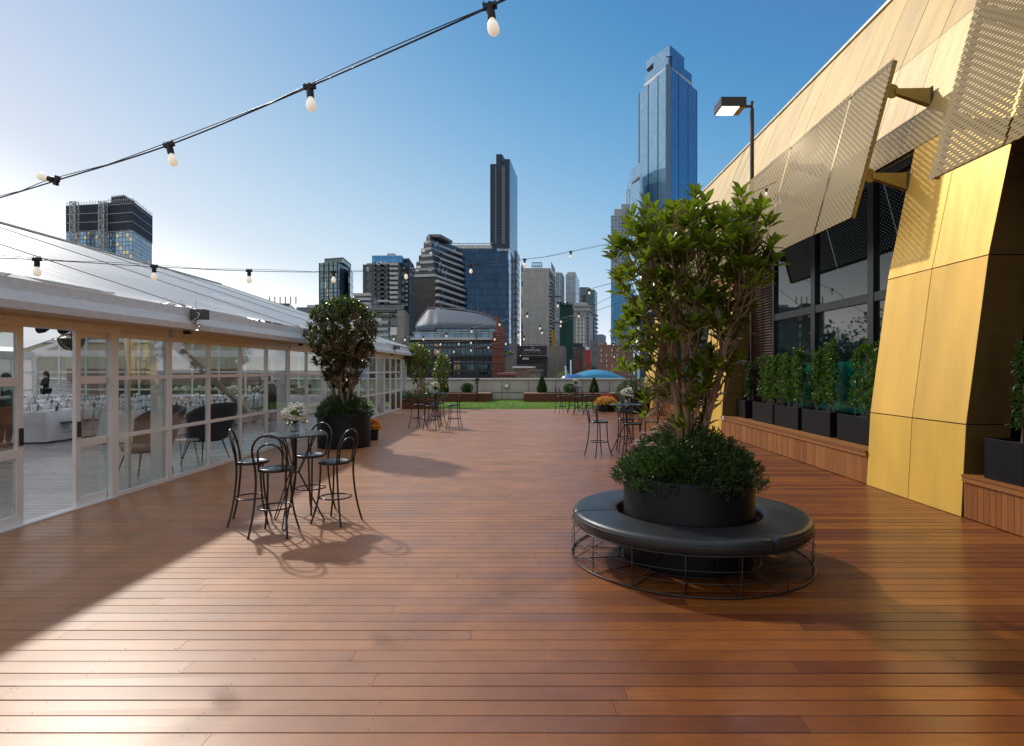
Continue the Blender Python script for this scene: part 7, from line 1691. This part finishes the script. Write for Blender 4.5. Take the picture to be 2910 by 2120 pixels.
def block(name, label, pl, pc_, pr, D, yt, mat, Dr=None, roof=None):
    t = E(name, label, 'building', (*XY(pc_, D), GZ)); a = box_tower(t, pl, pc_, pr, D, yt, Dr=Dr or D+6, mat=mat)
    if roof: MB().prism([a['A']+Vector((-.4,-.4)), a['C']+Vector((.2,-.4)), a['B']+Vector((.4,0)), a['D']], a['zt'], a['zt']+.35).build('roof', roof, t)
    return t, a
block('beige_building', 'beige concrete block with plants on its roof left of the billboard', 1433, 1458, 1463, 140., 1014, panelmat('stained_beige', (.34,.28,.2), 3, 20, stain=.35), 150)
far_tree('leafy rooftop shrub on the beige block left of the billboard', XY(1450,141.).x, 141., zz(1016,141.), zz(998,141.), 2.2, M['fartree2'], 71, n=500, ls=.22, cat='shrub')
block('grey_building', 'grey old building behind the beige block', 1447, 1468, 1478, 190., 976, panelmat('grey_old', (.17,.155,.14), 4, 3.2, stain=.3), 200)
block('stone_building', 'brown stone building right of the ochre hoist mast', 1556, 1602, 1609, 200., 983, panelmat('brown_stone', (.21,.18,.145), 3, 3, stain=.35), 215)
wm2 = panelmat('low_brick', (.20,.12,.08), 1.2, .4, stain=.25)
block('brick_shop', 'low brick building with pale roof below the billboard', 1463, 1510, 1516, 110., 1046, wm2, 118, M['coping'])
block('domed_pavilion', 'small sandy pavilion with tiled roof below the billboard', 1503, 1524, 1538, 95., 1056, panelmat('sandy_stone', (.30,.23,.15), 1.2, .5, stain=.2), 102, pm('tile_roof', (.24,.17,.10), .8))
block('red_roof_house', 'low house with faded red roof behind the parapet', 1420, 1458, 1466, 90., 1066, wm2, 98, pm('faded_red_roof', (.34,.10,.09), .7))
t, a = block('brown_warehouse', 'dark brown brick building with black upper storey right of the green mesh', 1630, 1656, 1666, 190., 990, panelmat('dark_brown_brick', (.13,.065,.045), 2, 3, stain=.3), 204); box_tower(t, 1629, 1656, 1668, 189.5, 975, Dr=204, mat=M['frame'], name='upper_storey', ybot=986)
wins(t, XY(1632,189.9), XY(1655,189.9), 3, 3, zz(1022,190.), 1.3*1.0+.2, .8, .5, M['darkglass2'], M['roofgrey'], proud=.12)
t, a = block('red_building', 'small bright red building with white box sign', 1664, 1677, 1682, 185., 994, pm('bright_red', (.40,.03,.02), .6), 190); p = P(1669, 990, 184.6); MB().box(p.x-.45, p.y-.2, p.z-.45, p.x+.45, p.y, p.z+.45).build('sign_box', M['signw'], t)
t, a = block('stepped_grey_building', 'grey stepped building between the red one and the brick one', 1677, 1700, 1712, 260., 966, facade('grey_step', 3, 3.3, (.2,.2,.19), (.05,.06,.07), (.14,.16,.17), .3, .3, metal=.2), 280)
block('far_grey_building', 'hazy small grey building on the skyline at the right', 1690, 1712, 1722, 380., 950, facade('grey_far2', 4, 3.3, (.25,.27,.28), (.1,.12,.14), (.2,.23,.26), .3, .3, metal=.2), 395)
t, a = block('old_brick_building', 'old brown brick building with small pale windows left of the big tree', 1700, 1762, 1800, 130., 982, M['brick'], 150)
wins(t, XY(1701,129.95), XY(1762,129.95), 5, 4, zz(1062,130.), (zz(988,130.)-zz(1062,130.))/5, .62, .18, M['brightglass'], M['whitem'], proud=.08, skip=lambda r_, c: (r_*3+c) % 5 == 3)
mb = MB(); q = [P(1702+k*11.5, 982 - (6 if k % 2 else 0), 130.) for k in range(6)]; [mb.box(q[k].x, 129.98, q[k].z-.5, q[k+1].x, 130.6, q[k].z+.2) for k in range(5)]; mb.build('gable_parapet', M['brick'], t, uvwall=True)
# Rialto like twin tower: tall blue glass
D = 620.; t = E('blue_glass_skyscraper', 'tallest blue mirror glass skyscraper with stepped crown', 'skyscraper', (*XY(1896, D), GZ))
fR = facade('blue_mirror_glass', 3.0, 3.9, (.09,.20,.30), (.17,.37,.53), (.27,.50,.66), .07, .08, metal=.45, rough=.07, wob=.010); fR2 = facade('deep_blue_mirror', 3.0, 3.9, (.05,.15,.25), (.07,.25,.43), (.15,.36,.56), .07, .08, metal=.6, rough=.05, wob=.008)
def rt(pl, pc_, pr, DD, yt, dl, dr, name, ybot=None):
    a = box_tower(t, pl, pc_, pr, DD, yt, Dl=DD+dl, Dr=DD+dr, mat=fR, name=name, ybot=ybot)
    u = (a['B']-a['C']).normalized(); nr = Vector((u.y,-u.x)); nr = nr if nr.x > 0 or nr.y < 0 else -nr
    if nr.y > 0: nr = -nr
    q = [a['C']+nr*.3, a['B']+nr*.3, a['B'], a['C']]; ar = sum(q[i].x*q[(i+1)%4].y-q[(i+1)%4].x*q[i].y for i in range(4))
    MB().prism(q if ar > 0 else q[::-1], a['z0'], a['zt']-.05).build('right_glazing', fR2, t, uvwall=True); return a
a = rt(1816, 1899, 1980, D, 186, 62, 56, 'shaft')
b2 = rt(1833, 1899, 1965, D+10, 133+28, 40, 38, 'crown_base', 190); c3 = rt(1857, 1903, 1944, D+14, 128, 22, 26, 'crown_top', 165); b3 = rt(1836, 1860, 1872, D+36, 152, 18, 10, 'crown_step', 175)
slabs(t, b2['A'], b2['C'], [zz(184,D)], 1.2, 3.6, M['steelw'], 'crown_band'); slabs(t, b2['C'], b2['B'], [zz(184,D)], 1.2, 3.6, M['steelw'], 'crown_band')
fins(t, a['A'], a['C'], GZ, a['zt'], 3, .9, .5, pm('dark_rib', (.03,.05,.08), .4), 'rib'); fins(t, a['C'], a['B'], GZ, a['zt'], 3, .9, .5, M['steelblk'], 'rib')
p = XY(1900, D-1); MB().box(p.x-3.2, p.y-1.2, GZ, p.x+1.6, p.y+1, a['zt']+.5).build('corner_strip', pm('corner_steel', (.12,.17,.22), .4, metal=.4), t); p = XY(1903, D+13.4); MB().box(p.x-3.4, p.y-.3, zz(172,D), p.x+2.6, p.y+1.5, zz(140,D)).build('crown_slot', M['frame'], t)
D2 = 640.; e = box_tower(t, 1790, 1818, 1819, D2, 462, Dl=D2+26, Dr=D2+20, mat=fR, name='lower_wing'); p = P(1806, 505, D2-.5); 
mb = MB(); z0_, z1_ = zz(508, D2), zz(501, D2); q = [e['A']+Vector((.5,-1)), e['C']+Vector((-1,-1)), e['C']+Vector((-1,.5)), e['A']+Vector((.5,.5))]; mb.prism(q, z0_, z1_); mb.build('dark_slot', M['frame'], t)
t = E('stepped_white_tower', 'white stepped top tower with lattice antenna left of the skyscraper', 'tower', (*XY(1762, 700.), GZ)); D = 700.; fw = facade('white_far_tower', 4, 3.8, (.45,.48,.5), (.12,.18,.24), (.22,.3,.38), .3, .3, metal=.3); box_tower(t, 1736, 1775, 1792, D, 612, Dr=D+20, mat=fw); box_tower(t, 1745, 1778, 1792, D+2, 594, Dr=D+18, mat=M['steelw'], name='upper_step', ybot=612); box_tower(t, 1766, 1786, 1792, D+4, 580, Dr=D+16, mat=M['steelw'], name='roof_frame', ybot=594)
mb = MB(); p = XY(1785, D+6); lattice(mb, p.x, p.y, zz(580,D), zz(535,D), 3.2, 4, .5); mb.bar((p.x,p.y,zz(540,D)),(p.x,p.y,zz(508,D)),.7); mb.build('antenna', M['steelw'], t)
# blue fabric dome roof, white poles, trees beyond the parapet
t = E('blue_domed_roof', 'long low turquoise domed roof just above the parapet', 'roof', (*XY(1700, 62.), -2)); mb = MB(); D = 62.; cxx = XY(1697, D).x; rx = (1790-1608)/2*D/F; zt = zz(1050.5, D)
rows = []; 
for j in range(9):
    q = j/8; row = []
    for k in range(33): u = -1+2*k/32; hgt = (1-u*u)**.9*1.0; row.append((cxx+rx*u, D-3+q*9, zt-1.3+1.3*hgt*math.sin(math.pi*(.18+.64*q))**.6 - .2*(1-math.sin(math.pi*(.1+.8*q)))))
    rows.append(row)
for j in range(8):
    for k in range(32): mb.face([rows[j][k], rows[j][k+1], rows[j+1][k+1], rows[j+1][k]])
for k in range(32): mb.face([rows[0][k+1], rows[0][k], (rows[0][k][0], rows[0][k][1], -3), (rows[0][k+1][0], rows[0][k+1][1], -3)])
mb.build('roof_skin', pm('turquoise_fabric', (.01,.20,.33), .35, var=.1, scale=.5, spec=.5), t, smooth=True, merge=True)
mb = MB(); c = P(1628, 1064, 60.); mb.lathe([(.85,-1.6),(.8,-.55),(.6,-.15),(.3,.0),(.0001,.04)], tuple(c), 28, sx=1.7, sy=1.4); mb.build('end_curl', pm('deep_blue_fabric', (.012,.12,.32), .35), t, smooth=True)
for i, (x0, y0, x1, y1) in enumerate(((1610,1060,1607,1040),(1622.5,1056,1622,1023))):
    tt = E('white_pole', ['short leaning white pole left of the turquoise roof', 'taller upright white pole beside the turquoise roof'][i], 'pole', tuple(P(x0, y0+30, 61.))); MB().tube([P(x0,y0+30,61.), P(x1,y1,61.)], .07, 8).build('pole', M['signw'], tt)
for i, (px, D, yt, wpx, mat, lb) in enumerate(((1560,80.,1038,75,'fartree','dark rounded tree behind the parapet below the ochre mast'),(1602,88.,1022,46,'fartree2','light green tree behind the white poles'),(1655,150.,1008,50,'fartree','dark green tree below the masonry office'),(1684,155.,1010,46,'fartree','dark green tree left of the old brick building'),(1650,100.,1040,30,'fartree2','small lime green tree behind the turquoise roof'),(1240,48.,1061,26,'fartree','olive bush just over the parapet left of the pole'),(1272,50.,1068,22,'fartree2','small olive bush just over the parapet beside the pole'))):
    x = XY(px, D).x; w = wpx*D/F; far_tree(lb, x, D, GZ if D > 60 else -3., zz(yt, D), w*1.25, M[mat], 80+i, n=2600, ls=w*.05, cat='bush' if D < 60 else 'tree', nb=12)
